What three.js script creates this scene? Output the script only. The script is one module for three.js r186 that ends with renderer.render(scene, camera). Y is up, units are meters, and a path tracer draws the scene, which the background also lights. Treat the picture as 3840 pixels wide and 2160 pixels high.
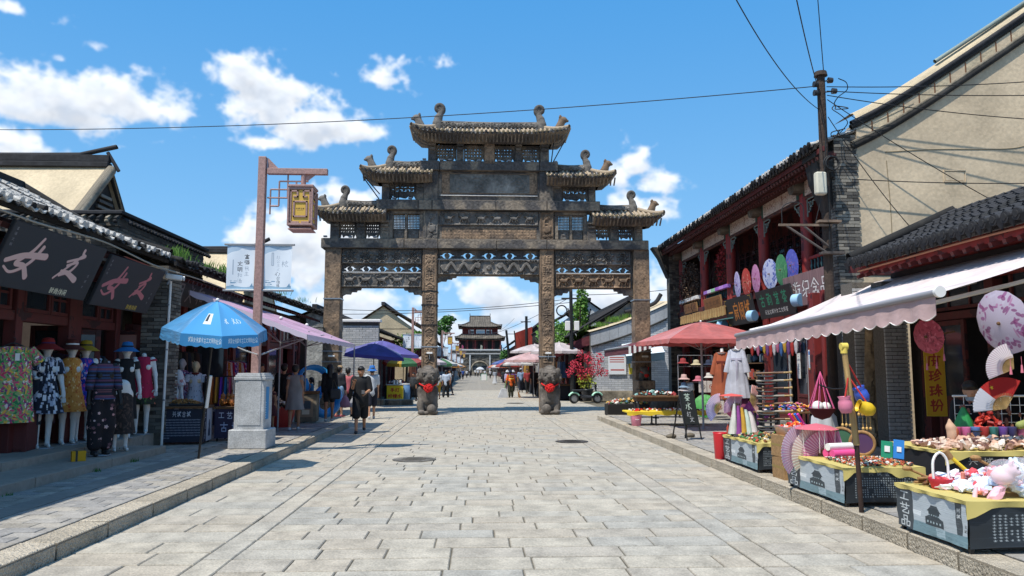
import*as THREE from'three';
import{mergeGeometries}from'three/addons/utils/BufferGeometryUtils.js';
import{RoundedBoxGeometry}from'three/addons/geometries/RoundedBoxGeometry.js';

// ---------------------------------------------------------------- camera, sky, sun, exposure
const scene=new THREE.Scene();
const camera=new THREE.PerspectiveCamera(41.35,16 / 9,0.1,2000);
camera.position.set(0,1.65,0);
{
const yaw=2.6093*Math.PI / 180,pitch=6.1092*Math.PI / 180;
camera.lookAt(Math.sin(yaw)*Math.cos(pitch),1.65+Math.sin(pitch),-Math.cos(yaw)*Math.cos(pitch));
}
const SUN=new THREE.Vector3(-0.35,1,0.36).normalize();
const renderer=new THREE.WebGLRenderer({antialias:true});
renderer.toneMapping=THREE.LinearToneMapping;
renderer.toneMappingExposure=1.25;
renderer.shadowMap.enabled=true;
const sun=new THREE.DirectionalLight(new THREE.Color(1,0.945,0.86),4.2);
sun.position.copy(SUN).multiplyScalar(120);sun.position.z-=40;
sun.target.position.set(0,0,-40);
sun.castShadow=true;sun.shadow.mapSize.set(4096,4096);
Object.assign(sun.shadow.camera,{left:-45,right:45,top:60,bottom:-60,near:1,far:320});
sun.shadow.radius=1.2;
scene.add(sun,sun.target);

// deterministic random numbers
let seedState=12345;
const seed=(s)=>{seedState=s|0;};
const rnd=(a=1,b)=>{seedState=(seedState+0x6d2b79f5)|0;let t=Math.imul(seedState^(seedState>>>15),1|seedState);t=(t+Math.imul(t^(t>>>7),61|t))^t;const r=((t^(t>>>14))>>>0) / 4294967296;return b===undefined?r*a:a+r*(b-a);};
const pick=(a)=>a[Math.floor(rnd(a.length))];
const clamp=(x,a=0,b=1)=>Math.min(b,Math.max(a,x));
const sst=(x,a,b)=>{const t=clamp((x-a) / (b-a));return t*t*(3-2*t);};
const lerp=(a,b,t)=>a+(b-a)*t;

// value noise tables
const HT=new Float32Array(65536);seed(77);for(let i=0;i<65536;i++)HT[i]=rnd();
const hsh=(x,y)=>HT[(((x&255)<<8)^((y&255)*157+((x>>8)*31)+(y>>8)*77))&65535];
function vnoise(x,y,per=0){
const ix=Math.floor(x),iy=Math.floor(y),fx=x-ix,fy=y-iy,u=fx*fx*(3-2*fx),v=fy*fy*(3-2*fy);
const m=(i)=>(per?((i%per)+per)%per:i);
const x0=m(ix),x1=m(ix+1),y0=m(iy),y1=m(iy+1),a=hsh(x0,y0),b=hsh(x1,y0),c=hsh(x0,y1),d=hsh(x1,y1);
return a+(b-a)*u+(c-a)*v+(a-b-c+d)*u*v;
}
const fbm=(x,y,o,per=0)=>{let s=0,a=0.5,n=0;for(let i=0;i<o;i++){s+=a*vnoise(x+i*17,y+i*31,per);n+=a;a*=0.5;x*=2;y*=2;per*=2;}return s / n;};

{ 
const W=4096,H=2048,data=new Float32Array(W*H*4);
const clouds=[[-30.8,16.9,3.2,1.7,1],[-28.2,16.7,2.8,1.5,1],[-24.9,17.6,2.9,1.6,1],[-22.3,17.4,2.1,0.8,0.8],[-31.5,14.2,2.2,1.0,1],[-16.9,20.4,2.2,1.5,1],[-15.2,18.6,2.6,1.9,1.1],[-12.3,17.6,3.1,1.7,1.1],[-10.0,17.3,2.1,0.9,0.9],[-16.2,16.1,2.0,0.6,0.8],[-9.2,18.5,1.7,0.6,0.6],[-7.3,21.1,1.8,1.0,0.9],[11.8,15.2,1.3,1.3,0.8],[13.5,13.6,1.7,1.0,0.8],[10.8,14.4,1.2,1.2,0.7],[12.0,12.0,2.6,1.2,0.8],[-15.7,9.3,1.7,1.3,1],[-13.5,9.4,2.3,1.7,1.1],[-11.8,7.8,3.2,2.3,1.1],[-14.1,11.0,1.7,0.9,0.9],[-9.6,12.5,2.6,0.8,0.9],[-10.1,9.6,3.5,1.7,0.9],[-31.8,22.2,1.1,0.5,0.8],[-29.0,22.3,0.9,0.9,0.45],[-27.0,20.9,0.7,0.4,0.45],[-29.0,19.7,0.5,0.3,0.5],[-3.2,22.3,1.1,0.6,0.35],[-8.8,4.4,3.5,1.8,0.9],[0.9,5.9,2.2,1.5,1.05],[3.0,4.2,3.6,1.2,0.8],[-6.5,5.0,2.7,1.2,0.7],[-5.6,3.2,5.3,1.2,0.9],[8.9,5.0,3.6,1.8,0.8],[14.8,5.5,1.8,1.8,0.8],[0,2.4,7.7,0.9,0.8]];
seed(5);
for(let az=42;az<322;az+=rnd(5,13))for(let k=0;k<2;k++){ 
const el=k?rnd(10,30):rnd(3,9),s=rnd(0.8,1.5),a0=az>180?az-360:az;
for(let j=0;j<4;j++)clouds.push([a0+rnd(-3,3)*s,el+rnd(-1,1)*s,rnd(1.6,3.2)*s,rnd(0.8,1.7)*s,rnd(0.7,1.05)]);
}
const bins=Array.from({length:180},()=>[]);
for(const c of clouds)for(let b=Math.floor((c[0]-c[2]*2.2+180) / 2);b<=Math.floor((c[0]+c[2]*2.2+180) / 2);b++)bins[((b%180)+180)%180].push(c);
const dens=(az,el,fine)=>{
let s=0;
for(const c of bins[Math.floor((((az+180)%360)+360)%360 / 2)%180]){const u=(az-c[0]) / c[2],v=(el-c[1]) / (el<c[1]?c[3]*0.75:c[3]),q=u*u+v*v;if(q<4.8)s=Math.max(s,c[4]*Math.exp(-q*0.7));}
if(s<0.05)return-1;
const n=fbm(az*0.55+40,el*0.75,fine,0),b=1-Math.abs(fbm(az*1.1+9,el*1.4+3,fine-1)*2-1);
return s+(n-0.5)*1.15+(b-0.75)*0.35-0.36;
};
for(let r=0;r<H;r++){
const el=((r+0.5) / H-0.5)*180,y=Math.sin(el*Math.PI / 180),t=clamp(1-el / 42),up=Math.max(el,0);
// clear air, deeper overhead
const g=Math.pow(1-clamp(up / 32),1.6),base=el>=0?[lerp(0.062,0.28,g),lerp(0.28,0.56,g),lerp(0.635,0.85,g)]:[0.26,0.27,0.27];
const deep=el>32?clamp((el-32) / 58):0,veil=Math.exp(-up / 3.2)*0.45;
for(let c=0;c<W;c++){
const phi=((c+0.5) / W-0.5)*360;let az=phi+90;if(az>180)az-=360;
const i=(r*W+c)*4;
let R=base[0]*(1-deep*0.25),G=base[1]*(1-deep*0.22),Bl=base[2]*(1-deep*0.2);
if(el>=0){
R=lerp(R,0.60,veil);G=lerp(G,0.72,veil);Bl=lerp(Bl,0.88,veil);
if(el<40){
const d=dens(az,el,6);
if(d>-0.08){
const a=sst(d,-0.07,0.4)*(0.82+0.16*vnoise(az*1.3,el*2.1)),sh=dens(az-0.35,el+0.75,4);
const k=clamp(0.99-Math.max(0,sh)*0.42+(d<0.2?0.05:0),0.62,1.0),low=sst(el,2,9);
R=lerp(R,lerp(0.78,0.93,low)*k,a);G=lerp(G,lerp(0.83,0.95,low)*(k*0.94+0.06),a);Bl=lerp(Bl,lerp(0.90,0.97,low)*(k*0.82+0.18),a);
}
}
}
{const sd=clamp(y*SUN.y+Math.cos(el*Math.PI / 180)*(Math.cos(phi*Math.PI / 180)*SUN.x+Math.sin(phi*Math.PI / 180)*SUN.z),-1,1),gl=el>=0?1.6*Math.exp(-Math.acos(sd) / 0.2):0;R+=gl;G+=gl;Bl+=gl;}
data[i]=R;data[i+1]=G;data[i+2]=Bl;data[i+3]=1;
}
}
const t=new THREE.DataTexture(data,W,H,THREE.RGBAFormat,THREE.FloatType);
t.mapping=THREE.EquirectangularReflectionMapping;t.magFilter=THREE.LinearFilter;t.needsUpdate=true;
scene.background=t;scene.environment=t;
}
// ---------------------------------------------------------------- helpers
const V=(x,y,z)=>new THREE.Vector3(x,y,z),PI=Math.PI,D2=PI / 180;
const used={};
const numbered=(n)=>{const k=used[n]=(used[n]??-1)+1;return k?n+'_'+String(k).padStart(3,'0'):n;};
function tag(o,label,category,group,kind){const u={label};if(category)u.category=category;if(group)u.group=group;if(kind)u.kind=kind;o.userData=u;return o;}
function T(name,label,category,[x,y,z]=[0,0,0],ry=0,group){
const o=new THREE.Group();o.name=numbered(name);scene.add(o);o.position.set(x,y,z);o.rotation.y=ry;
return tag(o,label,category,group);
}
function ST(name,parent){const o=new THREE.Group();o.name=numbered(name);(parent||scene).add(o);o.userData={kind:'structure'};return o;}
function dup(root,[x,y,z],ry,label){const r=root.clone();r.name=numbered(root.name.replace(/_\d{3}$/,''));scene.add(r);r.position.set(x,y,z);r.rotation.y=ry;r.userData={...root.userData,label:label||root.userData.label};return r;}
function triUV(g){
const p=g.attributes.position,n=g.attributes.normal,uv=new Float32Array(p.count*2);
for(let i=0;i<p.count;i++){
const ax=Math.abs(n.getX(i)),ay=Math.abs(n.getY(i)),az=Math.abs(n.getZ(i)),x=p.getX(i),y=p.getY(i),z=p.getZ(i);
if(ay>=ax&&ay>=az){uv[2*i]=x;uv[2*i+1]=z;}else if(ax>=az){uv[2*i]=z;uv[2*i+1]=y;}else{uv[2*i]=x;uv[2*i+1]=y;}
}
g.setAttribute('uv',new THREE.BufferAttribute(uv,2));return g;
}
function mg(list){
list=list.flat(9).filter(Boolean);
const keep=list.map((g)=>{
if(!g.index){const n=g.attributes.position.count,ix=new Uint32Array(n);for(let i=0;i<n;i++)ix[i]=i;g.setIndex(new THREE.BufferAttribute(ix,1));}
if(!g.attributes.normal)g.computeVertexNormals();
if(!g.userData.uv)triUV(g);
const col=g.attributes.color;
const h=new THREE.BufferGeometry();h.setIndex(g.index);for(const k of['position','normal','uv'])h.setAttribute(k,g.attributes[k]);
if(col)h.setAttribute('color',col);
return h;
});
return keep.length===1?keep[0]:mergeGeometries(keep);
}
function P(name,geos,mat,parent,label,kind){
const m=new THREE.Mesh(Array.isArray(geos)?mg(geos):geos,mat);m.name=name;m.castShadow=m.receiveShadow=true;
if(label||kind)m.userData={};if(label)m.userData.label=label;if(kind)m.userData.kind=kind;
(parent||scene).add(m);return m;
}
const at=(m,x,y,z,rx=0,ry=0,rz=0)=>{m.position.set(x,y,z);m.rotation.set(rx,ry,rz);return m;};
const mv=(g,x=0,y=0,z=0,rx=0,ry=0,rz=0)=>{if(rx)g.rotateX(rx);if(rz)g.rotateZ(rz);if(ry)g.rotateY(ry);return g.translate(x,y,z);};
const B=(w,h,d,x,y,z,rx,ry,rz)=>mv(new THREE.BoxGeometry(w,h,d),x,y,z,rx,ry,rz);
const RB=(w,h,d,x,y,z,r=0.01,rx,ry,rz)=>mv(new RoundedBoxGeometry(w,h,d,1,r),x,y,z,rx,ry,rz);
const C=(r0,r1,h,x,y,z,rx,ry,rz,seg=10,open=false)=>mv(new THREE.CylinderGeometry(r0,r1,h,seg,1,open),x,y,z,rx,ry,rz);
const SP=(r,x,y,z,sx=1,sy=1,sz=1,n=8)=>mv(new THREE.SphereGeometry(r,n,Math.max(4,n*0.7|0)).scale(sx,sy,sz),x,y,z);
const L=(pts,seg=16,x=0,y=0,z=0)=>mv(new THREE.LatheGeometry(pts.map((p)=>new THREE.Vector2(p[0],p[1])),seg),x,y,z);
function bar(a,b,r=0.02,seg=6,r2){ 
const A=V(...a),d=V(...b).sub(A),l=d.length(),g=new THREE.CylinderGeometry(r2??r,r,l,seg);
g.translate(0,l / 2,0).applyQuaternion(new THREE.Quaternion().setFromUnitVectors(V(0,1,0),d.normalize())).translate(A.x,A.y,A.z);return g;
}
const tube=(pts,r=0.02,n=24,rs=6,closed)=>new THREE.TubeGeometry(new THREE.CatmullRomCurve3(pts.map((p)=>V(...p)),closed),n,r,rs,closed);
function sag(a,b,s,r=0.009,n=20){const p=[];for(let i=0;i<=n;i++){const t=i / n;p.push([lerp(a[0],b[0],t),lerp(a[1],b[1],t)-4*s*t*(1-t),lerp(a[2],b[2],t)]);}return tube(p,r,n*2,4);}
function patch(nu,nv,f,su=1,sv=1){ 
const p=[],uv=[],ix=[];
for(let j=0;j<=nv;j++)for(let i=0;i<=nu;i++){const q=f(i / nu,j / nv);p.push(q[0],q[1],q[2]);uv.push(i / nu*su,j / nv*sv);}
for(let j=0;j<nv;j++)for(let i=0;i<nu;i++){const a=j*(nu+1)+i,b=a+1,c=a+nu+1,d=c+1;ix.push(a,b,d,a,d,c);}
const g=new THREE.BufferGeometry();g.setAttribute('position',new THREE.Float32BufferAttribute(p,3));g.setAttribute('uv',new THREE.Float32BufferAttribute(uv,2));g.setIndex(ix);g.computeVertexNormals();g.userData.uv=true;return g;
}
function ext(pts,depth,x=0,y=0,z=0,rx=0,ry=0,rz=0,bev=0){ 
const s=new THREE.Shape(pts.map((p)=>new THREE.Vector2(p[0],p[1])));
const g=new THREE.ExtrudeGeometry(s,{depth,bevelEnabled:bev>0,bevelThickness:bev,bevelSize:bev,bevelSegments:1,curveSegments:8});g.translate(0,0,-depth / 2);return mv(g,x,y,z,rx,ry,rz);
}
function loft(rings,seg=20,cap=false){ 
const g=patch(seg,rings.length-1,(u,v)=>{
const r=rings[Math.round(v*(rings.length-1))],a=u*2*PI,k=1+(r[5]||0)*Math.sin(a*(r[6]||9)+(r[7]||0));
return[(r[1]||0)+Math.sin(a)*r[3]*k,r[0],(r[2]||0)+Math.cos(a)*r[4]*k];
},1,1);
const uv=g.attributes.uv,p=g.attributes.position,circ=2*PI*Math.max(...rings.map((r)=>(r[3]+r[4]) / 2));
for(let i=0;i<uv.count;i++)uv.setXY(i,uv.getX(i)*circ,p.getY(i));
g.index.array.reverse?.();g.computeVertexNormals();return g;
}
// smooth blended bodies: capsules [ax,ay,az,ra, bx,by,bz,rb] and ellipsoids [x,y,z,rx,ry,rz] meshed by surface nets
function nets(prims,h=0.02,k=0.04){
const lo=[1e9,1e9,1e9],hi=[-1e9,-1e9,-1e9],box=prims.map((p)=>{
const b=p.length===6?[p[0]-p[3],p[1]-p[4],p[2]-p[5],p[0]+p[3],p[1]+p[4],p[2]+p[5]]:[0,1,2].map((i)=>Math.min(p[i]-p[3],p[4+i]-p[7])).concat([0,1,2].map((i)=>Math.max(p[i]+p[3],p[4+i]+p[7])));
for(let i=0;i<3;i++){lo[i]=Math.min(lo[i],b[i]);hi[i]=Math.max(hi[i],b[3+i]);}return b;
});
const pad=k+2*h,n=[0,1,2].map((i)=>Math.ceil((hi[i]-lo[i]+2*pad) / h)+1),o=lo.map((x)=>x-pad),[nx,ny,nz]=n,F=new Float32Array(nx*ny*nz).fill(1);
prims.forEach((p,pi)=>{
const b=box[pi],s=[0,1,2].map((i)=>Math.max(0,Math.floor((b[i]-pad-o[i]) / h))),e=[0,1,2].map((i)=>Math.min(n[i]-1,Math.ceil((b[3+i]+pad-o[i]) / h)));
const cap=p.length!==6,bx=cap?p[4]-p[0]:0,by=cap?p[5]-p[1]:0,bz=cap?p[6]-p[2]:0,bb=bx*bx+by*by+bz*bz||1e-9;
for(let z=s[2];z<=e[2];z++)for(let y=s[1];y<=e[1];y++)for(let x=s[0];x<=e[0];x++){
const X=o[0]+x*h-p[0],Y=o[1]+y*h-p[1],Z=o[2]+z*h-p[2];let d;
if(cap){const t=clamp((X*bx+Y*by+Z*bz) / bb),r=p[3]+(p[7]-p[3])*t;d=Math.hypot(X-bx*t,Y-by*t,(Z-bz*t)*(p[8]||1))-r;}
else{const q=Math.hypot(X / p[3],Y / p[4],Z / p[5]),q2=Math.hypot(X / p[3] / p[3],Y / p[4] / p[4],Z / p[5] / p[5])||1e-6;d=q*(q-1) / q2;}
const i=(z*ny+y)*nx+x,f=F[i],m=Math.max(k-Math.abs(f-d),0) / k;F[i]=Math.min(f,d)-m*m*k*0.25;
}
});
const id=new Int32Array(nx*ny*nz).fill(-1),pos=[],ix=[],off=[0,1,nx,nx+1,nx*ny,nx*ny+1,nx*ny+nx,nx*ny+nx+1];
const ed=[[0,1],[2,3],[4,5],[6,7],[0,2],[1,3],[4,6],[5,7],[0,4],[1,5],[2,6],[3,7]];
for(let z=0;z<nz-1;z++)for(let y=0;y<ny-1;y++)for(let x=0;x<nx-1;x++){
const i=(z*ny+y)*nx+x;let m=0;for(let c=0;c<8;c++)if(F[i+off[c]]<0)m|=1<<c;
if(m===0||m===255)continue;
let cx=0,cy=0,cz=0,q=0;
for(const[a,b]of ed){const fa=F[i+off[a]],fb=F[i+off[b]];if((fa<0)===(fb<0))continue;const t=fa / (fa-fb);cx+=lerp(a&1,b&1,t);cy+=lerp(a>>1&1,b>>1&1,t);cz+=lerp(a>>2,b>>2,t);q++;}
id[i]=pos.length / 3;pos.push(o[0]+(x+cx / q)*h,o[1]+(y+cy / q)*h,o[2]+(z+cz / q)*h);
}
const st=[1,nx,nx*ny];
for(let z=1;z<nz-1;z++)for(let y=1;y<ny-1;y++)for(let x=1;x<nx-1;x++){
const i=(z*ny+y)*nx+x,f0=F[i]<0;
for(let a=0;a<3;a++)if(f0!==(F[i+st[a]]<0)){
const u=st[(a+1)%3],v=st[(a+2)%3],A=id[i-u-v],Bq=id[i-v],Cq=id[i],Dq=id[i-u];
if(A<0||Bq<0||Cq<0||Dq<0)continue;
if(f0)ix.push(A,Bq,Cq,A,Cq,Dq);else ix.push(A,Cq,Bq,A,Dq,Cq);
}
}
const g=new THREE.BufferGeometry();g.setAttribute('position',new THREE.Float32BufferAttribute(pos,3));g.setIndex(ix);g.computeVertexNormals();return g;
}
const cap=(a,ra,b,rb,zs)=>zs?[...a,ra,...b,rb,zs]:[...a,ra,...b,rb];

// ---------------------------------------------------------------- textures
function ntex(size,f,srgb=true,rep=1){
const d=new Uint8Array(size*size*4);
for(let y=0;y<size;y++)for(let x=0;x<size;x++){const c=f(x / size,y / size),i=(y*size+x)*4;const a=Array.isArray(c)?c:[c,c,c];for(let k=0;k<3;k++)d[i+k]=clamp(a[k])*255;d[i+3]=255;}
const t=new THREE.DataTexture(d,size,size);t.wrapS=t.wrapT=THREE.RepeatWrapping;t.magFilter=THREE.LinearFilter;t.minFilter=THREE.LinearMipmapLinearFilter;if(srgb)t.colorSpace=THREE.SRGBColorSpace;t.repeat.set(rep,rep);t.needsUpdate=true;return t;
}
const rt=(t,sx,sy=sx)=>{const c=t.clone();c.repeat.set(sx,sy);c.needsUpdate=true;return c;};
function cnv(w,h,draw){const c=document.createElement('canvas');c.width=w;c.height=h;const g=c.getContext('2d');g.lineCap=g.lineJoin='round';draw(g,w,h);return c;}
function ctex(w,h,draw,rep){const t=new THREE.CanvasTexture(cnv(w,h,draw));t.colorSpace=THREE.SRGBColorSpace;if(rep){t.wrapS=t.wrapT=THREE.RepeatWrapping;t.repeat.set(rep,rep);}return t;}
// grey maps shared by many materials (they only vary a surface's own colour); one tile covers 1/repeat metres
const TX={
granite:ntex(512,(x,y)=>0.66+0.24*fbm(x*90,y*90,3,90)+0.22*(fbm(x*6,y*6,4,6)-0.4),true,0.9),
stain:ntex(512,(x,y)=>{const a=fbm(x*5,y*5,5,5),b=fbm(x*40,y*40,3,40);return clamp(0.55+0.75*(a-0.35)+0.25*(b-0.5),0.25,1);},true,0.35),
plaster:ntex(512,(x,y)=>0.9+0.26*(fbm(x*4,y*4,5,4)-0.5)+0.1*(fbm(x*60,y*60,2,60)-0.5)-(vnoise(x*18,y*3,3)>0.86?0.05:0),true,0.3),
wood:ntex(256,(x,y)=>0.68+0.32*fbm(x*48,y*3,3,0)*(0.75+0.4*vnoise(x*8,y*2)),true,1.4),
fine:ntex(256,(x,y)=>0.72+0.28*fbm(x*30,y*30,3,30),true,1.5),
bump:ntex(512,(x,y)=>fbm(x*16,y*16,5,16),false,1),
rough:ntex(512,(x,y)=>Math.pow(fbm(x*26,y*26,4,26),1.2),false,2),
weave:ntex(128,(x,y)=>0.5+0.25*Math.sin(x*2*PI*32)*Math.sin(y*2*PI*32)+0.25*(fbm(x*8,y*8,3,8)-0.5),false,6),
};
const weather=(base,other,sc=4,lo=0.45,hi=0.6)=>(x,y)=>{const t=sst(fbm(x*sc,y*sc,5,sc),lo,hi),k=0.78+0.4*(fbm(x*50,y*50,3,50)-0.3);return[0,1,2].map((i)=>lerp(base[i],other[i],t)*k);};
TX.arch=ntex(1024,weather([0.60,0.545,0.475],[0.37,0.355,0.345],6,0.36,0.6),true,0.3);
TX.arch2=ntex(1024,(x,y)=>{const t=sst(fbm(x*5,y*5,5,5),0.42,0.62),k=0.8+0.4*(fbm(x*60,y*60,3,60)-0.4),s=fbm(x*26,y*26,2,26)>0.68?0.78:1;return[lerp(0.66,0.48,t)*k*s,lerp(0.55,0.41,t)*k*s,lerp(0.44,0.345,t)*k*s];},true,0.3);
TX.tilew=ntex(512,weather([0.22,0.22,0.225],[0.62,0.6,0.57],9,0.5,0.66),true,0.5);
TX.paint=ntex(512,(x,y)=>{const f=fbm(x*7,y*7,5,7),k=f>0.63?0.6:1;return[k*(0.86+0.2*(fbm(x*30,y*4,3)-0.5)),k*(0.86+0.12*(f-0.5))*(k<1?1.15:1),k*(k<1?1.2:0.88)];},true,0.45);
const col=(c)=>(Array.isArray(c)?new THREE.Color().setRGB(...c):new THREE.Color(c));
function mat(c,o={}){
const{map,bump,bs=0.004,rough=0.9,metal=0,phys,...rest}=o,m=phys?new THREE.MeshPhysicalMaterial(rest):new THREE.MeshStandardMaterial(rest);
m.color=col(c);m.roughness=rough;m.metalness=metal;if(map)m.map=map;if(bump){m.bumpMap=bump;m.bumpScale=bs;}if(!o.side)m.side=THREE.DoubleSide;return m;
}
const M={
mortar:mat('#6f6a61',{map:TX.fine,bump:TX.rough,bs:0.006}),
concrete:mat('#97928a',{map:TX.plaster,bump:TX.rough,bs:0.004}),step:mat('#aa9e90',{map:TX.plaster,bump:TX.rough,bs:0.004}),
kerb:[0,1,2].map((i)=>mat(['#e0d3bc','#d6c9b2','#e4d8c3'][i],{map:TX.granite,bump:TX.rough,bs:0.03})),
arch:mat('#ffffff',{map:TX.arch,bump:TX.bump,bs:0.02}),archLight:mat('#ffffff',{map:TX.arch2,bump:TX.bump,bs:0.015}),relief:mat('#a8a198',{map:TX.stain,bump:TX.rough,bs:0.006}),reliefTan:mat('#b09377',{map:TX.stain,bump:TX.rough,bs:0.006}),
archTile:mat('#ffffff',{map:TX.tilew}),archTileTan:mat('#bba88e',{map:TX.fine}),tileEnd:mat('#8d8064',{map:TX.fine}),
lion:mat('#9d9388',{map:TX.stain,bump:TX.rough,bs:0.008}),
plaster:mat('#dac7a5',{map:TX.plaster,bump:TX.bump,bs:0.01}),gable:mat('#dfc9a8',{map:TX.plaster,bump:TX.bump,bs:0.005}),trim:mat('#bfb199',{map:TX.stain,bump:TX.rough}),trimDark:mat('#4b4844',{map:TX.stain}),
tile:mat('#6e6d6c',{map:TX.tilew}),tileDark:mat('#46464a',{map:TX.stain}),tileWhite:mat('#dedad2',{map:TX.fine,bump:TX.rough,bs:0.01}),deck:mat('#3d3b3a',{map:TX.stain}),
red:mat('#87352f',{map:TX.paint,rough:0.65}),redDark:mat('#6a2b27',{map:TX.paint,rough:0.7}),redBright:mat('#8d2f2c',{map:TX.paint,rough:0.6}),rafter:mat('#6a3a33',{map:TX.wood,rough:0.85}),
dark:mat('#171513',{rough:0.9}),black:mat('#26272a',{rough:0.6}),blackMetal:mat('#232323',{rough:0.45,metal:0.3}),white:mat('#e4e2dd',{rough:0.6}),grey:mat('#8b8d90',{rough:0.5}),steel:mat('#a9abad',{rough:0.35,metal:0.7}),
wood:mat('#7d5a3a',{map:TX.wood}),woodLight:mat('#b98d5a',{map:TX.wood}),bamboo:mat('#c9a56a',{map:TX.wood,rough:0.55}),pole:mat('#4e3f35',{map:TX.wood,bump:TX.bump,bs:0.02}),
lamp:mat('#bd968c',{map:TX.fine,rough:0.55}),lampStone:mat('#dadcdc',{map:TX.granite,bump:TX.rough,bs:0.003}),
glass:mat('#2c333a',{rough:0.06,metal:0.0,phys:true,specularIntensity:1}),
pane:mat('#ffffff',{phys:true,transmission:1,thickness:0,rough:0.03,ior:1.5}),
card:mat('#b08a5c',{map:TX.fine,rough:0.85}),redCloth:mat('#c81e1c',{rough:0.85,bump:TX.weave,bs:0.002}),yellow:mat('#bfae66',{rough:0.85,bump:TX.weave,bs:0.002}),yellowBright:mat('#e0c22a',{rough:0.7}),
skin:mat('#b98a6c',{rough:0.6}),skinDark:mat('#9a6d52',{rough:0.6}),hair:mat('#15120f',{rough:0.55}),mann:mat('#dcdcd8',{rough:0.35}),mannTan:mat('#cdbb97',{rough:0.4}),
leaf:mat('#5f8a2c',{rough:0.8,phys:true,transmission:0.25,thickness:0}),leafDark:mat('#3f6a25',{rough:0.8}),twig:mat('#4b3a2c',{rough:0.9}),
wire:mat('#161616',{rough:0.6}),
};
TX.fade=ntex(256,(x,y)=>0.84+0.32*(fbm(x*5,y*5,4,5)-0.5)-(vnoise(x*3,y*24,3)>0.8?0.05:0),true,0.6);TX.crease=ntex(256,(x,y)=>0.5+0.5*(fbm(x*4+0.3*fbm(x*9,y*9,2,9),y*7,4,0)-0.5),false,0.9);
const cloth=(c,o={})=>mat(c,{rough:0.88,map:TX.fade,bump:TX.crease,bs:0.02,...o});
const thin=(c,tr=0.35)=>mat(c,{phys:true,transmission:tr,thickness:0,rough:0.95,map:TX.fade,bump:TX.crease,bs:0.03});

// brush strokes for the characters, on a 16 by 16 grid, two hex digits a point
const GL={
女:'6139ce b49a2f 16e6',友:'24e4 71661e 58c88c3f 69adef',时:'22626e2e22 2868 85f5 c1cdac 98bb',尚:'8185 4255 c2b5 2f26e6efcf 59b9bd5d59',休:'5128 363f 65f5 b1bf b57d b5fd',闲:'3243 252f 62e2efdf 57c7 858e 885c 88bb',
古:'15f5 818a 4acacf4f4a',韵:'2272 3142 6152 1676 28686e2e28 2b6b a187 94e4eecf a8b9 9cbb',茗:'14f4 5156 b1b6 8757 87c79c3f 6acacf6f6a',茶:'13f3 5145 b1b5 852a 85ea 4bcb 878f 8c4f 8ccf',一:'28e8',
扇:'8191 23e3e737 23372f 49797e 5b6c a9d9de abbc',倾:'4118 262f 535d7c 5778 82f2 a4ac a4e4ec c79f cdff',城:'1656 313d 1d6b 64f4 64875f 69a99d a1bafedc e16c d1e2',旅:'2373 4143 44934f 48787d5d a183 93f3 b587 989f b7ef f6c9',游:'1233 0627 1f4a 4474 5153 555f 58787e a182 94f4 a7e7c9cfbf 8bfb',
纪:'51255829 69 1d6b 82e2e888 888eeeec',念:'8117 81f7 6596 58b88b 4b2f 6b7fbfcc 9aab dbfe',品:'52b2b75752 19696f1f19 a9f9ffafa9',工:'23e3 838d 1dfd',艺:'14f4 5156 b1b6 38c83e4fefeb',兴:'3146 7285 d1b6 18f8 5a2f aaef',
富:'8183 1614e4e6 56c6 58b8ba5a58 3cdcdf3f3c 8c8f 3ede',强:'126266161a6a6e4f 92e2e69692 88f8fc8c88 c6ce 8ffe',民:'33d3d737 336f6c 39e9 a7cdfffb',主:'8192 34d4 39d9 848e 1efe',文:'8192 15f5 b56c1f 467cff',明:'12525c1c12 1757 828a6f 82e2efdf 86e6 8aea',
和:'7123 1575 414f 471c 4769 94e4ec9c94',谐:'2132 15353e5c 717896 85b5 b1b8f7 78f8 8aeaef8f8a 8ded',手:'c133 36c6 1afa 838f6e',打:'1565 414e2d 1b69 83f3 c3cf9e',柠:'1565 313f 351b 366a b1b3 7674f4f6 88e8 b8bfaf',檬:'1565 313f 351b 366a 73f3 9195 d1d5 8676f6f8 98d8 8aea baaf9e bb7f bcef',水:'818f6e 26561d d378 88fe',
磨:'8183 24f4 241f 59a9 7f76 9779 c6cf 8abaa fbf 8c6f',珍:'1464 1959 1e6c 343e b178 b1f7 c698 c98b dc7f',珠:'1464 1959 1e6c 343e a188 94e4 78f8 b1bf b87d b8fd',粉:'1868 414f 2336 6346 a178 c1f7 88e8dede a86f',社:'3142 1565271f 464f 67 88 f8 b2bf 7fff',会:'8117 81f7 59b9 2cec 6c3fdf ac df',义:'7193 36ef d32f',核:'1565 313f 351b 366a b1b3 74f4 a679 a9d6 bf7b ccff',心:'2a1d 465f bfec 7496 d7fa',价:'5128 363f a167 a1f6 878e5f c8cf',值:'5128 363f 75f5 b174 85858e e5ee 88e8 8beb 6fff',观:'1565 653f 266f 83c3cb 838b a59f bcbffc',
};
GL.纪='51255829 1d6b 82e2e888 888eeeec';GL.社='3142 1565271f 464f 88f8 b2bf 7fff';GL.会='8117 81f7 59b9 2cec 6c3fdf';GL.磨='8183 24f4 241f 59a9 767d c6cd 8cbc 8c6f 9fcf';
function glyph(g,ch,x,y,s,lw=0.09,sy=s){
const d=GL[ch];if(!d)return;g.lineWidth=s*lw;
for(const st of d.split(' ')){g.beginPath();for(let i=0;i+1<st.length;i+=2){const px=x+parseInt(st[i],16) / 16*s,py=y+parseInt(st[i+1],16) / 16*sy;i?g.lineTo(px,py):g.moveTo(px,py);}g.stroke();}
}
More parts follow.
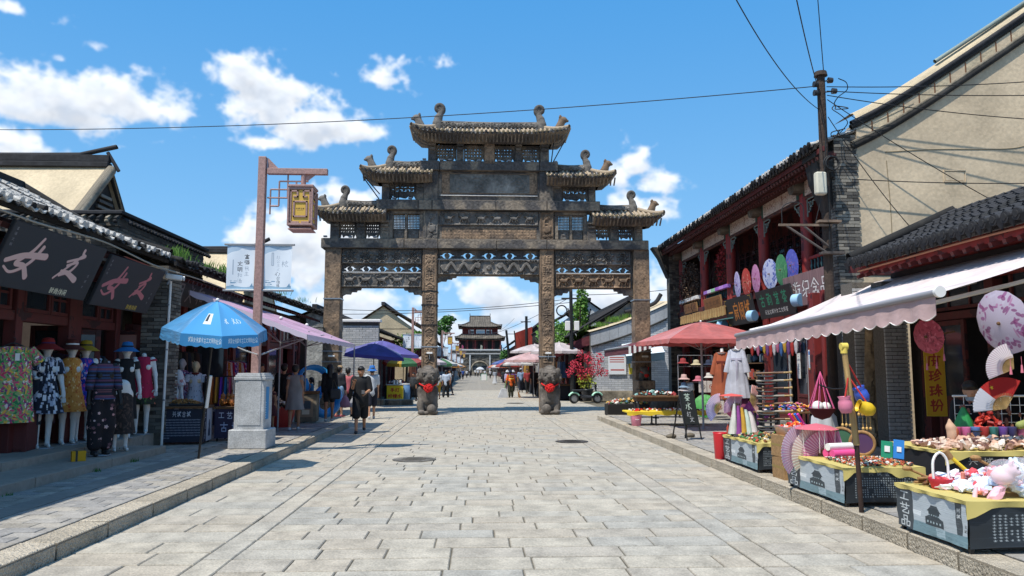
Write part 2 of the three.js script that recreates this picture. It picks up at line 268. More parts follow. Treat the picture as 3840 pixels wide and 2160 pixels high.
function text(g,str,x,y,s,o={}){const{dx=s*1.05,dy=0,c,lw,sy}=o;if(c)g.strokeStyle=c;[...str].forEach((ch,i)=>glyph(g,ch,x+dx*i,y+dy*i,s,lw,sy));}
const KEYS=Object.keys(GL);
const signMat=(w,h,draw,o={})=>mat('#ffffff',{map:ctex(w,h,draw),rough:0.7,...o});
// a flat print set 2 mm proud of its board; local x right, y up, facing +z
const face=(w,h,x=0,y=0,z=0)=>{const g=new THREE.PlaneGeometry(w,h);g.userData.uv=true;return g.translate(x,y,z);};

// carved relief: a grey drawing pushed out of the stone
function relief(w,h,depth,res,draw,blur=1){
const nx=Math.max(8,Math.round(w / res)),ny=Math.max(8,Math.round(h / res)),c=cnv(nx+1,ny+1,(g,W,H)=>{g.fillStyle='#000';g.fillRect(0,0,W,H);g.strokeStyle=g.fillStyle='#fff';draw(g,W,H,W / w);});
const d=c.getContext('2d').getImageData(0,0,nx+1,ny+1).data;let a=new Float32Array((nx+1)*(ny+1));for(let i=0;i<a.length;i++)a[i]=d[i*4] / 255;
for(let b=0;b<blur;b++){const q=a.slice();for(let y=1;y<ny;y++)for(let x=1;x<nx;x++){const i=y*(nx+1)+x;q[i]=(a[i]*4+a[i-1]*2+a[i+1]*2+a[i-nx-1]*2+a[i+nx+1]*2) / 12;}a=q;}
return patch(nx,ny,(u,v)=>[(u-0.5)*w,(0.5-v)*h,depth*a[Math.round(v*ny)*(nx+1)+Math.round(u*nx)]],w,h);
}
// bricks laid one by one on a vertical plane; the first `most` are parts, the rest one instanced part
const UNIT={};
function brickWall(parent,o,ux,w,h,{bw=0.26,bh=0.065,bd=0.04,j=0.012,mats,most=300,test,name='brick',order=1}){
const spots=[];let row=0;
for(let y=0;y+bh<=h+0.001;y+=bh+j,row++)for(let x=row%2?-bw / 2:0;x<w-0.02;x+=bw+j){
const x0=Math.max(0,x),x1=Math.min(w,x+bw);if(x1-x0<0.05)continue;
if(test&&!test((x0+x1) / 2,y+bh / 2))continue;
spots.push([(x0+x1) / 2,y+bh / 2,x1-x0]);
}
if(order<0)spots.reverse();
const g=UNIT.b??=mg([new THREE.BoxGeometry(1,1,1)]),ry=Math.atan2(-ux[1],ux[0]),m4=new THREE.Matrix4(),q=new THREE.Quaternion().setFromEuler(new THREE.Euler(0,ry,0));
const rest=[[],[],[]];
spots.forEach(([x,y,l],i)=>{
const k=Math.floor(rnd(mats.length)),p=V(o[0]+ux[0]*x,o[1]+y,o[2]+ux[1]*x),s=V(l,bh,bd*rnd(0.8,1.25));
if(i<most){const m=P(name,g,mats[k],parent);m.position.copy(p);m.scale.copy(s);m.rotation.y=ry;}else rest[k%3].push(m4.compose(p,q,s).clone());
});
rest.forEach((r,k)=>{if(!r.length)return;const im=new THREE.InstancedMesh(g,mats[k%mats.length],r.length);r.forEach((m,i)=>im.setMatrixAt(i,m));im.name=name+'_courses';im.userData={kind:'stuff'};im.castShadow=im.receiveShadow=true;parent.add(im);});
}
// ---------------------------------------------------------------- ground, road, kerbs, pavements
const ROADX0=-3.66,ROADX1=3.99,WALK=0.15;
const stoneTint=['#cfcabd','#ccc6b9','#d2cdc0','#cac5ba','#cdc6b8','#cbc8be','#c3c2bb'].map((c)=>mat(c,{map:TX.granite,bump:TX.rough,bs:0.005,rough:0.82,vertexColors:true}));
const paverTint=['#b3b3b2','#bcbbb8','#a9aaab','#c2bfb8','#b0ada6'].map((c)=>mat(c,{map:TX.granite,bump:TX.rough,bs:0.004,vertexColors:true}));
function slab(w,h,d,c,ou){ 
const g=new THREE.BufferGeometry(),x=w / 2,z=d / 2,p=[[-x,-h,-z],[x,-h,-z],[x,-h,z],[-x,-h,z],[-x,-c,-z],[x,-c,-z],[x,-c,z],[-x,-c,z],[-x+c,0,-z+c],[x-c,0,-z+c],[x-c,0,z-c],[-x+c,0,z-c]],pos=[];
const q=(a,b,cc,dd)=>{for(const i of[a,b,cc,a,cc,dd])pos.push(...p[i]);};
q(11,10,9,8);for(let i=0;i<4;i++){const j=(i+1)%4;q(4+j,4+i,8+i,8+j);q(j,i,4+i,4+j);}
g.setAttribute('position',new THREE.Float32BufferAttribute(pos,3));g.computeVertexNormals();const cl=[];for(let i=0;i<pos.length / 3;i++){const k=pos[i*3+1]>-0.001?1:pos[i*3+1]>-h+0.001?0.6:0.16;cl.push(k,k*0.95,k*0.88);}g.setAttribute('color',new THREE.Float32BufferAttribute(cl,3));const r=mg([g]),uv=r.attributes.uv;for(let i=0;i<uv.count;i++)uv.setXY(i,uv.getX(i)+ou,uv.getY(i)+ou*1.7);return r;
}
const slabs=[];
function laySlabs(parent,spots,tints,most,name,h=0.05,c=0.011){ 
spots.sort((a,b)=>Math.hypot(a[0],a[1])-Math.hypot(b[0],b[1]));
const base=[0,1,2].map((i)=>slab(1,h,0.4,c*0.9,i*0.37)),m4=new THREE.Matrix4(),q=new THREE.Quaternion(),rest=tints.map(()=>[]);
spots.forEach(([x,z,w,d,y0=0],i)=>{
const k=Math.floor(rnd(tints.length)),e=new THREE.Euler(rnd(-1,1)*0.006,rnd(-1,1)*0.004,rnd(-1,1)*0.004),y=y0+rnd(-0.003,0.003);
if(i<most){
const key=name+Math.round(w*12)+'_'+Math.round(d*50)+'_'+(i%2);slabs[key]??=slab(Math.round(w*12) / 12,h,Math.round(d*50) / 50,c,(i%7)*0.31);
const m=P(name,slabs[key],tints[k],parent);m.position.set(x,y,z);m.rotation.copy(e);m.scale.set(w / (Math.round(w*12) / 12),1,d / (Math.round(d*50) / 50));
}else rest[k].push(m4.compose(V(x,y,z),q.setFromEuler(e),V(w,1,d / 0.4)).clone());
});
rest.forEach((r,k)=>{if(!r.length)return;const im=new THREE.InstancedMesh(base[k%3],tints[k],r.length);r.forEach((m,i)=>im.setMatrixAt(i,m));im.name=name+'_field';im.userData={kind:'stuff'};im.receiveShadow=true;parent.add(im);});
}
{
const ground=P('ground',[patch(2,2,(u,v)=>[lerp(-900,900,u),-0.06,lerp(200,-1400,v)],1800,1600)],mat('#8f887c',{map:rt(TX.granite,0.25)}),scene);ground.userData={kind:'structure'};
const road=ST('road');
P('bedding',[patch(8,60,(u,v)=>[lerp(-9,9.5,u),-0.016,lerp(6,-225,v)],18,230)],mat('#77705f',{map:TX.fine,bump:TX.rough,bs:0.01}),road);
seed(11);
const spots=[],j=0.014,STR=[-2.27,2.54],SW=0.27;
const field=(x0,x1,z0,z1,lo,hi,dz)=>{
for(let z=z0;z>z1;){
const d=Math.max(0.2,dz*rnd(0.86,1.14));let x=x0-rnd(0,0.35)*0;
let first=rnd(0.35,1)*hi;
while(x<x1-0.08){let w=Math.min(first||rnd(lo,hi),x1-x);first=0;if(x1-x-w<0.25)w=x1-x;spots.push([x+w / 2,z-d / 2,w-j*rnd(0.3,1.0),d-j*rnd(0.9,2.3)]);x+=w;}
z-=d;
}
};
field(STR[0]+SW / 2,STR[1]-SW / 2,0,-62,0.5,0.95,0.37);
field(ROADX0,STR[0]-SW / 2,0,-22.4,0.55,1.1,0.42);field(STR[1]+SW / 2,ROADX1,0,-25.5,0.6,1.2,0.42);
field(-8.2,STR[0]-SW / 2,-22.6,-34,0.5,1.0,0.4);field(STR[1]+SW / 2,9.2,-25.7,-34,0.5,1.0,0.4);
field(-5.2,STR[0]-SW / 2,-34,-62,0.5,1.0,0.4);field(STR[1]+SW / 2,5.4,-34,-62,0.5,1.0,0.4);
for(const sx of STR)for(let z=0;z>-62;){const l=rnd(0.7,1.2);spots.push([sx,z-l / 2,SW-j,l-j]);z-=l;}
const clear=(s)=>s[1]<-2.2;
laySlabs(road,spots.filter(clear),stoneTint,300,'paving_stone');
// the far end of the street, its joints too fine to see
P('road_surface',[patch(4,40,(u,v)=>[lerp(-5.2,5.4,u),-0.004,lerp(-62,-222,v)],10,160)],mat('#aea698',{map:TX.granite,bump:TX.rough,bs:0.01}),road);
for(const[x,z,r,c]of[[2.19,-17.8,0.36,'#6d655c'],[-1.15,-14.4,0.38,'#a59d90'],[1.9,-38,0.42,'#6a635c']]){
const o=T('manhole_cover',x<0?'pale stone-grey round cover almost lost in the paving near the lamp shadow':z>-20?'rusty brown round manhole cover in the paving, right of centre in front of the arch':'round manhole cover in the paving behind the arch near the sweeper','manhole cover',[x,0.006,z],0,'manhole covers in the road');
const m=mat(c,{map:TX.stain,rough:0.7});P('rim',[mv(new THREE.RingGeometry(r*0.93,r*1.06,32),0,0.004,0,-PI / 2)],m,o);P('cover_plate',[C(r*0.92,r*0.92,0.02,0,-0.004,0,0,0,0,32),...[0,1,2,3,4].map((i)=>B(r*1.5-Math.abs(i-2)*0.14,0.008,0.02,0,0.009,(i-2)*r*0.3))],m,o);
}
// pavements
const wl=ST('pavement'),wr=ST('pavement'),bed=mat('#6f6d69',{map:TX.fine});
P('bedding',[B(3.6,0.3,22.4,-5.75,-0.018,-11.2)],bed,wl);P('bedding',[B(5.6,0.3,28,7.08,-0.018,-11.45)],bed,wr);
const pave=(x0,x1,z0,z1,w,d)=>{const s=[];for(let z=z0,r=0;z>z1;z-=d,r++)for(let x=x0+(r%2?0:-w / 2);x<x1;x+=w){const a=Math.max(x0,x),b=Math.min(x1,x+w);if(b-a>0.06)s.push([(a+b) / 2,z-d / 2,b-a-0.009,d-0.009,WALK]);}return s;};
laySlabs(wl,pave(-4.82,-3.99,-5.5,-22.1,0.36,0.22),paverTint,150,'paver',0.03,0.006);
laySlabs(wl,pave(-5.66,-5.14,-5.5,-14.5,0.34,0.22).concat(pave(-7.4,-5.14,-14.5,-22.1,0.34,0.22)),paverTint,120,'paver',0.03,0.006);
P('concrete_strip',[B(0.3,0.03,16.6,-4.98,WALK-0.012,-13.8)],M.concrete,wl);
laySlabs(wr,pave(4.32,8.5,-4,-25.2,0.3,0.24),paverTint,260,'paver',0.03,0.006);
// kerbs
const kerb=(list,name)=>{const k=ST(name);seed(21);for(const[x,z,w,l,ax]of list){const g=ax?RB(l,0.34,w,0,-0.02,0,0.025):RB(w,0.34,l,0,-0.02,0,0.025);const m=P('kerb_stone',mg([g]),pick(M.kerb),k);m.position.set(x,rnd(-0.004,0.004),z);m.rotation.set(0,rnd(-0.006,0.006),rnd(-0.01,0.01));}};
const kl=[],kr=[];
for(let z=-2;z>-22.2;){const l=Math.min(rnd(0.8,1.25),z+22.3);kl.push([ROADX0-0.16,z-l / 2,0.32,l-0.012]);z-=l;}
for(let x=-3.8;x>-7;x-=1)kl.push([x-0.5,-22.25,0.3,0.985,1]);
for(let z=-1;z>-25.3;){const l=Math.min(rnd(0.75,1.2),z+25.45);kr.push([ROADX1+0.16,z-l / 2,0.32,l-0.014]);z-=l;}
for(let x=4.2;x<8.4;x+=1)kr.push([x+0.6,-25.4,0.3,0.985,1]);
kerb(kl,'kerb');kerb(kr,'kerb');
}
// ---------------------------------------------------------------- the carved stone archway
{
const A=T('stone_archway','dark carved stone memorial archway with five tiled roofs spanning the street','archway',[0.43,0,-29.6]);
const ax=(c)=>(c-1243.5)*0.0054,ay=(c)=>6.68+(1014-c)*(c<1014?0.00566:0.00535);
const rect=(name,x0,x1,y0,y1,d,z,m,par=A)=>P(name,[RB(ax(x1)-ax(x0),ay(y0)-ay(y1),d,(ax(x0)+ax(x1)) / 2,(ay(y0)+ay(y1)) / 2,z,0.018)],m,par);
const rl=(name,x0,x1,y0,y1,z,depth,draw,m=M.relief,res=0.016,par=A,blur=1)=>{const w=ax(x1)-ax(x0),h=ay(y0)-ay(y1),o=P(name,[relief(w,h,depth,res,draw,blur)],m,par);o.position.set((ax(x0)+ax(x1)) / 2,(ay(y0)+ay(y1)) / 2,z);return o;};
// drawings for the reliefs
const rim=(g,W,H)=>{g.lineWidth=3;g.strokeStyle='#888';g.strokeRect(2,2,W-4,H-4);g.strokeStyle='#fff';};
const swirl=(g,x,y,r,dir=1,lw=2)=>{g.lineWidth=lw;g.beginPath();for(let a=0;a<9;a+=0.3){const q=r*(1-a / 10);g.lineTo(x+Math.cos(a*dir)*q,y+Math.sin(a*dir)*q);}g.stroke();};
const flowers=(g,W,H)=>{rim(g,W,H);for(let i=0;i<5;i++){const x=W*(0.1+i*0.2),y=H*0.52,R=H*0.3;for(const r of[1,0.62,0.25]){g.lineWidth=2;g.beginPath();g.arc(x,y,R*r,0,7);g.stroke();}for(let k=0;k<8;k++){const a=k*PI / 4+0.3;g.beginPath();g.ellipse(x+Math.cos(a)*R*1.25,y+Math.sin(a)*R*1.25,R*0.3,R*0.16,a,0,7);g.fill();}}for(let i=0;i<14;i++)swirl(g,rnd(W),rnd(H),rnd(3,6),rnd()<0.5?1:-1,1.6);};
const animal=(g,x,y,s,d)=>{g.beginPath();g.ellipse(x,y,s,s*0.42,0.1*d,0,7);g.fill();g.lineWidth=s*0.22;for(const[a,b,c,e]of[[-0.8,0.2,-1.1,1.1],[-0.5,0.3,-0.3,1.1],[0.6,0.3,0.5,1.1],[0.8,0.2,1.2,0.9]]){g.beginPath();g.moveTo(x+a*s*d,y+b*s);g.lineTo(x+c*s*d,y+e*s);g.stroke();}g.lineWidth=s*0.34;g.beginPath();g.moveTo(x+s*0.8*d,y-s*0.1);g.lineTo(x+s*1.25*d,y-s*0.7);g.lineTo(x+s*1.6*d,y-s*0.6);g.stroke();g.lineWidth=s*0.15;g.beginPath();g.moveTo(x-s*0.9*d,y-s*0.1);g.quadraticCurveTo(x-s*1.6*d,y-s*0.8,x-s*1.3*d,y-s);g.stroke();};
const beasts=(n)=>(g,W,H)=>{rim(g,W,H);for(let i=0;i<n;i++)animal(g,W*(i+0.5) / n,H*0.5,H*0.27,i%2?-1:1);g.strokeStyle='#999';for(let i=0;i<n*5;i++)swirl(g,rnd(W),rnd()<0.5?H*0.15:H*0.85,rnd(2,5),1,1.4);};
const dragons=(g,W,H)=>{rim(g,W,H);for(const d of[-1,1]){const X=(t)=>W / 2+d*t*W;g.lineWidth=H*0.19;g.beginPath();for(let i=0;i<=40;i++){const t=0.47-i / 40*0.34;g.lineTo(X(t),H*(0.5+0.24*Math.sin(i*0.42)));}g.stroke();g.beginPath();g.arc(X(0.11),H*0.4,H*0.2,0,7);g.fill();g.lineWidth=2;for(let k=0;k<20;k++)swirl(g,X(rnd(0.03,0.48)),rnd()<0.5?rnd(0.22)*H:rnd(0.75,1)*H,rnd(3,7),d,1.7);}g.beginPath();g.arc(W / 2,H*0.55,H*0.15,0,7);g.fill();for(let k=0;k<14;k++){g.lineWidth=1.6;g.beginPath();const x=rnd(W);g.moveTo(x,H);g.quadraticCurveTo(x+rnd(-6,6),H*0.8,x+rnd(-9,9),H*0.7);g.stroke();}};
const crane=(g,W,H)=>{rim(g,W,H);g.lineWidth=3;swirl(g,W*0.5,H*0.5,W*0.3,1,3);swirl(g,W*0.5,H*0.22,W*0.2,-1,2.5);g.beginPath();g.ellipse(W*0.55,H*0.62,W*0.26,H*0.14,0.6,0,7);g.fill();g.beginPath();g.moveTo(W*0.4,H*0.55);g.quadraticCurveTo(W*0.2,H*0.3,W*0.5,H*0.25);g.stroke();for(let i=0;i<6;i++)swirl(g,rnd(W),H*rnd(0.75,0.97),4,1,1.5);};
const glyphs=(keys,vert,s=0.9)=>(g,W,H)=>{const n=keys.length,c=vert?Math.min(W,H / n)*s:Math.min(H,W / n)*s;g.lineWidth=2;keys.forEach((k,i)=>vert?glyph(g,k,(W-c) / 2,(i+0.5)*H / n-c / 2,c,0.12):glyph(g,k,(i+0.5)*W / n-c / 2,(H-c) / 2,c,0.1));};
seed(31);
// columns with their inscriptions
for(const s of[-1,1]){
const x=s*2.265;
const c=P('column',[RB(0.58,6.33,0.6,x,3.165,0,0.03)],M.archLight,A);
const ins=P('inscription',[relief(0.42,4.2,0.022,0.012,glyphs(s<0?['游','倾','明','会','韵','闲','社','旅','会','义','女','友']:['值','社','谐','友','富','休','手','念','城','义','品','主'],true,0.95))],M.archLight,c);ins.position.set(x,3.98,0.303);
for(const e of[-1,1])P('border_strip',[RB(0.03,4.5,0.03,x+e*0.235,3.95,0.305,0.006)],M.archLight,c);
for(const y of s<0?[2.52,3.35,4.12,4.65]:[2.15])P('iron_band',[B(0.63,0.045,0.65,x,y,0)],s<0&&y>3?M.blackMetal:M.steel,c);
P('column_lamp',[RB(0.22,0.07,0.1,x+0.03,2.28,0.37,0.012),bar([x+0.03,2.22,0.37],[x+0.03,2.05,0.32],0.012)],M.white,c);
P('upper_column',[RB(0.56,ay(530)-ay(745),0.56,x,(ay(530)+ay(745)) / 2,0,0.02)],M.arch,A);
P('upper_column',[RB(0.58,ay(812)-ay(1014),0.5,x,(ay(812)+ay(1014)) / 2,0,0.02)],M.arch,A);
rl('carved_panel',s<0?788:1617,s<0?876:1710,818,1016,0.252,0.05,crane,s<0?M.relief:M.reliefTan);
const o=P('column',[RB(0.62,6.33,0.66,s*5.97,3.165,0,0.03)],M.archLight,A);
for(const y of[1.95,2.35,4.35])P('iron_band',[B(0.66,0.045,0.7,s*5.97,y,0)],M.steel,o);
P('column_lamp',[RB(0.24,0.07,0.1,s*5.97+0.05,2.16,0.42,0.012)],M.white,o);
// the side bay: two carved beams with an openwork band between, brackets below
const x0=s<0?192:1722,x1=s<0?768:2278;
rect('beam',x0,x1,1085,1197,0.4,0,M.arch);rl('carved_panel',x0+8,x1-8,1090,1192,0.202,0.095,flowers,M.relief,0.012);
rect('beam',x0,x1,1258,1366,0.4,0,M.arch);rl('carved_panel',x0+8,x1-8,1262,1362,0.202,0.095,beasts(5),s<0?M.relief:M.reliefTan,0.012);
}
const band=(x0,x1,y0,y1,n)=>{ 
const X0=ax(x0),X1=ax(x1),Y1=ay(y0),Y0=ay(y1),s=new THREE.Shape([[X0,Y0],[X1,Y0],[X1,Y1],[X0,Y1]].map((p)=>new THREE.Vector2(...p))),h=Y1-Y0,w=(X1-X0) / n;
for(let i=0;i<n;i++)for(const d of[-1,1]){
const cx=X0+w*(i+0.5),cy=(Y0+Y1) / 2,p=new THREE.Path(),q=(x,y)=>[cx+d*x*h*0.86,cy+y*h*0.84];
p.moveTo(...q(0.08,0.36));p.quadraticCurveTo(...q(0.42,0.42),...q(0.62,0.1));p.lineTo(...q(0.9,0.04));p.lineTo(...q(0.9,-0.08));p.lineTo(...q(0.6,-0.1));p.quadraticCurveTo(...q(0.45,-0.4),...q(0.2,-0.42));p.lineTo(...q(0.14,-0.3));p.quadraticCurveTo(...q(0.4,-0.1),...q(0.3,0.1));p.quadraticCurveTo(...q(0.22,0.24),...q(0.08,0.22));p.closePath();s.holes.push(p);
}
const g=new THREE.ExtrudeGeometry(s,{depth:0.22,bevelEnabled:false,curveSegments:5});g.translate(0,0,-0.11);P('openwork_band',[g],M.arch,A);
P('light_strip',[B(X1-X0-0.1,0.022,0.04,(X0+X1) / 2,Y0+0.012,0.2)],M.white,A);
};
band(192,768,1197,1258,5);band(1722,2278,1197,1258,5);band(868,1622,1092,1160,5);
rect('dragon_beam',880,1612,1158,1274,0.46,0,M.arch);rl('carved_panel',888,1604,1163,1270,0.232,0.11,dragons,M.relief,0.011);
// stepped brackets under the beams
const bracket=(x,y,d,w,h)=>P('bracket',[ext([[0,0],[w,0],[w*0.96,-h*0.28],[w*0.78,-h*0.3],[w*0.74,-h*0.52],[w*0.5,-h*0.5],[w*0.44,-h*0.8],[w*0.18,-h*0.78],[0,-h]].map(([a,b])=>[x+d*a,y+b]),0.26,0,0,0)],M.arch,A);
for(const s of[-1,1]){bracket(-s*1.97,ay(1274),s,0.74,0.28);bracket(s*2.56,ay(1366),s,0.72,0.32);bracket(s*5.65,ay(1366),-s,0.74,0.32);}
// the long lintels, each of several stones
const lintel=(xs,y0,y1,d)=>{for(let i=0;i+1<xs.length;i++)P('lintel_stone',[RB(ax(xs[i+1])-ax(xs[i])-0.008,ay(y0)-ay(y1),d+rnd(-0.01,0.01),(ax(xs[i])+ax(xs[i+1])) / 2,(ay(y0)+ay(y1)) / 2,0,0.025)],M.arch,A);};
lintel([52,640,880,1300,1662,2402],1014,1085,0.8);lintel([435,735,835,1295,1665,2052],742,812,0.78);lintel([742,885,1612,1748],466,532,0.74);
// the middle: inscription slab, animal frieze, great tablet
rect('inscription_slab',868,1622,918,1016,0.36,0,M.arch);rl('carved_text',905,1590,928,1006,0.182,0.012,(g,W,H)=>{for(let i=0;i<30;i++)for(let k=0;k<4;k++)glyph(g,pick(KEYS),i*W / 30,k*H / 4,H / 5.2,0.12);},M.archLight,0.012);
rect('frieze',868,1622,812,918,0.4,0,M.arch);rl('carved_panel',894,1600,818,912,0.202,0.1,beasts(6),M.relief,0.012);
P('light_strip',[B(ax(1595)-ax(905),0.022,0.05,0,ay(1018),0.24)],M.white,A);
rect('tablet_frame',868,1622,530,745,0.34,0,M.arch);rect('tablet',900,1598,545,690,0.06,0.16,M.archLight);
rl('tablet_text',960,1540,552,684,0.191,0.02,glyphs(['倾','韵','谐','念'],false,0.82),mat('#a8a49a',{map:TX.stain}),0.012);
for(const y of[704,743])P('light_strip',[B(ax(1600)-ax(892),0.02,0.06,0,ay(y),0.2)],M.white,A);
// shuttered stone windows of the second storey
const dots=(x0,x1,y0,y1,nx,ny,d,m,par,name='lattice')=>{ 
const X0=ax(x0),X1=ax(x1),Y0=ay(y1),Y1=ay(y0),s=new THREE.Shape([[X0,Y0],[X1,Y0],[X1,Y1],[X0,Y1]].map((p)=>new THREE.Vector2(...p))),w=(X1-X0) / nx,h=(Y1-Y0) / ny;
for(let i=0;i<nx;i++)for(let k=0;k<ny;k++){const x=X0+(i+0.5)*w,y=Y0+(k+0.5)*h,a=w*0.36,b=h*0.36;s.holes.push(new THREE.Path([[x,y-b],[x-a,y],[x,y+b],[x+a,y]].map((p)=>new THREE.Vector2(...p))));}
const g=new THREE.ExtrudeGeometry(s,{depth:d,bevelEnabled:false});g.translate(0,0,-d / 2);return P(name,[g],m,par);
};
for(const[x0,x1]of[[525,772],[1720,1962]]){
for(const[a,b,c,d]of[[x0,x1,812,836],[x0,x1,1008,1016],[x0,x0+30,836,1008],[x1-30,x1,836,1008],[x0+112,x0+132,836,1008]])rect('window_frame',a,b,c,d,0.36,0,M.arch);
for(const[a,b]of[[x0+30,x0+112],[x0+132,x1-30]]){dots(a,b,836,936,8,9,0.05,M.arch,A);rect('shutter_panel',a,b,936,1008,0.1,0,M.arch);rl('carved_panel',a+5,b-5,942,1002,0.052,0.03,beasts(1));}
P('light_strip',[B(ax(x1)-ax(x0),0.02,0.05,(ax(x0)+ax(x1)) / 2,ay(1017),0.22)],M.white,A);
}
// posts and pierced, fringed panels below each roof
const pierced=(x0,x1,y0,y1,style)=>{
const X0=ax(x0),X1=ax(x1),Y1=ay(y0),Y0=ay(y1),w=X1-X0,h=Y1-Y0,pts=[[X0,Y1],[X1,Y1]],n=10;
for(let i=0;i<=n;i++)pts.push([X1-w*i / n,Y0+h*(0.1+0.1*(i%2)+(i===0||i===n?-0.1:0)+0.08*Math.sin(i*2.3))]);
const s=new THREE.Shape(pts.map((p)=>new THREE.Vector2(...p))),hole=(p)=>s.holes.push(new THREE.Path(p.map((q)=>new THREE.Vector2(X0+q[0]*w,Y0+q[1]*h))));
if(style){for(let i=0;i<6;i++)for(let k=0;k<2;k++){const x=0.08+i*0.145,y=0.5+k*0.22;hole(i%2?[[x,y],[x+0.1,y],[x+0.1,y+0.14],[x+0.07,y+0.14],[x+0.07,y+0.05],[x,y+0.05]]:[[x,y+0.09],[x+0.07,y+0.09],[x+0.07,y],[x+0.1,y],[x+0.1,y+0.14],[x,y+0.14]]);}}
else for(let i=0;i<6;i++)for(let k=0;k<3;k++){const x=0.1+i*0.14+rnd(-0.02,0.02),y=0.4+k*0.18,r=rnd(0.03,0.055);hole([[x,y-r],[x-r,y],[x-r*0.3,y+r],[x+r,y+r*0.3]]);}
const g=new THREE.ExtrudeGeometry(s,{depth:0.1,bevelEnabled:false});g.translate(0,0,-0.05);P('pierced_panel',[g],M.arch,A);
};
const post=(x0,x1,y0,y1)=>{const p=rect('post',x0,x1,y0,y1,0.42,0,M.arch),x=(ax(x0)+ax(x1)) / 2,w=ax(x1)-ax(x0);P('post_bracket',[0,1,2].map((i)=>RB(w*(1-i*0.18),0.1,0.62-i*0.1,x,ay(y0)-0.1-i*0.15,0.02,0.012)),M.arch,p);};
for(const[a,b]of[[800,856],[1008,1058],[1436,1484],[1620,1684]])post(a,b,330,466);
rect('name_tablet',1210,1284,328,482,0.1,0.33,M.archLight);rect('post',1216,1278,330,466,0.4,0,M.arch);
for(const[a,b]of[[858,1006],[1060,1214],[1280,1434],[1486,1618]])pierced(a,b,340,462);
for(const[a,b]of[[470,526],[716,784],[1706,1776],[1972,2024]])post(a,b,595,742);
pierced(526,716,612,735,1);pierced(1776,1972,615,740,1);
for(const[a,b]of[[108,172],[294,356],[464,528],[1960,2026],[2128,2192],[2304,2366]])post(a,b,876,1014);
for(const[a,b]of[[172,294],[356,464],[2026,2128],[2192,2304]])pierced(a,b,884,1008);
// roofs
const rowG={};
function roof(xc,yE,W,D,H,hipL,hipR,lift){
const r=new THREE.Group();r.name='roof';r.position.set(xc,yE,0);A.add(r);
const e0=hipL?0.5*D:0,e1=hipR?0.5*D:0;
const hgt=(x,z)=>{const tz=Math.abs(z) / (D / 2),tx=x<0?(e0?clamp((-x-W / 2+e0) / e0):0):(e1?clamp((x-W / 2+e1) / e1):0),t=Math.max(tz,tx),f=(q)=>Math.pow(clamp(q / (W / 2)),3.5);return H*Math.pow(Math.max(0,1-t),1.25)+lift*((hipL&&x<0?f(-x):0)+(hipR&&x>0?f(x):0))*(0.35+0.65*t);};
P('roof_bed',[patch(40,16,(u,v)=>{const x=(u-0.5)*W,z=(v-0.5)*D;return[x,hgt(x,z),z];},W,D)],M.archTileTan,r);
// coved soffit below the eaves
const ring=(y,i0,n)=>Array.from({length:n+1},(_,k)=>{const t=k / n*4,q=Math.floor(t)%4,f=t-Math.floor(t),xa=-W / 2+(hipL?i0:0),xb=W / 2-(hipR?i0:0),z=D / 2-i0;return[[lerp(xa,xb,f),z],[xb,lerp(z,-z,f)],[lerp(xb,xa,f),-z],[xa,lerp(-z,z,f)]][q];});
const n=48,levels=[[0,0],[-0.07,0.0],[-0.1,0.06],[-0.22,0.3],[-0.3,D*0.32]];
P('soffit',[patch(n,levels.length-1,(u,v)=>{const l=levels[Math.round(v*(levels.length-1))],q=ring(0,l[1],n)[Math.round(u*n)],up=l[1]<0.1?hgt(q[0],q[1]):lift*0.35*Math.pow(clamp(Math.abs(q[0]) / (W / 2)),3.5);return[q[0],l[0]+up-0.004,q[1]];},W*2,0.5)],M.arch,r);
const raf=[];for(let x=-W / 2+0.1;x<W / 2;x+=0.14)raf.push(B(0.05,0.04,0.36,x,-0.2+0.02,D / 2-0.19,-0.72));P('rafters',raf,M.arch,r,null,'stuff');
const N=Math.round(W / 0.168);
for(let i=0;i<=N;i++)for(const s of[1,-1]){
const x=(i / N-0.5)*W*0.985,t0=Math.max(0.06,x<0&&e0?clamp((-x-W / 2+e0) / e0):x>0&&e1?clamp((x-W / 2+e1) / e1):0);if(t0>0.93)continue;
const pts=[];for(let k=0;k<=5;k++){const z=s*D / 2*lerp(t0,1.03,k / 5);pts.push([x,hgt(x,z)+0.012,z]);}
P('roof_tile',[tube(pts,0.047,10,7)],rnd()<0.5?M.archTile:M.archTileTan,r);
const e=pts[5];if(s>0)P('eave_tile',[C(0.056,0.056,0.03,e[0],e[1]-0.005,e[2]+0.012,PI / 2,0,0,10),C(0.02,0.03,0.02,e[0],e[1]-0.005,e[2]+0.032,PI / 2,0,0,7)],rnd()<0.7?M.tileEnd:M.archTile,r);
if(s>0&&i<N){const x2=x+W / N*0.49;P('drip_tile',[ext([[-0.06,0.02],[0.06,0.02],[0.045,-0.05],[0,-0.085],[-0.045,-0.05]],0.02,x2,hgt(x2,D / 2)-0.02,D / 2+0.015)],M.archTile,r);}
}
for(const[h,e,s]of[[hipL,e0,-1],[hipR,e1,1]])if(h){
for(let z=-D / 2+0.12;z<D / 2;z+=0.17){const t0=Math.abs(z) / (D / 2),pts=[];if(t0>0.9)continue;for(let k=0;k<=4;k++){const x=s*(W / 2-e*(1-lerp(Math.max(t0,0.1),1.03,k / 4)));pts.push([x,hgt(x,z)+0.012,z]);}P('roof_tile',[tube(pts,0.047,8,7),SP(0.055,...pts[4])],M.archTileTan,r);}
for(const zs of[1,-1]){const pts=[];for(let k=0;k<=6;k++){const t=k / 6,x=s*(W / 2-e*(1-t)),z=zs*D / 2*t;pts.push([x,hgt(x,z)+0.05,z]);}P('hip_ridge',[tube(pts,0.085,12,6)],M.archTileTan,r);}
}
r.userData.ridge=[-W / 2+e0,W / 2-e1,H];
return r;
}
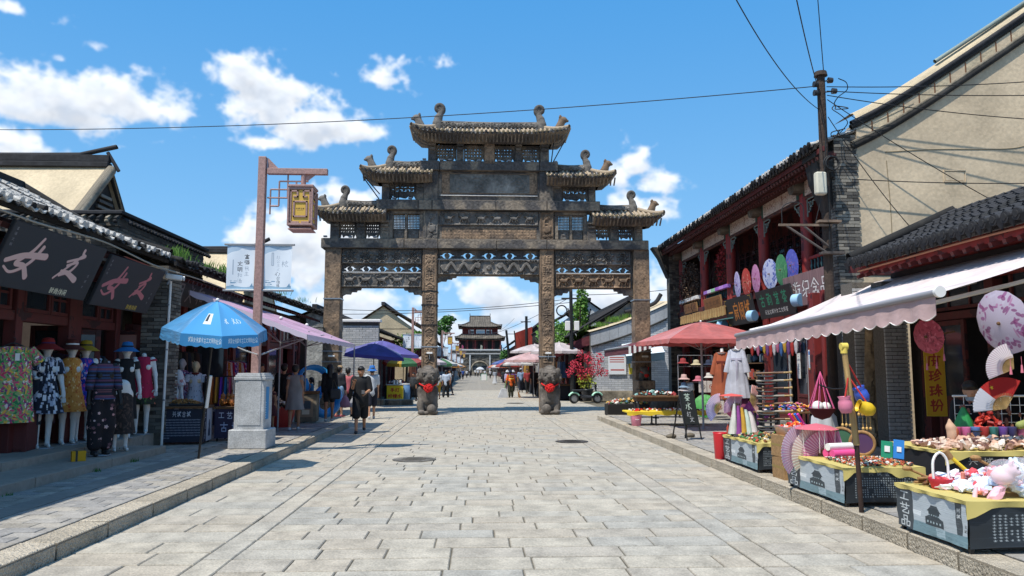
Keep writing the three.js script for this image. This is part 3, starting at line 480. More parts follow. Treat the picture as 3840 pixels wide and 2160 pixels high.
const finial=(r,x,y,d,s)=>{ 
const p=[];let a=[];for(let i=0;i<=26;i++){const t=i / 26,th=-0.6+t*8.6,q=0.2*(1-t*0.86);a.push([0.03+Math.cos(th)*q,1.0+Math.sin(th)*q*1.15,0.115-t*0.045]);}
const stem=[[-0.02,0.05,0.25],[-0.04,0.3,0.23],[0.0,0.55,0.19],[0.1,0.78,0.14]],all=stem.concat(a);
for(let i=0;i+1<all.length;i++)p.push(cap([all[i][0],all[i][1],0],all[i][2],[all[i+1][0],all[i+1][1],0],all[i+1][2]));
p.push([0.24,0.24,0,0.27,0.2,0.18],cap([0.34,0.24,0],0.12,[0.62,0.3,0],0.07),cap([0.28,0.08,0],0.07,[0.46,0.04,0],0.045),[0.25,0.32,0.09,0.06,0.05,0.05],[0.25,0.32,-0.09,0.06,0.05,0.05],[0.46,0.32,0,0.05,0.05,0.06],[0.05,0.4,0.1,0.1,0.12,0.06]);
const m=P('dragon_finial',[nets(p,0.02,0.02)],M.relief,r);m.position.set(x,y,0);m.scale.set(d*s,s,s);if(d<0)m.rotation.y=0;
};
const beast=(r,x,y,d,s)=>{const m=P('ridge_beast',[nets([cap([-0.22,0.06,0],0.1,[0.12,0.1,0],0.12),cap([0.08,0.1,0],0.17,[0.18,0.34,0],0.14),[0.24,0.45,0,0.17,0.14,0.13],cap([0.3,0.46,0],0.07,[0.42,0.42,0],0.05),[0.14,0.57,0.07,0.05,0.07,0.04],[0.14,0.57,-0.07,0.05,0.07,0.04],cap([0.2,0.02,0.06],0.05,[0.24,0.24,0.06],0.05)],0.022,0.03)],d>0&&y<0.7?M.reliefTan:M.relief,r);m.position.set(x,y,0);m.scale.set(d*s,s,s);};
const ridge=(r,x0,x1,y,h=0.2)=>{P('ridge',[RB(x1-x0,h,0.24,(x0+x1) / 2,y+h / 2-0.02,0,0.02),tube([[x0,y+h,0],[(x0+x1) / 2,y+h-0.03,0],[x1,y+h,0]],0.07,12,6)],M.arch,r);const m=P('carved_ridge',[relief(x1-x0-0.1,h*0.9,0.05,0.016,(g,W,H)=>{for(let i=0;i<W / 7;i++)swirl(g,i*7+rnd(3),H / 2+rnd(-3,3),H*0.42,i%2?1:-1,2);})],M.relief,r);m.position.set((x0+x1) / 2,y+h / 2-0.02,0.122);};
const R0=roof(ax(1252),ay(292),ax(1818)-ax(686),2.0,0.46,true,true,0.21);ridge(R0,-2.0,2.0,0.45,0.22);finial(R0,-2.06,0.36,1,0.86);finial(R0,2.02,0.36,-1,0.85);beast(R0,-2.66,0.36,-1,1.05);beast(R0,2.66,0.36,1,1.05);
for(const s of[-1,1]){
const W2=s<0?ax(836)-ax(334):ax(2150)-ax(1662),R2=roof(s<0?(ax(334)+ax(836)) / 2:(ax(1662)+ax(2150)) / 2,ay(s<0?572:585),W2,1.8,0.42,s<0,s>0,0.14);
ridge(R2,s<0?-0.25:-W2 / 2+0.45,s<0?W2 / 2-0.45:0.25,0.41,0.2);finial(R2,s<0?-0.32:0.32,0.34,-s,0.74);beast(R2,s*0.93,0.3,s,0.95);
const W3=ax(510)-ax(5),R3=roof(s<0?(ax(5)+ax(510)) / 2:(ax(1988)+ax(2505)) / 2,ay(s<0?848:862),W3,1.7,0.4,s<0,s>0,0.13);
ridge(R3,s<0?-0.2:-W3 / 2+0.2,s<0?W3 / 2-0.2:0.2,0.39,0.18);finial(R3,s<0?-0.34:0.3,0.32,-s,0.7);beast(R3,s*0.95,0.28,s,0.9);
}
for(const[x0,y0,x1,y1]of[[340,590,452,735],[352,590,456,700],[560,590,566,735],[600,590,590,735],[1715,330,1700,460],[1800,310,1712,462]])P('iron_strut',[bar([ax(x0),ay(y0),0.45],[ax(x1),ay(y1),0.2],0.022)],M.blackMetal,A);
for(const[x,y]of[[775,462],[900,464],[960,464],[1100,466],[1170,466],[1320,466],[1390,466],[1560,466],[1730,470],[560,738],[676,738],[1815,742],[1920,746],[78,1008],[255,1010],[430,1010],[2060,1028],[2220,1028],[2380,1028]])P('floodlight',[RB(0.14,0.06,0.12,ax(x),ay(y)+0.045,0.28,0.012)],M.grey,A);
// stepped drum stones by the outer columns
for(const s of[-1,1]){const b=P('drum_stone',[RB(0.7,0.35,0.95,s*5.97,0.18,0.72,0.03),RB(0.66,0.3,0.8,s*5.97,0.5,0.66,0.03),RB(0.62,0.26,0.7,s*5.97,0.78,0.62,0.03),RB(0.64,0.34,0.62,s*5.97,1.08,0.6,0.04)],M.archLight,A);}
// guardian lions
const lionP=(d)=>[
cap([0,0.45,-0.12],0.36,[0,0.95,0.0],0.29),[0,0.32,-0.14,0.4,0.36,0.4],cap([0,0.55,0.08],0.27,[0,1.1,0.1],0.27),
cap([-0.24,0.12,0.27],0.1,[-0.26,0.9,0.12],0.13),cap([0.24,0.12,0.27],0.1,[0.26,0.9,0.12],0.13),[-0.24,0.09,0.37,0.14,0.09,0.17],[0.24,0.09,0.37,0.14,0.09,0.17],[d*0.12,0.2,0.44,0.17,0.19,0.16],[-d*0.05,0.07,0.42,0.12,0.07,0.12],
[0,1.42,0.16,0.34,0.31,0.3],[0.02*d,1.3,0.4,0.22,0.14,0.15],[0.02*d,1.15,0.36,0.19,0.08,0.14],[0.02*d,1.38,0.53,0.08,0.06,0.06],[-0.15,1.53,0.4,0.12,0.06,0.08],[0.15,1.53,0.4,0.12,0.06,0.08],[-0.16,1.44,0.43,0.06,0.05,0.05],[0.16,1.44,0.43,0.06,0.05,0.05],[0,1.68,0.12,0.22,0.13,0.2],[-0.3,1.58,0.12,0.1,0.14,0.09],[0.3,1.58,0.12,0.1,0.14,0.09],[-0.1,1.22,0.5,0.05,0.05,0.05],[0.14,1.22,0.5,0.05,0.05,0.05],
...Array.from({length:11},(_,i)=>{const a=(i / 10-0.5)*4.4;return[Math.sin(a)*0.37,1.36+Math.cos(a)*0.3,0.06+(i%2)*0.06,0.09,0.09,0.09];})];
const petals=(x,y,z,r)=>{const g=[];seed(9);for(let i=0;i<46;i++){const a=rnd(7),q=rnd(0,1),e=Math.acos(q);g.push(mv(new THREE.SphereGeometry(r*0.36,6,4).scale(1,0.45,1).rotateX(rnd(3)).rotateZ(rnd(3)),x+Math.cos(a)*Math.sin(e)*r*0.85,y+Math.sin(a)*Math.sin(e)*r*0.85,z+q*r*0.6));}return g;};
for(const[d,x,lab]of[[1,-1.83,'stone guardian lion with a red ribbon flower before the left inner column'],[-1,2.74,'stone guardian lion with a red ribbon flower before the right inner column']]){
const o=T('stone_lion',lab,'stone lion',[x,0.005,-28.75],d*0.12,'stone guardian lions of the archway');
P('body',[nets(lionP(d),0.022,0.022)],M.lion,o);
for(const e of[-1,1])P('eye',[SP(0.032,e*0.16,1.445,0.465)],M.trimDark,o);
P('ribbon',[tube([[-0.33,1.16,0.05],[-0.27,1.1,0.28],[0,1.0,0.42],[0.27,1.1,0.28],[0.33,1.16,0.05]],0.028,24,6)],M.redCloth,o);P('ribbon_flower',petals(0,0.98,0.44,0.16),M.redCloth,o);
}
for(const[s,lab]of[[-1,'small stone lion on the drum stone of the left outer column'],[1,'small stone lion with a red ribbon on the drum stone of the right outer column']]){
const o=T('stone_lion',lab,'stone lion',[0.43+s*5.97,1.24,-29.02],0,'stone guardian lions of the archway');
P('body',[nets([[0,0.2,-0.02,0.24,0.2,0.2],[0,0.36,0.1,0.19,0.17,0.17],[0,0.3,0.24,0.12,0.1,0.1],[-0.16,0.46,0.08,0.06,0.07,0.05],[0.16,0.46,0.08,0.06,0.07,0.05],cap([-0.14,0.02,0.14],0.06,[-0.14,0.22,0.1],0.07),cap([0.14,0.02,0.14],0.06,[0.14,0.22,0.1],0.07),cap([-0.12,0.1,-0.1],0.09,[0.12,0.1,-0.1],0.09)],0.022,0.04)],M.lion,o);
if(s>0){P('ribbon',[tube([[-0.2,0.34,0.12],[0,0.25,0.3],[0.1,0.5,0.2]],0.025,14,5)],M.redCloth,o);P('ribbon_flower',petals(0,0.2,0.27,0.08),M.redCloth,o);}
}
}
// ---------------------------------------------------------------- people, dummies, parasols, eaves
const rotX=(p,a,py,pz=0)=>{const c=Math.cos(a),s=Math.sin(a),y=p[1]-py,z=p[2]-pz;return[p[0],py+y*c-z*s,pz+y*s+z*c];};
function figure(par,o){ 
const s=(o.H||1.7) / 1.72,h=(o.h||0.022),hp=0.9,hx=o.fem?0.085:0.09,sx=o.fem?0.15:0.175,sk=o.skin||M.skin,ln=o.lean||0,fat=o.fat||1;
const S=(p)=>(p.length===6?p.map((v)=>v*s):p.length===8?p.map((v)=>v*s):[...p.slice(0,8).map((v)=>v*s),p[8]]);
const up=(p)=>rotX(p,ln,hp);
const legs=(o.legs||[[0.04,0],[-0.04,0]]).map(([a,k],i)=>{const x=(i?1:-1)*hx,K=[x*1.05,hp-0.43*Math.cos(a),0.43*Math.sin(a)],b=a-k;return{hip:[x,hp,0],knee:K,ank:[x*1.05,K[1]-0.4*Math.cos(b),K[2]+0.4*Math.sin(b)],b};});
let low=Math.min(...legs.map((l)=>l.ank[1]))-0.07;if(o.sit!==undefined)low=0;
const dn=(p)=>[p[0],p[1]-low,p[2]];
for(const l of legs){l.hip=dn(l.hip);l.knee=dn(l.knee);l.ank=dn(l.ank);}
const U=(p)=>dn(up(p));
const arms=(o.arms||[[0.08,0.1,0.15],[-0.08,0.1,0.15]]).map(([a,out,e,inn=0],i)=>{const d=i?1:-1,A=[d*sx,1.4,0],E=[A[0]+d*0.29*Math.sin(out),A[1]-0.29*Math.cos(a)*Math.cos(out),0.29*Math.sin(a)],f=a+e,W=[E[0]+d*0.25*(Math.sin(out*0.6)-inn),E[1]-0.25*Math.cos(f)*(1-Math.abs(inn)*0.4),E[2]+0.25*Math.sin(f)],Hn=[W[0]-d*inn*0.07,W[1]-0.075*Math.cos(f),W[2]+0.075*Math.sin(f)];return{sh:U(A),el:U(E),wr:U(W),hand:U(Hn),f,d};});
const ty=o.turn||0,nod=o.nod||0,hd=(p)=>{let q=[p[0],p[1]-1.5,p[2]];q=rotX(q,nod,0);const c=Math.cos(ty),n=Math.sin(ty);return U([q[0]*c+q[2]*n,q[1]+1.5,-q[0]*n+q[2]*c]);};
const eh=(p,r)=>[...hd(p),...r];
const body=[];
if(!o.headless)body.push(eh([0,1.61,0.005],[0.077,0.105,0.092]),eh([0,1.54,0.035],[0.056,0.06,0.058]),eh([0,1.585,0.104],[0.014,0.022,0.02]),eh([-0.079,1.59,-0.005],[0.012,0.03,0.02]),eh([0.079,1.59,-0.005],[0.012,0.03,0.02]));
if(!o.nohead)body.push(cap(U([0,1.4,-0.012]),0.055,o.headless?U([0,1.48,-0.005]):hd([0,1.53,0]),0.047));
body.push(cap(U([-0.085,1.33,0]),0.09,U([0.085,1.33,0]),0.09,1.15),cap(U([0,1.28,0.005]),0.125*fat,U([0,1.05,0]),0.118*fat,1.25),cap(U([-0.06,0.95,0]),0.112*fat,U([0.06,0.95,0]),0.112*fat,1.15));
if(o.fem)body.push([...U([-0.07,1.25,0.075]),0.06,0.06,0.05],[...U([0.07,1.25,0.075]),0.06,0.06,0.05]);
const fingers=[];
if(!o.noarms)for(const a of arms){
body.push(cap(a.sh,0.055,a.el,0.041),cap(a.el,0.041,a.wr,0.028),cap(a.wr,0.027,a.hand,0.033,1));
const dir=V(...a.hand).sub(V(...a.wr)).normalize(),side=V(0,0,1).cross(dir);if(side.length()<0.2)side.set(1,0,0);side.normalize();
if(h<0.03)for(let k=0;k<5;k++){const th=k===4,b=V(...a.hand).addScaledVector(side,th?-0.03*a.d:(k-1.5)*0.017).addScaledVector(dir,th?-0.03:0.02),e=b.clone().addScaledVector(dir,th?0.035:0.062-Math.abs(k-1.4)*0.008).addScaledVector(side,th?-0.03*a.d:0),m=e.clone().addScaledVector(dir,0.02).add(V(0,0,o.curl??0.012));fingers.push(bar([b.x*s,b.y*s,b.z*s],[e.x*s,e.y*s,e.z*s],0.0095*s,5),bar([e.x*s,e.y*s,e.z*s],[m.x*s,m.y*s,m.z*s],0.009*s,5,0.006*s));}
}
if(!o.nolegs)for(const l of legs)body.push(cap(l.hip,0.085*(o.fat||1),l.knee,0.055),cap([l.knee[0],l.knee[1],l.knee[2]-0.008],0.052,l.ank,0.036),cap([l.ank[0],l.ank[1]-0.02,l.ank[2]-0.02],0.036,[l.ank[0],l.ank[1]-0.042,l.ank[2]+0.13*Math.cos(l.b)],0.026));
P('body',[nets(body.map(S),h,0.03),...fingers],sk,par);
const cl=(name,pr,m,k=0.03)=>P(name,[nets(pr.map(S),Math.max(0.018,h),k)],m,par),g=0.02;
if(o.top){
const t=o.top,pr=[cap(U([-0.085,1.34,0]),0.09+g,U([0.085,1.34,0]),0.09+g,1.15),cap(U([0,1.3,0.005]),(0.125+g*1.2)*fat,U([0,t.len||0.95,0.005]),(0.125+g*1.6)*fat,1.2)];if(o.fem)pr.push([...U([-0.07,1.25,0.075]),0.07,0.07,0.06],[...U([0.07,1.25,0.075]),0.07,0.07,0.06]);
const sl=t.sleeve??0.6;for(const a of arms){const k=Math.min(sl,1);if(sl>0)pr.push(cap(a.sh,0.058+g,[0,1,2].map((i)=>lerp(a.sh[i],a.el[i],k)),0.052+g));if(sl>1)pr.push(cap(a.el,0.05+g,[0,1,2].map((i)=>lerp(a.el[i],a.wr[i],sl-1)),0.036+g));}
cl('top',pr,t.m);
}
if(o.bottom){
const t=o.bottom;
if(t.kind==='skirt')P('skirt',[loft([[1.06,0,0,0.135,0.105],[0.95,0,0,0.17,0.14],[lerp(0.95,t.len,0.5),0,0,0.19,0.165,0.03,8],[t.len,0,0,0.2+(t.flare||0.03),0.18+(t.flare||0.03),0.06,8]].map((r)=>r.map((v,i)=>(i===0?(v-low)*s:i<5?v*s:v))),26)],t.m,par);
else{const pr=[cap(U([-0.06,0.97,0]),0.115*fat+0.012,U([0.06,0.97,0]),0.115*fat+0.012,1.12)],q=t.len??0.8;for(const l of legs){const k=Math.min(q,1),w=t.wide||0;pr.push(cap(l.hip,0.092*fat+0.012,[0,1,2].map((i)=>lerp(l.hip[i],l.knee[i],k)),0.066+0.014+w));if(q>1)pr.push(cap(l.knee,0.07+w,[0,1,2].map((i)=>lerp(l.knee[i],l.ank[i],q-1)),0.055+w));}cl(q>1?'trousers':'shorts',pr,t.m);}
}
if(o.dress){
const t=o.dress,e=t.len,fl=t.flare??0.05,w=t.waist??0.15,R=[[1.455,0,-0.005,0.075,0.062],[1.43,0,-0.005,sx-0.02,0.075],[1.38,0,0,sx+0.012,0.1],[1.25,0,0.005,sx+0.002,0.125],[1.08,0,0,w,0.115,0.01,7],[0.92,0,0,0.18,0.145,0.015,7],[lerp(0.92,e,0.35),0,0,0.18+fl*0.4,0.15+fl*0.3,0.03,7],[lerp(0.92,e,0.7),0,0,0.18+fl*0.7,0.15+fl*0.6,0.05,7],[e,0,0,0.18+fl,0.15+fl*0.85,0.065,7]];
const d=P('dress',[loft(R.map((r)=>r.map((v,i)=>(i===0?(v-low)*s:i<5?v*s:v))),32),...(t.sleeve?arms.map((a)=>{const q=[0,1,2].map((i)=>lerp(a.sh[i],a.el[i],Math.min(1,t.sleeve)));const k=bar(a.sh.map((v)=>v*s),q.map((v)=>v*s),0.07*s,12,(0.072+(t.bell||0))*s);return k;}):[])],t.m,par);
if(t.sleeve>1)P('sleeve',arms.map((a)=>bar(a.el.map((v)=>v*s),[0,1,2].map((i)=>lerp(a.el[i],a.wr[i],t.sleeve-1)*s),0.062*s,10,(0.06+(t.bell||0))*s)),t.m,d);
}
if(o.hair&&!o.headless){const pr=[eh([0,1.648,-0.022],[0.088,0.085,0.095]),eh([0,1.6,-0.045],[0.086,0.09,0.075]),eh([0,1.68,0.025],[0.08,0.05,0.075])];if(o.hair==='long')pr.push(cap(hd([0,1.58,-0.06]),0.082,U([0,1.36,-0.085]),0.075));if(o.hair==='bun')pr.push(eh([0,1.7,-0.08],[0.05,0.05,0.05]));if(o.hair==='tail')pr.push(cap(hd([0,1.62,-0.11]),0.04,U([0,1.4,-0.14]),0.03));cl('hair',pr,o.hairM||M.hair,0.03);}
if(o.hat){ 
const t=o.hat,br=t.brim??0.17,rings=t.cap?[[1.655,0,0,0.093,0.1],[1.69,0,0,0.09,0.096],[1.73,0,0,0.07,0.075],[1.745,0,0,0.005,0.005]]:[[1.66-br*(t.droop??0.35),0,0,br,br*1.05,0.03,3],[1.665,0,0,0.1,0.105],[1.72,0,0,0.096,0.1],[1.76,0,0,0.078,0.08],[1.775,0,0,0.005,0.005]];
const G=[loft(rings,24)];if(t.cap)G.push(mv(new THREE.CylinderGeometry(0.09,0.09,0.012,16).scale(1,1,0.8),0,1.66,0.09));
const q=new THREE.Group(),hc=hd([0,1.6,0]);const m=P('hat',G,t.m,par);m.geometry.translate(0,-1.6,0);m.geometry.scale(s,s,s);m.position.set(hc[0]*s,hc[1]*s,hc[2]*s);m.rotation.set(nod+ln,ty,0,'YXZ');
if(t.band){const b=P('hat_band',[loft([[1.672,0,0,0.102,0.107],[1.695,0,0,0.1,0.105]],20)],t.band,m);b.geometry.translate(0,-1.6,0);b.geometry.scale(s,s,s);}
}
if(o.shoes)P('shoes',[nets(legs.map((l)=>S(cap([l.ank[0],l.ank[1]-0.028,l.ank[2]-0.03],0.046,[l.ank[0]*1.05,l.ank[1]-0.035,l.ank[2]+0.14*Math.cos(l.b)],0.036))).concat(o.boots?legs.map((l)=>S(cap(l.ank,0.05,[l.ank[0],l.ank[1]+0.2,l.ank[2]],0.055))):[]),Math.max(0.016,h*0.8),0.02)],o.shoes,par);
if(o.face){const q=(p)=>hd(p).map((v)=>v*s);P('eyes',[-1,1].map((e)=>SP(0.0055*s,...q([e*0.03,1.606,0.09]),1.6,0.8,0.8)),M.dark,par);P('mouth',[SP(0.012*s,...q([0,1.545,0.09]),1.5,0.4,0.5)],mat('#8a4a42'),par);}
return{arms:arms.map((a)=>({hand:a.hand.map((v)=>v*s),wr:a.wr.map((v)=>v*s),sh:a.sh.map((v)=>v*s)})),head:hd([0,1.6,0]).map((v)=>v*s),s};
}
function person(label,pos,ry,o,group){const t=T('person',label,'person',pos,ry,group);t.userData.joints=undefined;delete t.userData.joints;const j=figure(t,o);t.joints=j;return t;}
function parasol(label,pos,o){
const{n=8,R=1.3,rise=0.45,Hh=2.2,val=0.18,cols,tilt=[0,0],sq=false,poleR=0.02,poleM=M.blackMetal,group,name='parasol',cat='parasol',lean=[0,0],baseY=0,tri=false}=o;
const t=T(name,label,cat,pos,o.ry||0,group),top=V(lean[0],Hh,lean[1]);
P('pole',[bar([0,baseY,0],[top.x,top.y+rise,top.z],poleR,8)],poleM,t);
const c=new THREE.Group();c.name='canopy';c.position.copy(top);c.rotation.set(tilt[0],0,tilt[1]);t.add(c);
const ang=(i)=>i / n*2*PI+(sq?PI / 4:0),rad=sq?R*Math.SQRT2:R;
for(let i=0;i<n;i++){
const a0=ang(i),a1=ang(i+1),e=(u,v)=>{const x=lerp(Math.sin(a0),Math.sin(a1),u)*rad,z=lerp(Math.cos(a0),Math.cos(a1),u)*rad;return[x,z];};
const w=2*Math.sin(PI / n)*rad,m=cols[i%cols.length];
P('canopy_panel',[patch(8,7,(u,v)=>{const[x,z]=e(u,v),sg=4*u*(1-u);return[x*v*(1-0.03*sg*v),rise*(1-Math.pow(v,1.35))-0.035*sg*Math.sin(v*PI)*R,z*v*(1-0.03*sg*v)];},w,R)],m,c);
if(val)P('valance',[patch(14,2,(u,v)=>{const[x,z]=e(u),sg=4*u*(1-u),k=0.97+0.03*(1-sg);return[x*k*(1+v*0.02-v*0.02*Math.sin(u*30)),-val*v*(0.86+0.14*Math.abs(Math.sin(u*PI*(o.scal||4)))),z*k*(1+v*0.02)];},w,val)],o.valM?o.valM[i%o.valM.length]:m,c);
P('rib',[bar([0,rise-0.03,0],[Math.sin(a0)*rad*0.97,-0.015,Math.cos(a0)*rad*0.97],0.009,5),bar([0,-0.25,0],[Math.sin(a0)*rad*0.55,rise*0.4,Math.cos(a0)*rad*0.55],0.007,5)],o.ribM||M.steel,c);
}
P('finial',[SP(0.03,0,rise+0.02,0)],M.white,c);
return t;
}
// a tiled eave that runs along z: eave line at (x, y), the slope rising away from the street; out = +1 when the street is on the +x side
function eaves(par,o){
const{x,y,z0,z1,out,run=3,rise=1.4,sp=0.2,tm=[M.tile],bed=M.deck,raf=0.26,rm=M.rafter,r=0.062,style='disc',wob=0.006}=o;
const f=(t)=>[x-out*run*t,y+rise*(t*0.72+0.28*t*t)],len=Math.abs(z1-z0),zc=(z0+z1) / 2;
P('roof_bed',[patch(2,10,(u,v)=>[f(v)[0],f(v)[1],lerp(z0,z1,u)],len,run),B(0.05,0.1,len,x-out*0.05,y-0.06,zc)],bed,par);
const rowPts=[];for(let k=0;k<=6;k++){const q=f(k / 6*1.0-0.012);rowPts.push([q[0],q[1]+0.012,0]);}
const rows=[0,1,2].map((i)=>{const g=[];const n=14;for(let k=0;k<n;k++){const a=f(k / n-0.015),b=f((k+1.15) / n-0.015);g.push(bar([a[0],a[1]+0.02,0],[b[0],b[1]+0.005,0],r*(1.0+(i-1)*0.03),8,r*0.8));}return mg(g);});
const disc=mg([C(r*1.12,r*1.12,0.035,0,0,0,0,0,PI / 2,12),C(r*0.6,r*0.75,0.02,out*0.02,0,0,0,0,PI / 2,10)]);
const drip=mg([ext([[-0.085,0.03],[0.085,0.03],[0.07,-0.04],[0.035,-0.1],[0,-0.135],[-0.035,-0.1],[-0.07,-0.04]],0.022,0,0,0,0,PI / 2,0,0.004).rotateZ(out*-0.25)]);
const panT=mg([patch(6,1,(u,v)=>[out*(0.03-v*0.5),0.03*Math.cos((u-0.5)*5)*-1-0.02+v*0.16,(u-0.5)*sp*0.95],0.2,0.5),ext([[-sp*0.45,0.0],[-sp*0.2,-0.045],[0,-0.058],[sp*0.2,-0.045],[sp*0.45,0],[sp*0.2,-0.02],[0,-0.032],[-sp*0.2,-0.02]],0.03,out*0.03,0,0,0,PI / 2)]);
const n=Math.floor(len / sp),e=f(-0.015);
for(let i=0;i<=n;i++){
const z=Math.max(z0,z1)-(i+0.5)*sp;if(z<Math.min(z0,z1))break;
const dy=rnd(-wob,wob),m=P('roof_tile',rows[i%3],pick(tm),par);at(m,0,dy,z+rnd(-wob,wob),0,rnd(-wob,wob));
if(style==='disc')at(P('eave_tile',disc,pick(o.em||tm),par),e[0]+out*0.03,e[1]+0.015+dy,z,rnd(-0.05,0.05));
at(P('drip_tile',style==='pan'?panT:drip,pick(o.dm||tm),par),e[0]+out*(style==='pan'?0:0.03),e[1]-0.01+rnd(-wob,wob)*2,z-sp / 2,0,rnd(-0.03,0.03));
}
if(raf){const g=mg([B(o.rafL||1.1,0.075,0.075,-out*(o.rafL||1.1) / 2,0,0,0,0,-out*0.36)]);for(let z=Math.max(z0,z1)-0.1;z>Math.min(z0,z1);z-=raf)at(P('rafter',g,rm,par),x-out*0.06,y-0.14,z);}
return f;
}
const glassBay=(par,w,h,nx,ny,x,y,z,ry,fm=M.red,gm=M.glass,t=0.06,name='window')=>{ 
const g=new THREE.Group();g.name=name;g.position.set(x,y,z);g.rotation.y=ry;par.add(g);const b=[RB(w,t,0.07,0,t / 2,0,0.008),RB(w,t,0.07,0,h-t / 2,0,0.008),RB(t,h-2*t,0.066,-w / 2+t / 2,h / 2,0,0.008),RB(t,h-2*t,0.066,w / 2-t / 2,h / 2,0,0.008)];
for(let i=1;i<nx;i++)b.push(B(t*0.6,h-2*t,0.04,-w / 2+w*i / nx,h / 2,0));for(let i=1;i<ny;i++)b.push(B(w-2*t,t*0.6,0.036,0,h*i / ny,0));
P('frame',b,fm,g);P('pane',[B(w-t,h-t,0.008,0,h / 2,-0.012)],gm,g);return g;
};
const doorLeaf=(par,w,h,x,y,z,ry,fm=M.redDark,o={})=>{const g=new THREE.Group();g.name='door';g.position.set(x,y,z);g.rotation.y=ry;par.add(g);const t=0.09,ph=h*(o.panel??0.36);P('frame',[RB(t,h,0.06,-w / 2+t / 2,h / 2,0,0.008),RB(t,h,0.06,w / 2-t / 2,h / 2,0,0.008),RB(w-2*t,t,0.056,0,t / 2,0,0.008),RB(w-2*t,t,0.056,0,h-t / 2,0,0.008),RB(w-2*t,t,0.056,0,ph,0,0.008)],fm,g);P('panel',[RB(w-2*t,ph-t*1.5,0.03,0,ph / 2+t*0.25,0,0.01)],fm,g);P('pane',[B(w-2*t,h-ph-t*1.5,0.008,0,(h+ph) / 2-t*0.25,0)],o.gm||M.glass,g);if(o.handle)P('handle',[bar([w / 2-0.06,h*0.45,0.05],[w / 2-0.06,h*0.55,0.05],0.012)],M.steel,g);return g;};
// grass tufts: many thin bent blades
function grass(label,list,m,o={}){const pos=[];for(const[x,y,z,n,r,h]of list)for(let i=0;i<n;i++){const a=rnd(7),q=rnd(r),bx=x+Math.cos(a)*q,bz=z+Math.sin(a)*q,hh=h*rnd(0.5,1.1),d=rnd(7),l=rnd(0.1,0.5)*hh,w=0.009;const c=Math.cos(d),s=Math.sin(d);const p0=[bx-s*w,y,bz+c*w],p1=[bx+s*w,y,bz-c*w],p2=[bx+c*l*0.4,y+hh*0.65,bz+s*l*0.4],p3=[bx+c*l,y+hh,bz+s*l];pos.push(...p0,...p1,...p2,...p1,...p3,...p2);}const g=new THREE.BufferGeometry();g.setAttribute('position',new THREE.Float32BufferAttribute(pos,3));g.computeVertexNormals();const me=P(numbered(o.name||'grass'),[g],m,scene);tag(me,label,o.cat||'grass',null,'stuff');return me;}
function leaves(list,m,name,par,size=0.1,rim=1){const pos=[];for(const[x,y,z,rx,ry,rz,n]of list)for(let i=0;i<n;i++){const a=rnd(2*PI),c=rnd(-1,1),q=Math.cbrt(rnd(0.12,1)),s=Math.sqrt(1-c*c),p=V(x+rx*q*s*Math.cos(a),y+ry*q*c,z+rz*q*s*Math.sin(a)),d=V(rnd(-1,1),rnd(-1,0.6),rnd(-1,1)).normalize(),e=V(rnd(-1,1),rnd(-1,1),rnd(-1,1)).cross(d).normalize(),L1=size*rnd(0.6,1.3),w=L1*0.3;const A=p,Bq=p.clone().addScaledVector(d,L1*0.5).addScaledVector(e,w),Cq=p.clone().addScaledVector(d,L1),D=p.clone().addScaledVector(d,L1*0.5).addScaledVector(e,-w);for(const v of[A,Bq,Cq,A,Cq,D])pos.push(v.x,v.y,v.z);}const g=new THREE.BufferGeometry();g.setAttribute('position',new THREE.Float32BufferAttribute(pos,3));g.computeVertexNormals();return P(name,[g],m,par);}
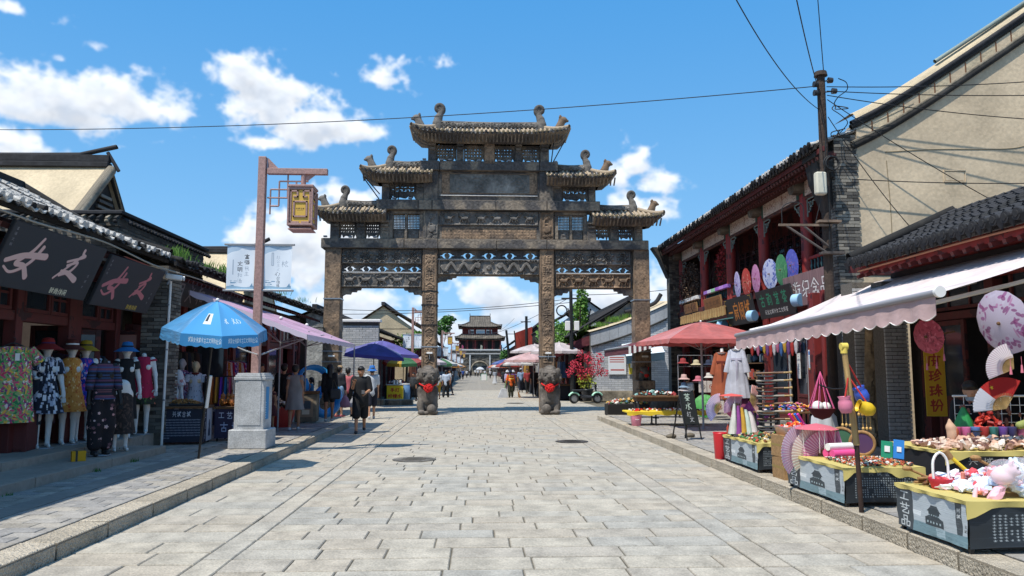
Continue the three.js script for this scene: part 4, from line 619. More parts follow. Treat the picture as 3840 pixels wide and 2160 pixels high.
// ---------------------------------------------------------------- left side of the street
const brickTint=['#78736b','#8a847a','#66625c','#9a9488','#57544f'].map((c)=>mat(c,{map:TX.fine,bump:TX.rough,bs:0.004}));
const brickWhite=['#cfd0ce','#d9d9d6','#c4c6c5'].map((c)=>mat(c,{map:TX.fine,bump:TX.rough,bs:0.004}));
seed(101);
{
// stone steps before the first shop
const st=ST('steps');
for(let z=-2;z>-14.4;z-=2.07)P('step_stone',[RB(0.8,0.26,2.055,-6.05,0.15,z-1.03,0.02)],M.step,st);
for(let z=-2;z>-15.3;z-=2.2)P('step_stone',[RB(1.6,0.3,2.185,-7.2,0.25,z-1.1,0.02)],M.step,st);
// the clothes shop
const s=T('clothes_shop','low dark shop with red timber windows, black signs and white-streaked roof tiles on the left','shop',[0,0,0]);
eaves(s,{x:-6.1,y:3.87,z0:-2.5,z1:-15.3,out:1,run:3.0,rise:1.35,sp:0.2,tm:[M.tileWhite,M.tileWhite,M.tileWhite,M.tile],dm:[M.tileDark,M.tileWhite,M.tile],style:'pan',wob:0.012,raf:0.24});
P('ridge',[RB(0.24,0.24,12.8,-9.1,5.25,-8.9,0.03)],M.deck,s);
P('verge',[tube([[-6.1,3.95,-15.32],[-7.6,4.45,-15.32],[-9.1,5.3,-15.32]],0.1,10,6)],M.tile,s);
P('wall',[B(0.12,3.4,12.6,-10.2,2.0,-8.9),B(3,0.08,12.6,-8.7,3.7,-8.9),B(3.0,3.4,0.1,-8.75,2,-15.9)],mat('#5f544f',{map:TX.plaster}),s);
P('plank_floor',[B(2.9,0.04,12.8,-8.7,0.41,-9)],M.step,s);
P('eave_beam',[RB(0.24,0.28,12.6,-7.15,3.45,-9,0.02),RB(0.14,0.16,12.6,-7.15,2.48,-9,0.015)],M.redDark,s);
for(const z of[-3.2,-5.6,-8.2,-10.4,-12.1,-13.75,-15.35])P('post',[RB(0.2,3.2,z===-13.75?0.42:0.18,-7.15,1.98,z,0.015)],M.redDark,s);
for(const[za,zb]of[[-10.4,-12.1],[-12.1,-13.75],[-13.75,-15.35]]){const w=za-zb-0.3;glassBay(s,w*0.55,0.78,1,1,-7.12,2.56,(za+zb) / 2+w*0.22,PI / 2,M.redDark);glassBay(s,w*0.42,0.78,2,3,-7.12,2.56,(za+zb) / 2-w*0.28,PI / 2,M.redDark);}
for(const[za,zb]of[[-3.2,-5.6],[-5.6,-8.2],[-8.2,-10.4]])glassBay(s,za-zb-0.25,0.8,3,2,-7.12,2.56,(za+zb) / 2,PI / 2,M.redDark);
doorLeaf(s,0.78,2.02,-7.62,0.42,-14.1,0,M.redDark);doorLeaf(s,0.74,2.02,-7.12,0.42,-15.72,0,M.redDark,{gm:mat('#a87a70',{rough:0.5})});doorLeaf(s,0.4,1.95,-7.0,0.42,-14.1,0.5,M.redDark);
// brick pier at its end
const p=T('brick_pier','dark grey brick pier with pale mortar between the two left shop fronts','pier',[0,0,0]);
P('core',[B(0.46,3.6,0.6,-6.5,1.95,-15.98)],M.mortar,p);
brickWall(p,[-6.74,0.4,-15.66],[1,0],0.48,3.15,{mats:brickTint,bw:0.23,bh:0.06,j:0.014,most:90});
brickWall(p,[-6.25,0.4,-16.3],[0,1],0.64,3.15,{mats:brickTint,bw:0.23,bh:0.06,j:0.014,most:130});
// shop sign boards
const board=(label,w,h,pos,ry,rx,draw,m=M.black,group)=>{const o=T('shop_sign',label,'sign',pos,ry,group);o.rotation.order='YXZ';o.rotation.x=rx;P('board',[RB(w,h,0.05,0,0,0,0.008)],m,o);P('lettering',[face(w-0.02,h-0.02,0,0,0.029)],draw,o);return o;};
const friend=(k)=>signMat(1024,420,(g,W,H)=>{g.fillStyle=k?'#292b33':'#2c2f34';g.fillRect(0,0,W,H);for(let i=0;i<300;i++){g.fillStyle=`rgba(${rnd(90) | 0},${rnd(90) | 0},${rnd(100) | 0},.12)`;g.fillRect(rnd(W),rnd(H),rnd(90),rnd(3));}const c=k?'#b86d75':'#d6b3ac',c2='#7b4f50';
const br=(pts,w0,w1)=>{const cv=new THREE.CatmullRomCurve3(pts.map((p)=>V(p[0],p[1],0)));for(let i=0;i<90;i++){const t=i / 89,p=cv.getPoint(t);g.beginPath();g.arc(p.x,p.y,lerp(w0,w1,t)*0.8,0,7);g.fill();}};
for(const[cc,d]of[[c2,3],[c,0]]){g.fillStyle=cc;const w=(x,y)=>{const dx=x-90,dy=y-30,f=(400*dx+140*dy) / 278000;return[f*10.2 / (12.6-f*2.4)*W+d,(625*dy-200*dx) / 278000*H+d];};br([w(292,158),w(220,240),w(118,312),w(168,335),w(186,412)],13,26);br([w(290,215),w(225,300),w(150,352),w(80,366),w(42,325)],18,10);br([w(52,284),w(160,264),w(308,282)],19,30);br([w(566,242),w(556,272),w(570,286),w(455,322)],16,12);br([w(545,290),w(480,345),w(366,436)],15,9);br([w(455,350),w(522,334),w(480,390),w(405,418)],13,14);br([w(418,388),w(455,405),w(506,462)],13,30);}
text(g,'时尚休闲',590,365,46,{c:k?'#b59a35':'#d7d2b4',lw:0.13});text(g,'富强文明',30,30,22,{dy:36,dx:0,c:'#77777c',lw:0.1});text(g,'古城女',930,220,24,{dy:44,dx:-6,c:'#77777c',lw:0.1});});
board('black shop sign with two large pinkish brush characters, nearest on the left',2.5,0.92,[-6.27,3.2,-11.45],PI / 2,0.38,friend(0));
board('smaller black shop sign with two large rose characters, beside the brick pier',2.2,0.9,[-6.27,3.15,-13.98],PI / 2,0.38,friend(1));
board('dark grey sign board with faded characters beyond the brick pier, above the purple awning',4.6,0.62,[-6.42,3.34,-18.6],PI / 2,0.3,signMat(1024,140,(g,W,H)=>{g.fillStyle='#26252a';g.fillRect(0,0,W,H);text(g,'明义和文艺品工',20,20,100,{dx:140,c:'#6f676a',lw:0.1});}));
// white pipe and camera
const pipe=T('drain_pipe','thin white pipe running up the corner of the brick pier','pipe',[-6.22,0.15,-15.62]);P('pipe',[tube([[0,0,0],[0.01,1.6,0],[0.03,3.28,0]],0.026,12,8)],M.white,pipe);for(const y of[0.9,1.9,2.8])P('clip',[C(0.034,0.034,0.03,0.01,y,0)],M.grey,pipe);
const cam=T('security_camera','white security camera at the top of the white pipe','camera',[-6.12,3.5,-15.55],0.3);P('body',[mv(RB(0.32,0.11,0.12,0,0,0,0.03),0.02,0.0,0,0,0,-0.12),C(0.05,0.05,0.03,0.2,-0.02,0,0,0,PI / 2)],M.white,cam);P('bracket',[bar([-0.05,-0.03,0],[-0.1,-0.15,0],0.02),RB(0.14,0.1,0.1,-0.18,0.1,-0.03,0.01)],M.grey,cam);
const ec=new THREE.Mesh(tube([[-6.08,3.74,-8],[-6.06,3.66,-10.5],[-6.08,3.72,-12.6],[-6.06,3.6,-14.4],[-6.1,3.62,-17],[-6.08,3.55,-20]],0.016,40,5),mat('#9c968a'));ec.name='cable';numbered('cable');tag(ec,'pale cable drooping along the left eave above the black signs','cable');scene.add(ec);
// second row of shops up to the arch
const r2=T('shop_row','long low row of red timber shops with broken grassy tiles, from brick pier to arch','shop',[0,0,0]);
eaves(r2,{x:-6.1,y:3.87,z0:-15.7,z1:-30.6,out:1,run:3.2,rise:1.3,sp:0.21,tm:[M.tile,M.tileDark,M.tile],dm:[M.tileDark,M.deck],style:'pan',wob:0.03,raf:0.26,rm:M.redDark});
P('wall',[B(0.12,3.6,15,-9.8,2,-23),B(3,0.08,15,-8.5,3.62,-23),B(3.2,3.6,0.12,-8.4,2,-30.7),B(2.6,0.2,15,-8.5,0.2,-23)],mat('#584d49',{map:TX.plaster}),r2);
P('eave_beam',[RB(0.24,0.3,14.6,-7.1,3.42,-23.2,0.02),RB(0.16,0.16,14.6,-7.1,2.5,-23.2,0.015)],M.redDark,r2);
for(const z of[-16.4,-18.6,-20.8,-22.4,-24.2,-26.0,-27.8,-29.6,-30.5])P('post',[RB(0.24,3.2,0.24,-7.1,1.8,z,0.02)],M.red,r2);
for(const[za,zb,k]of[[-20.8,-22.4,1],[-22.4,-24.2,1],[-24.2,-26,0],[-26,-27.8,1],[-27.8,-29.6,0],[-29.6,-30.5,1]]){const w=Math.abs(za-zb)-0.26;if(k)doorLeaf(r2,w,2.15,-7.08,0.3,(za+zb) / 2,PI / 2,M.red);glassBay(r2,w,0.72,2,1,-7.08,2.6,(za+zb) / 2,PI / 2,M.red);}
for(const[za,zb]of[[-16.4,-18.6],[-18.6,-20.8]])glassBay(r2,za-zb-0.26,0.72,4,2,-7.08,2.6,(za+zb) / 2,PI / 2,M.redDark);
doorLeaf(r2,0.8,2.1,-6.7,0.3,-19.6,0.2,M.redDark);
grass('bright green grass tufts growing on the broken roof tiles by the brick wall',[[-6.35,3.95,-16.1,80,0.3,0.3],[-6.5,4.0,-16.8,70,0.35,0.28],[-6.4,3.95,-18.2,50,0.4,0.3],[-6.35,3.95,-19.4,90,0.5,0.34],[-6.4,3.98,-20.8,60,0.5,0.32],[-6.4,3.98,-22.5,70,0.6,0.4],[-6.5,4,-24.5,50,0.6,0.24],[-6.5,4,-27,60,0.9,0.2]],M.leaf,{name:'roof_grass'});
grass('sparse weeds at the foot of the left stone steps',[[-5.62,0.15,-11.8,20,0.08,0.07],[-5.62,0.15,-13,24,0.12,0.08],[-6.3,0.28,-13.8,16,0.1,0.06],[-5.6,0.15,-9.6,14,0.1,0.05]],M.leafDark,{name:'weeds',cat:'weeds'});
// buildings behind
const tb=T('plastered_house','large house with a tan plastered roof and dark ridge rising behind the left shops','house',[0,0,0]);
P('roof',[patch(30,12,(u,v)=>{const x=lerp(-50,-12.3,u),sw=Math.pow(u,6)*0.15;return[x,8.35-v*3.9+0.5*Math.sin(v*PI)*-0.6+sw,-25.75+v*3.6];},38,5.5),patch(30,10,(u,v)=>[lerp(-50,-12.3,u),8.35-v*3.9-0.3*Math.sin(v*PI),-25.75-v*3.6],38,5.5)],M.plaster,tb);
P('verge',[tube([[-12.35,8.35,-25.75],[-12.3,7.0,-24.3],[-12.3,5.6,-22.9],[-12.3,4.5,-22.1]],0.17,14,7)],M.trim,tb);
P('gable',[ext([[-22.4,4.2],[-25.75,8.2],[-29.1,4.2],[-29.1,0],[-22.4,0]].map(([a,b])=>[-a,b]),0.3,-12.7,0,0,0,PI / 2)],mat('#3a3836',{map:TX.stain,bump:TX.rough}),tb);
P('wall',[B(37,4.6,0.4,-31,2.3,-22.6)],M.plaster,tb);
for(let i=0;i<16;i++){const y=4.4+i*0.2,hz=(8.2-y)*0.62;P('brick_course',[RB(0.08,0.1,Math.max(0.3,hz*1.5),-12.48,y,-25.75,0.01)],brickTint[i%4],tb);}
for(const d of[1,-1])P('bargeboard',[mv(RB(0.1,0.22,4.6,0,0,0,0.02),-12.4,6.5,-25.75+d*1.62,d*0.86)],M.trimDark,tb);
P('ridge',[RB(38,0.18,0.34,-31.4,8.5,-25.75,0.03),RB(38,0.24,0.22,-31.4,8.72,-25.75,0.02),tube([[-50,8.86,-25.75],[-31,8.84,-25.75],[-14,8.85,-25.75],[-12.7,8.92,-25.75],[-12.2,9.15,-25.75]],0.08,30,6),bar([-12.5,8.95,-25.75],[-12.1,8.3,-25.75],0.06)],M.tileDark,tb);
const bb=T('brick_house','grey brick house with a tiled parapet rising behind the left shop roofs','house',[0,0,0]);
P('wall',[B(5,5.1,5.6,-11.06,2.55,-21.15)],M.mortar,bb);
brickWall(bb,[-8.54,3.5,-18.36],[0,-1],5.6,1.66,{mats:brickTint,most:200});brickWall(bb,[-13.4,3.9,-18.33],[1,0],4.84,1.26,{mats:brickTint,most:90,order:-1});
for(let i=0;i<28;i++)P('coping_tile',[mv(ext([[0,0],[0.09,0.0],[0.07,0.05],[0.02,0.05]].map(([a,b])=>[a-0.045,b]),0.36,0,0,0,0,PI / 2),-8.48,5.24,-18.4-i*0.2,0,0,-0.5),SP(0.055,-8.3,5.13,-18.4-i*0.2)],rnd()<0.6?M.tile:M.tileDark,bb);
for(let i=0;i<20;i++)P('coping_tile',[mv(ext([[-0.05,0],[0.05,0.0],[0.03,0.06],[-0.03,0.06]],0.4,0,0,0),-8.5-i*0.2,5.24,-18.22,0.5),SP(0.055,-8.5-i*0.2,5.12,-18.05)],rnd()<0.6?M.tile:M.trim,bb);
P('parapet',[B(0.3,0.3,5.7,-8.68,5.2,-21.1),B(4.9,0.3,0.3,-11,5.2,-18.5)],M.mortar,bb);P('coping',[RB(0.42,0.1,5.9,-8.6,5.36,-21.1,0.03),RB(5,0.1,0.42,-10.9,5.36,-18.4,0.03)],M.tileDark,bb);
const tc=T('plastered_house','low tan plastered house with a curled ridge beyond the grey brick house, behind the lamp','house',[0,0,0]);
P('roof',[patch(12,8,(u,v)=>[lerp(-16,-8.9,u),6.5-v*2.6,-32+v*2.6],7,3.6),patch(12,8,(u,v)=>[lerp(-16,-8.9,u),6.5-v*2.6,-32-v*2.6],7,3.6)],M.plaster,tc);
P('gable',[ext([[29.4,3.9],[32,6.4],[34.6,3.9],[34.6,0],[29.4,0]],0.3,-9.1,0,0,0,PI / 2)],M.plaster,tc);P('wall',[B(7,4,0.3,-12.4,2,-29.7)],M.plaster,tc);
P('ridge',[RB(6.8,0.2,0.24,-12.6,6.58,-32,0.03),tube([[-16,6.72,-32],[-11,6.7,-32],[-9.4,6.78,-32],[-8.7,7.1,-32]],0.08,14,6)],M.tileDark,tc);
grass('long green weeds on the plastered roof behind the left banner',[[-8.4,4.6,-27.5,60,0.5,0.7],[-8,4.3,-26,60,0.5,0.5]],M.leaf,{name:'roof_weeds',cat:'weeds'});

// the street lamp with its lantern and two banners
const gold=mat('#d2a948',{rough:0.5});
const lampPost=(label,pos,o={})=>{
const l=T('street_lamp',label,'street lamp',pos,0,'brown lantern street lamps along the left kerb');
P('base',[RB(0.72,0.36,0.7,0,0.18,0,0.02)],M.lampStone,l);P('pedestal',[RB(0.57,1.0,0.55,0,0.84,0,0.02),RB(0.44,0.84,0.02,0,0.86,0.275,0.006)],M.lampStone,l);P('pedestal_cap',[RB(0.61,0.06,0.59,0,1.33,0,0.012),RB(0.57,0.04,0.55,0,1.38,0,0.01),RB(0.52,0.05,0.5,0,1.41,0,0.01)],M.lampStone,l);
P('post',[RB(0.15,4.35,0.15,0.02,3.6,0,0.01)],M.lamp,l);P('arm',[RB(1.2,0.12,0.12,0.72,5.48,0,0.008),ext([[0.12,0.06],[0.34,0.06],[0.12,0.28]],0.03,0,5.48,0)],M.lamp,l);
const lt=[],q=(a,b)=>lt.push(bar([a[0],a[1],0],[b[0],b[1],0],0.017,4)),X=0.19,Y=5.28,u=0.17;
q([X+u*2,5.42],[X+u*2,Y-u*2]);q([X+u,Y],[X+u,Y-u*3]);q([X,Y-u],[X,Y-u*4]);q([X+u,Y],[X+u*4.4,Y]);q([X,Y-u],[X+u*3,Y-u]);q([X+u*3,Y],[X+u*3,Y-u]);q([X-0.06,Y-u*2],[X+u*2,Y-u*2]);q([X,Y-u*3],[X+u,Y-u*3]);P('lattice',lt,M.lamp,l);
P('hanger',[C(0.05,0.05,0.3,0.84,5.33,0),ext([[0,0],[0.2,0.0],[0,-0.16]],0.03,0.88,5.42,0)],M.lamp,l);
const n=new THREE.Group();n.name='lantern';n.position.set(0.84,4.72,0);l.add(n);
P('lantern_frame',[RB(0.5,0.05,0.5,0,0.42,0,0.01),RB(0.46,0.05,0.46,0,0.37,0,0.01),RB(0.5,0.05,0.5,0,-0.36,0,0.01),C(0.25,0.33,0.07,0,-0.42,0,0,PI / 4,0,4),...[-1,1].flatMap((a)=>[-1,1].map((b)=>RB(0.035,0.74,0.035,a*0.232,0,b*0.232,0.006)))],M.lamp,n);
for(let k=0;k<4;k++){const f=P('lantern_panel',[B(0.42,0.68,0.012,0,0,0.2)],gold,n);f.rotation.y=k*PI / 2;if(o.small){P('fret',[RB(0.2,0.03,0.02,0,0.1,0.21),RB(0.2,0.03,0.02,0,-0.12,0.21),RB(0.03,0.22,0.02,-0.1,0,0.21),RB(0.03,0.22,0.02,0.1,0,0.21)],M.lamp,f);continue;}
const fr=[],a=(x0,y0,x1,y1)=>fr.push(RB(Math.abs(x1-x0)+0.034,Math.abs(y1-y0)+0.034,0.026,(x0+x1) / 2,(y0+y1) / 2,0.213,0.004));for(const d of[-1,1]){a(d*0.19,-0.315,d*0.19,0.315);a(d*0.19,0.315,d*0.06,0.315);a(d*0.06,0.315,d*0.06,0.2);a(d*0.06,0.2,d*0.12,0.2);a(d*0.19,-0.315,d*0.04,-0.315);a(d*0.125,-0.2,d*0.125,0.1);}a(-0.125,0.1,0.125,0.1);a(-0.125,-0.2,0.125,-0.2);P('fret',fr,M.lamp,f);
P('lettering',[face(0.2,0.25,0,-0.05,0.2085)],o.letter??=signMat(128,160,(g)=>{g.fillStyle='#d2a948';g.fillRect(0,0,128,160);text(g,'兴城古城',10,62,25,{dx:27,c:'#3c2b12',lw:0.13});g.lineWidth=3;g.beginPath();g.moveTo(26,98);g.lineTo(104,98);g.stroke();}),f);}
P('banner_bar',[3.98,3.06].map((y)=>RB(1.38,0.035,0.05,0.02,y,0.02,0.006)),M.grey,l);
return l;
};
const bannerTex=(k)=>signMat(256,440,(g,W,H)=>{g.fillStyle='#dfe6ec';g.fillRect(0,0,W,H);const ink=(c,y,a)=>{g.fillStyle=c;g.beginPath();g.moveTo(0,y);for(let x=0;x<=W;x+=8)g.lineTo(x,y-a*fbm(x*0.02+k*5,y,4)*2+a*x / W);g.lineTo(W,k?H:0);g.lineTo(0,k?H:0);g.fill();};g.fillStyle='#aec3d4';g.beginPath();g.moveTo(0,0);g.lineTo(0,100);g.bezierCurveTo(60,50,90,80,130,40);g.bezierCurveTo(180,20,200,30,256,10);g.lineTo(256,0);g.fill();g.fillStyle='#8fb0c6';g.beginPath();g.moveTo(0,H);g.lineTo(0,400);g.bezierCurveTo(90,380,140,430,256,395);g.lineTo(256,H);g.fill();g.fillStyle='#6d93ae';for(let i=0;i<10;i++)g.fillRect(rnd(10,70),340+rnd(55),rnd(10,40),rnd(3,8));g.beginPath();g.moveTo(215,408);g.lineTo(240,370);g.lineTo(250,410);g.fill();
if(!k){text(g,'富强',160,90,48,{dx:0,dy:54,c:'#31343a'});text(g,'民主',160,205,46,{dx:0,dy:52,c:'#8b99a8',lw:0.06});text(g,'文明',98,160,48,{dx:0,dy:54,c:'#31343a'});text(g,'和谐',98,272,46,{dx:0,dy:52,c:'#8b99a8',lw:0.06});g.strokeStyle='#a8b4c0';g.lineWidth=10;g.beginPath();g.moveTo(58,150);g.lineTo(58,285);g.stroke();}else{text(g,'核',160,150,66,{c:'#8b99a8',lw:0.06});text(g,'社会主义',112,100,36,{dx:0,dy:40,c:'#a0acb8',lw:0.06});text(g,'心',100,250,50,{c:'#5b6570'});text(g,'价值观',116,305,34,{dx:0,dy:34,c:'#5b6570'});g.strokeStyle='#a8b4c0';g.lineWidth=8;g.strokeRect(70,80,14,120);}},{side:THREE.DoubleSide});
const bt=[bannerTex(0),bannerTex(1)];
const L1=lampPost('brown square lantern street lamp on a grey stone pedestal, nearest on the left',[-4.36,0.15,-15.28]);
P('notice',[B(0.006,0.62,0.2,0.289,0.86,0.08)],signMat(64,192,(g,W,H)=>{g.fillStyle='#2f86bd';g.fillRect(0,0,W,H);g.fillStyle='#bfe0f2';for(let y=24;y<170;y+=9)g.fillRect(10,y,rnd(20,44),3);}),L1);
const banner=(label,x,y,z,k,s=1)=>{const b=T('street_banner',label,'banner',[x,y,z],0,s<1?'small far banners on the left lamps':undefined);P('cloth',[patch(6,8,(u,v)=>[(u-0.5)*0.54,(0.5-v)*0.92,0.012*Math.sin(u*5+v*3+k)],1,1)].map((g)=>{const uv=g.attributes.uv;for(let i=0;i<uv.count;i++)uv.setY(i,1-uv.getY(i));return g;}),bt[k],b);P('sleeve',[0.45,-0.45].map((yy)=>RB(0.56,0.03,0.03,0,yy,0.005,0.008)),M.white,b);return b;};
banner('white banner with dark and grey brush characters on the left arm of the lamp',-4.7,3.67,-15.26,0);banner('white banner with mostly grey characters on the right arm of the lamp',-3.97,3.67,-15.26,1);
[[-4.3,-51],[-3.7,-81],[-3.75,-112],[-3.8,-140],[-3.7,-168]].forEach(([x,z],i)=>{lampPost(['brown lantern lamp beyond the arch beside the tan gable, left of the left lion','brown lantern lamp just right of the left inner arch column, far away','small far lantern lamp, third beyond the arch on the left','small far lantern lamp, fourth beyond the arch on the left','smallest lantern lamp nearest the gate tower'][i],[x,0,z],{small:true,letter:gold});banner(['white banner left of the post of the lamp by the tan gable','white banner left of the lamp right of the left inner column','white far banner on the third lamp beyond the arch, left arm','white far banner on the fourth lamp beyond the arch, left arm','white far banner on the lamp nearest the gate, left arm'][i],x-0.35,3.55,z+0.02,0,i?0.9:1);banner(['white banner right of the post of the lamp by the tan gable','white banner right of the lamp right of the left inner column','white far banner on the third lamp beyond the arch, right arm','white far banner on the fourth lamp beyond the arch, right arm','white far banner on the lamp nearest the gate, right arm'][i],x+0.39,3.55,z+0.02,1,i?0.9:1);});

// purple awning of three square canopies on crank frames
const pur=thin('#c98fb4',0.22),aw=T('awning','long faded purple awning on umbrella frames sloping from the left shops to the pavement','awning',[0,0,0]);
const AP=(u,v)=>{const x=lerp(-6.28,-3.72,v),z=lerp(-16.9,-23.4,u),y=lerp(3.38,2.42,v)+0.05*Math.sin(u*PI*3)*Math.sin(v*PI);return[x,y,z];};
for(let i=0;i<3;i++)P('canopy_panel',[patch(8,10,(u,v)=>AP((i+u*0.985) / 3,v),1.7,3.2)],pur,aw);
P('valance',[patch(60,2,(u,v)=>{const p=AP(u,1);return[p[0]+0.01,p[1]-v*0.13*(0.8+0.2*Math.abs(Math.sin(u*40))),p[2]];},5,0.2),patch(40,2,(u,v)=>{const p=AP(0,u);return[p[0],p[1]-v*0.13*(0.8+0.2*Math.abs(Math.sin(u*26))),p[2]];},3,0.2)],mat('#cbbfd0',{rough:0.9}),aw);
for(const[x,z]of[[-4.9,-19.3],[-4.9,-22.2],[-3.72,-23.4]]){const y=lerp(3.38,2.42,(x+6.28) / 2.56);P('pole',[bar([x,0.15,z],[x,y,z],0.022)],M.grey,aw);if(x<-4)for(const[dx,dz]of[[-0.9,-0.9],[0.9,0.9],[-0.9,0.9],[0.9,-0.9]])P('strut',[bar([x,y-0.55,z],[x+dx,y-dx*0.34,z+dz],0.014)],M.grey,aw);}
for(const z of[-19.3,-22.2])P('finial',[SP(0.05,-4.9,2.93,z)],M.white,aw);
// blue parasol
const bl=thin('#3fa0dd',0.3),bprint=(k)=>mat('#ffffff',{phys:true,transmission:0.3,thickness:0,rough:0.9,map:ctex(256,256,(g)=>{g.fillStyle='#4aa6e0';g.fillRect(0,0,256,256);if(k)text(g,'水山义心',44,140,42,{dx:44,c:'#e8f4fb',lw:0.13});else{g.fillStyle='#eef2f4';g.fillRect(96,110,70,76);g.fillStyle='#2c3038';g.fillRect(104,116,26,50);}})});const val=mat('#ffffff',{phys:true,transmission:0.3,thickness:0,rough:0.9,map:ctex(512,64,(g)=>{g.fillStyle='#4aa6e0';g.fillRect(0,0,512,64);text(g,'中国城游女民富水古工文明和社会',30,14,30,{dx:32,c:'#e8f4fb',lw:0.12});})});
const fixUV=(t)=>t.traverse((m)=>{if(m.name==='canopy_panel'||m.name==='valance'){m.geometry=m.geometry.clone();const uv=m.geometry.attributes.uv;let mu=0,mvv=0;for(let i=0;i<uv.count;i++){mu=Math.max(mu,uv.getX(i));mvv=Math.max(mvv,uv.getY(i));}for(let i=0;i<uv.count;i++)uv.setXY(i,uv.getX(i) / mu,1-uv.getY(i) / mvv);}});
fixUV(parasol('sky blue parasol with white lettering on a leaning pole beside the lamp',[-4.71,0.15,-13.4],{R:0.82,rise:0.46,Hh:2.18,val:0.2,lean:[0.52,0.35],tilt:[0.14,-0.14],cols:[bprint(0),bprint(1),bl,bl,bl,bl,bl,bl],valM:[val,val,bl,bl,bl,bl,bl,bl],ry:-0.35,poleM:M.blackMetal}));
{const t=T('pole_sleeve','white metal sleeve clamped round the blue parasol pole','sleeve',[-4.71+0.145,0.15,-13.4+0.153]);P('sleeve',[bar([0,0.86,0],[0.075,1.4,0.08],0.035)],M.white,t);}
tag(P(numbered('guy_rope'),[sag([-4.36,2.2,-13.05],[-4.3,1.95,-15.2],0.03,0.012)],M.white,scene),'white rope tying the blue parasol to the lamp post','rope');
tag(P(numbered('crank_rod'),[bar([-4.26,1.95,-15.36],[-4.88,2.55,-22.2],0.018)],M.grey,scene),'grey rod from the lamp post to the purple awning frame','rod');
}
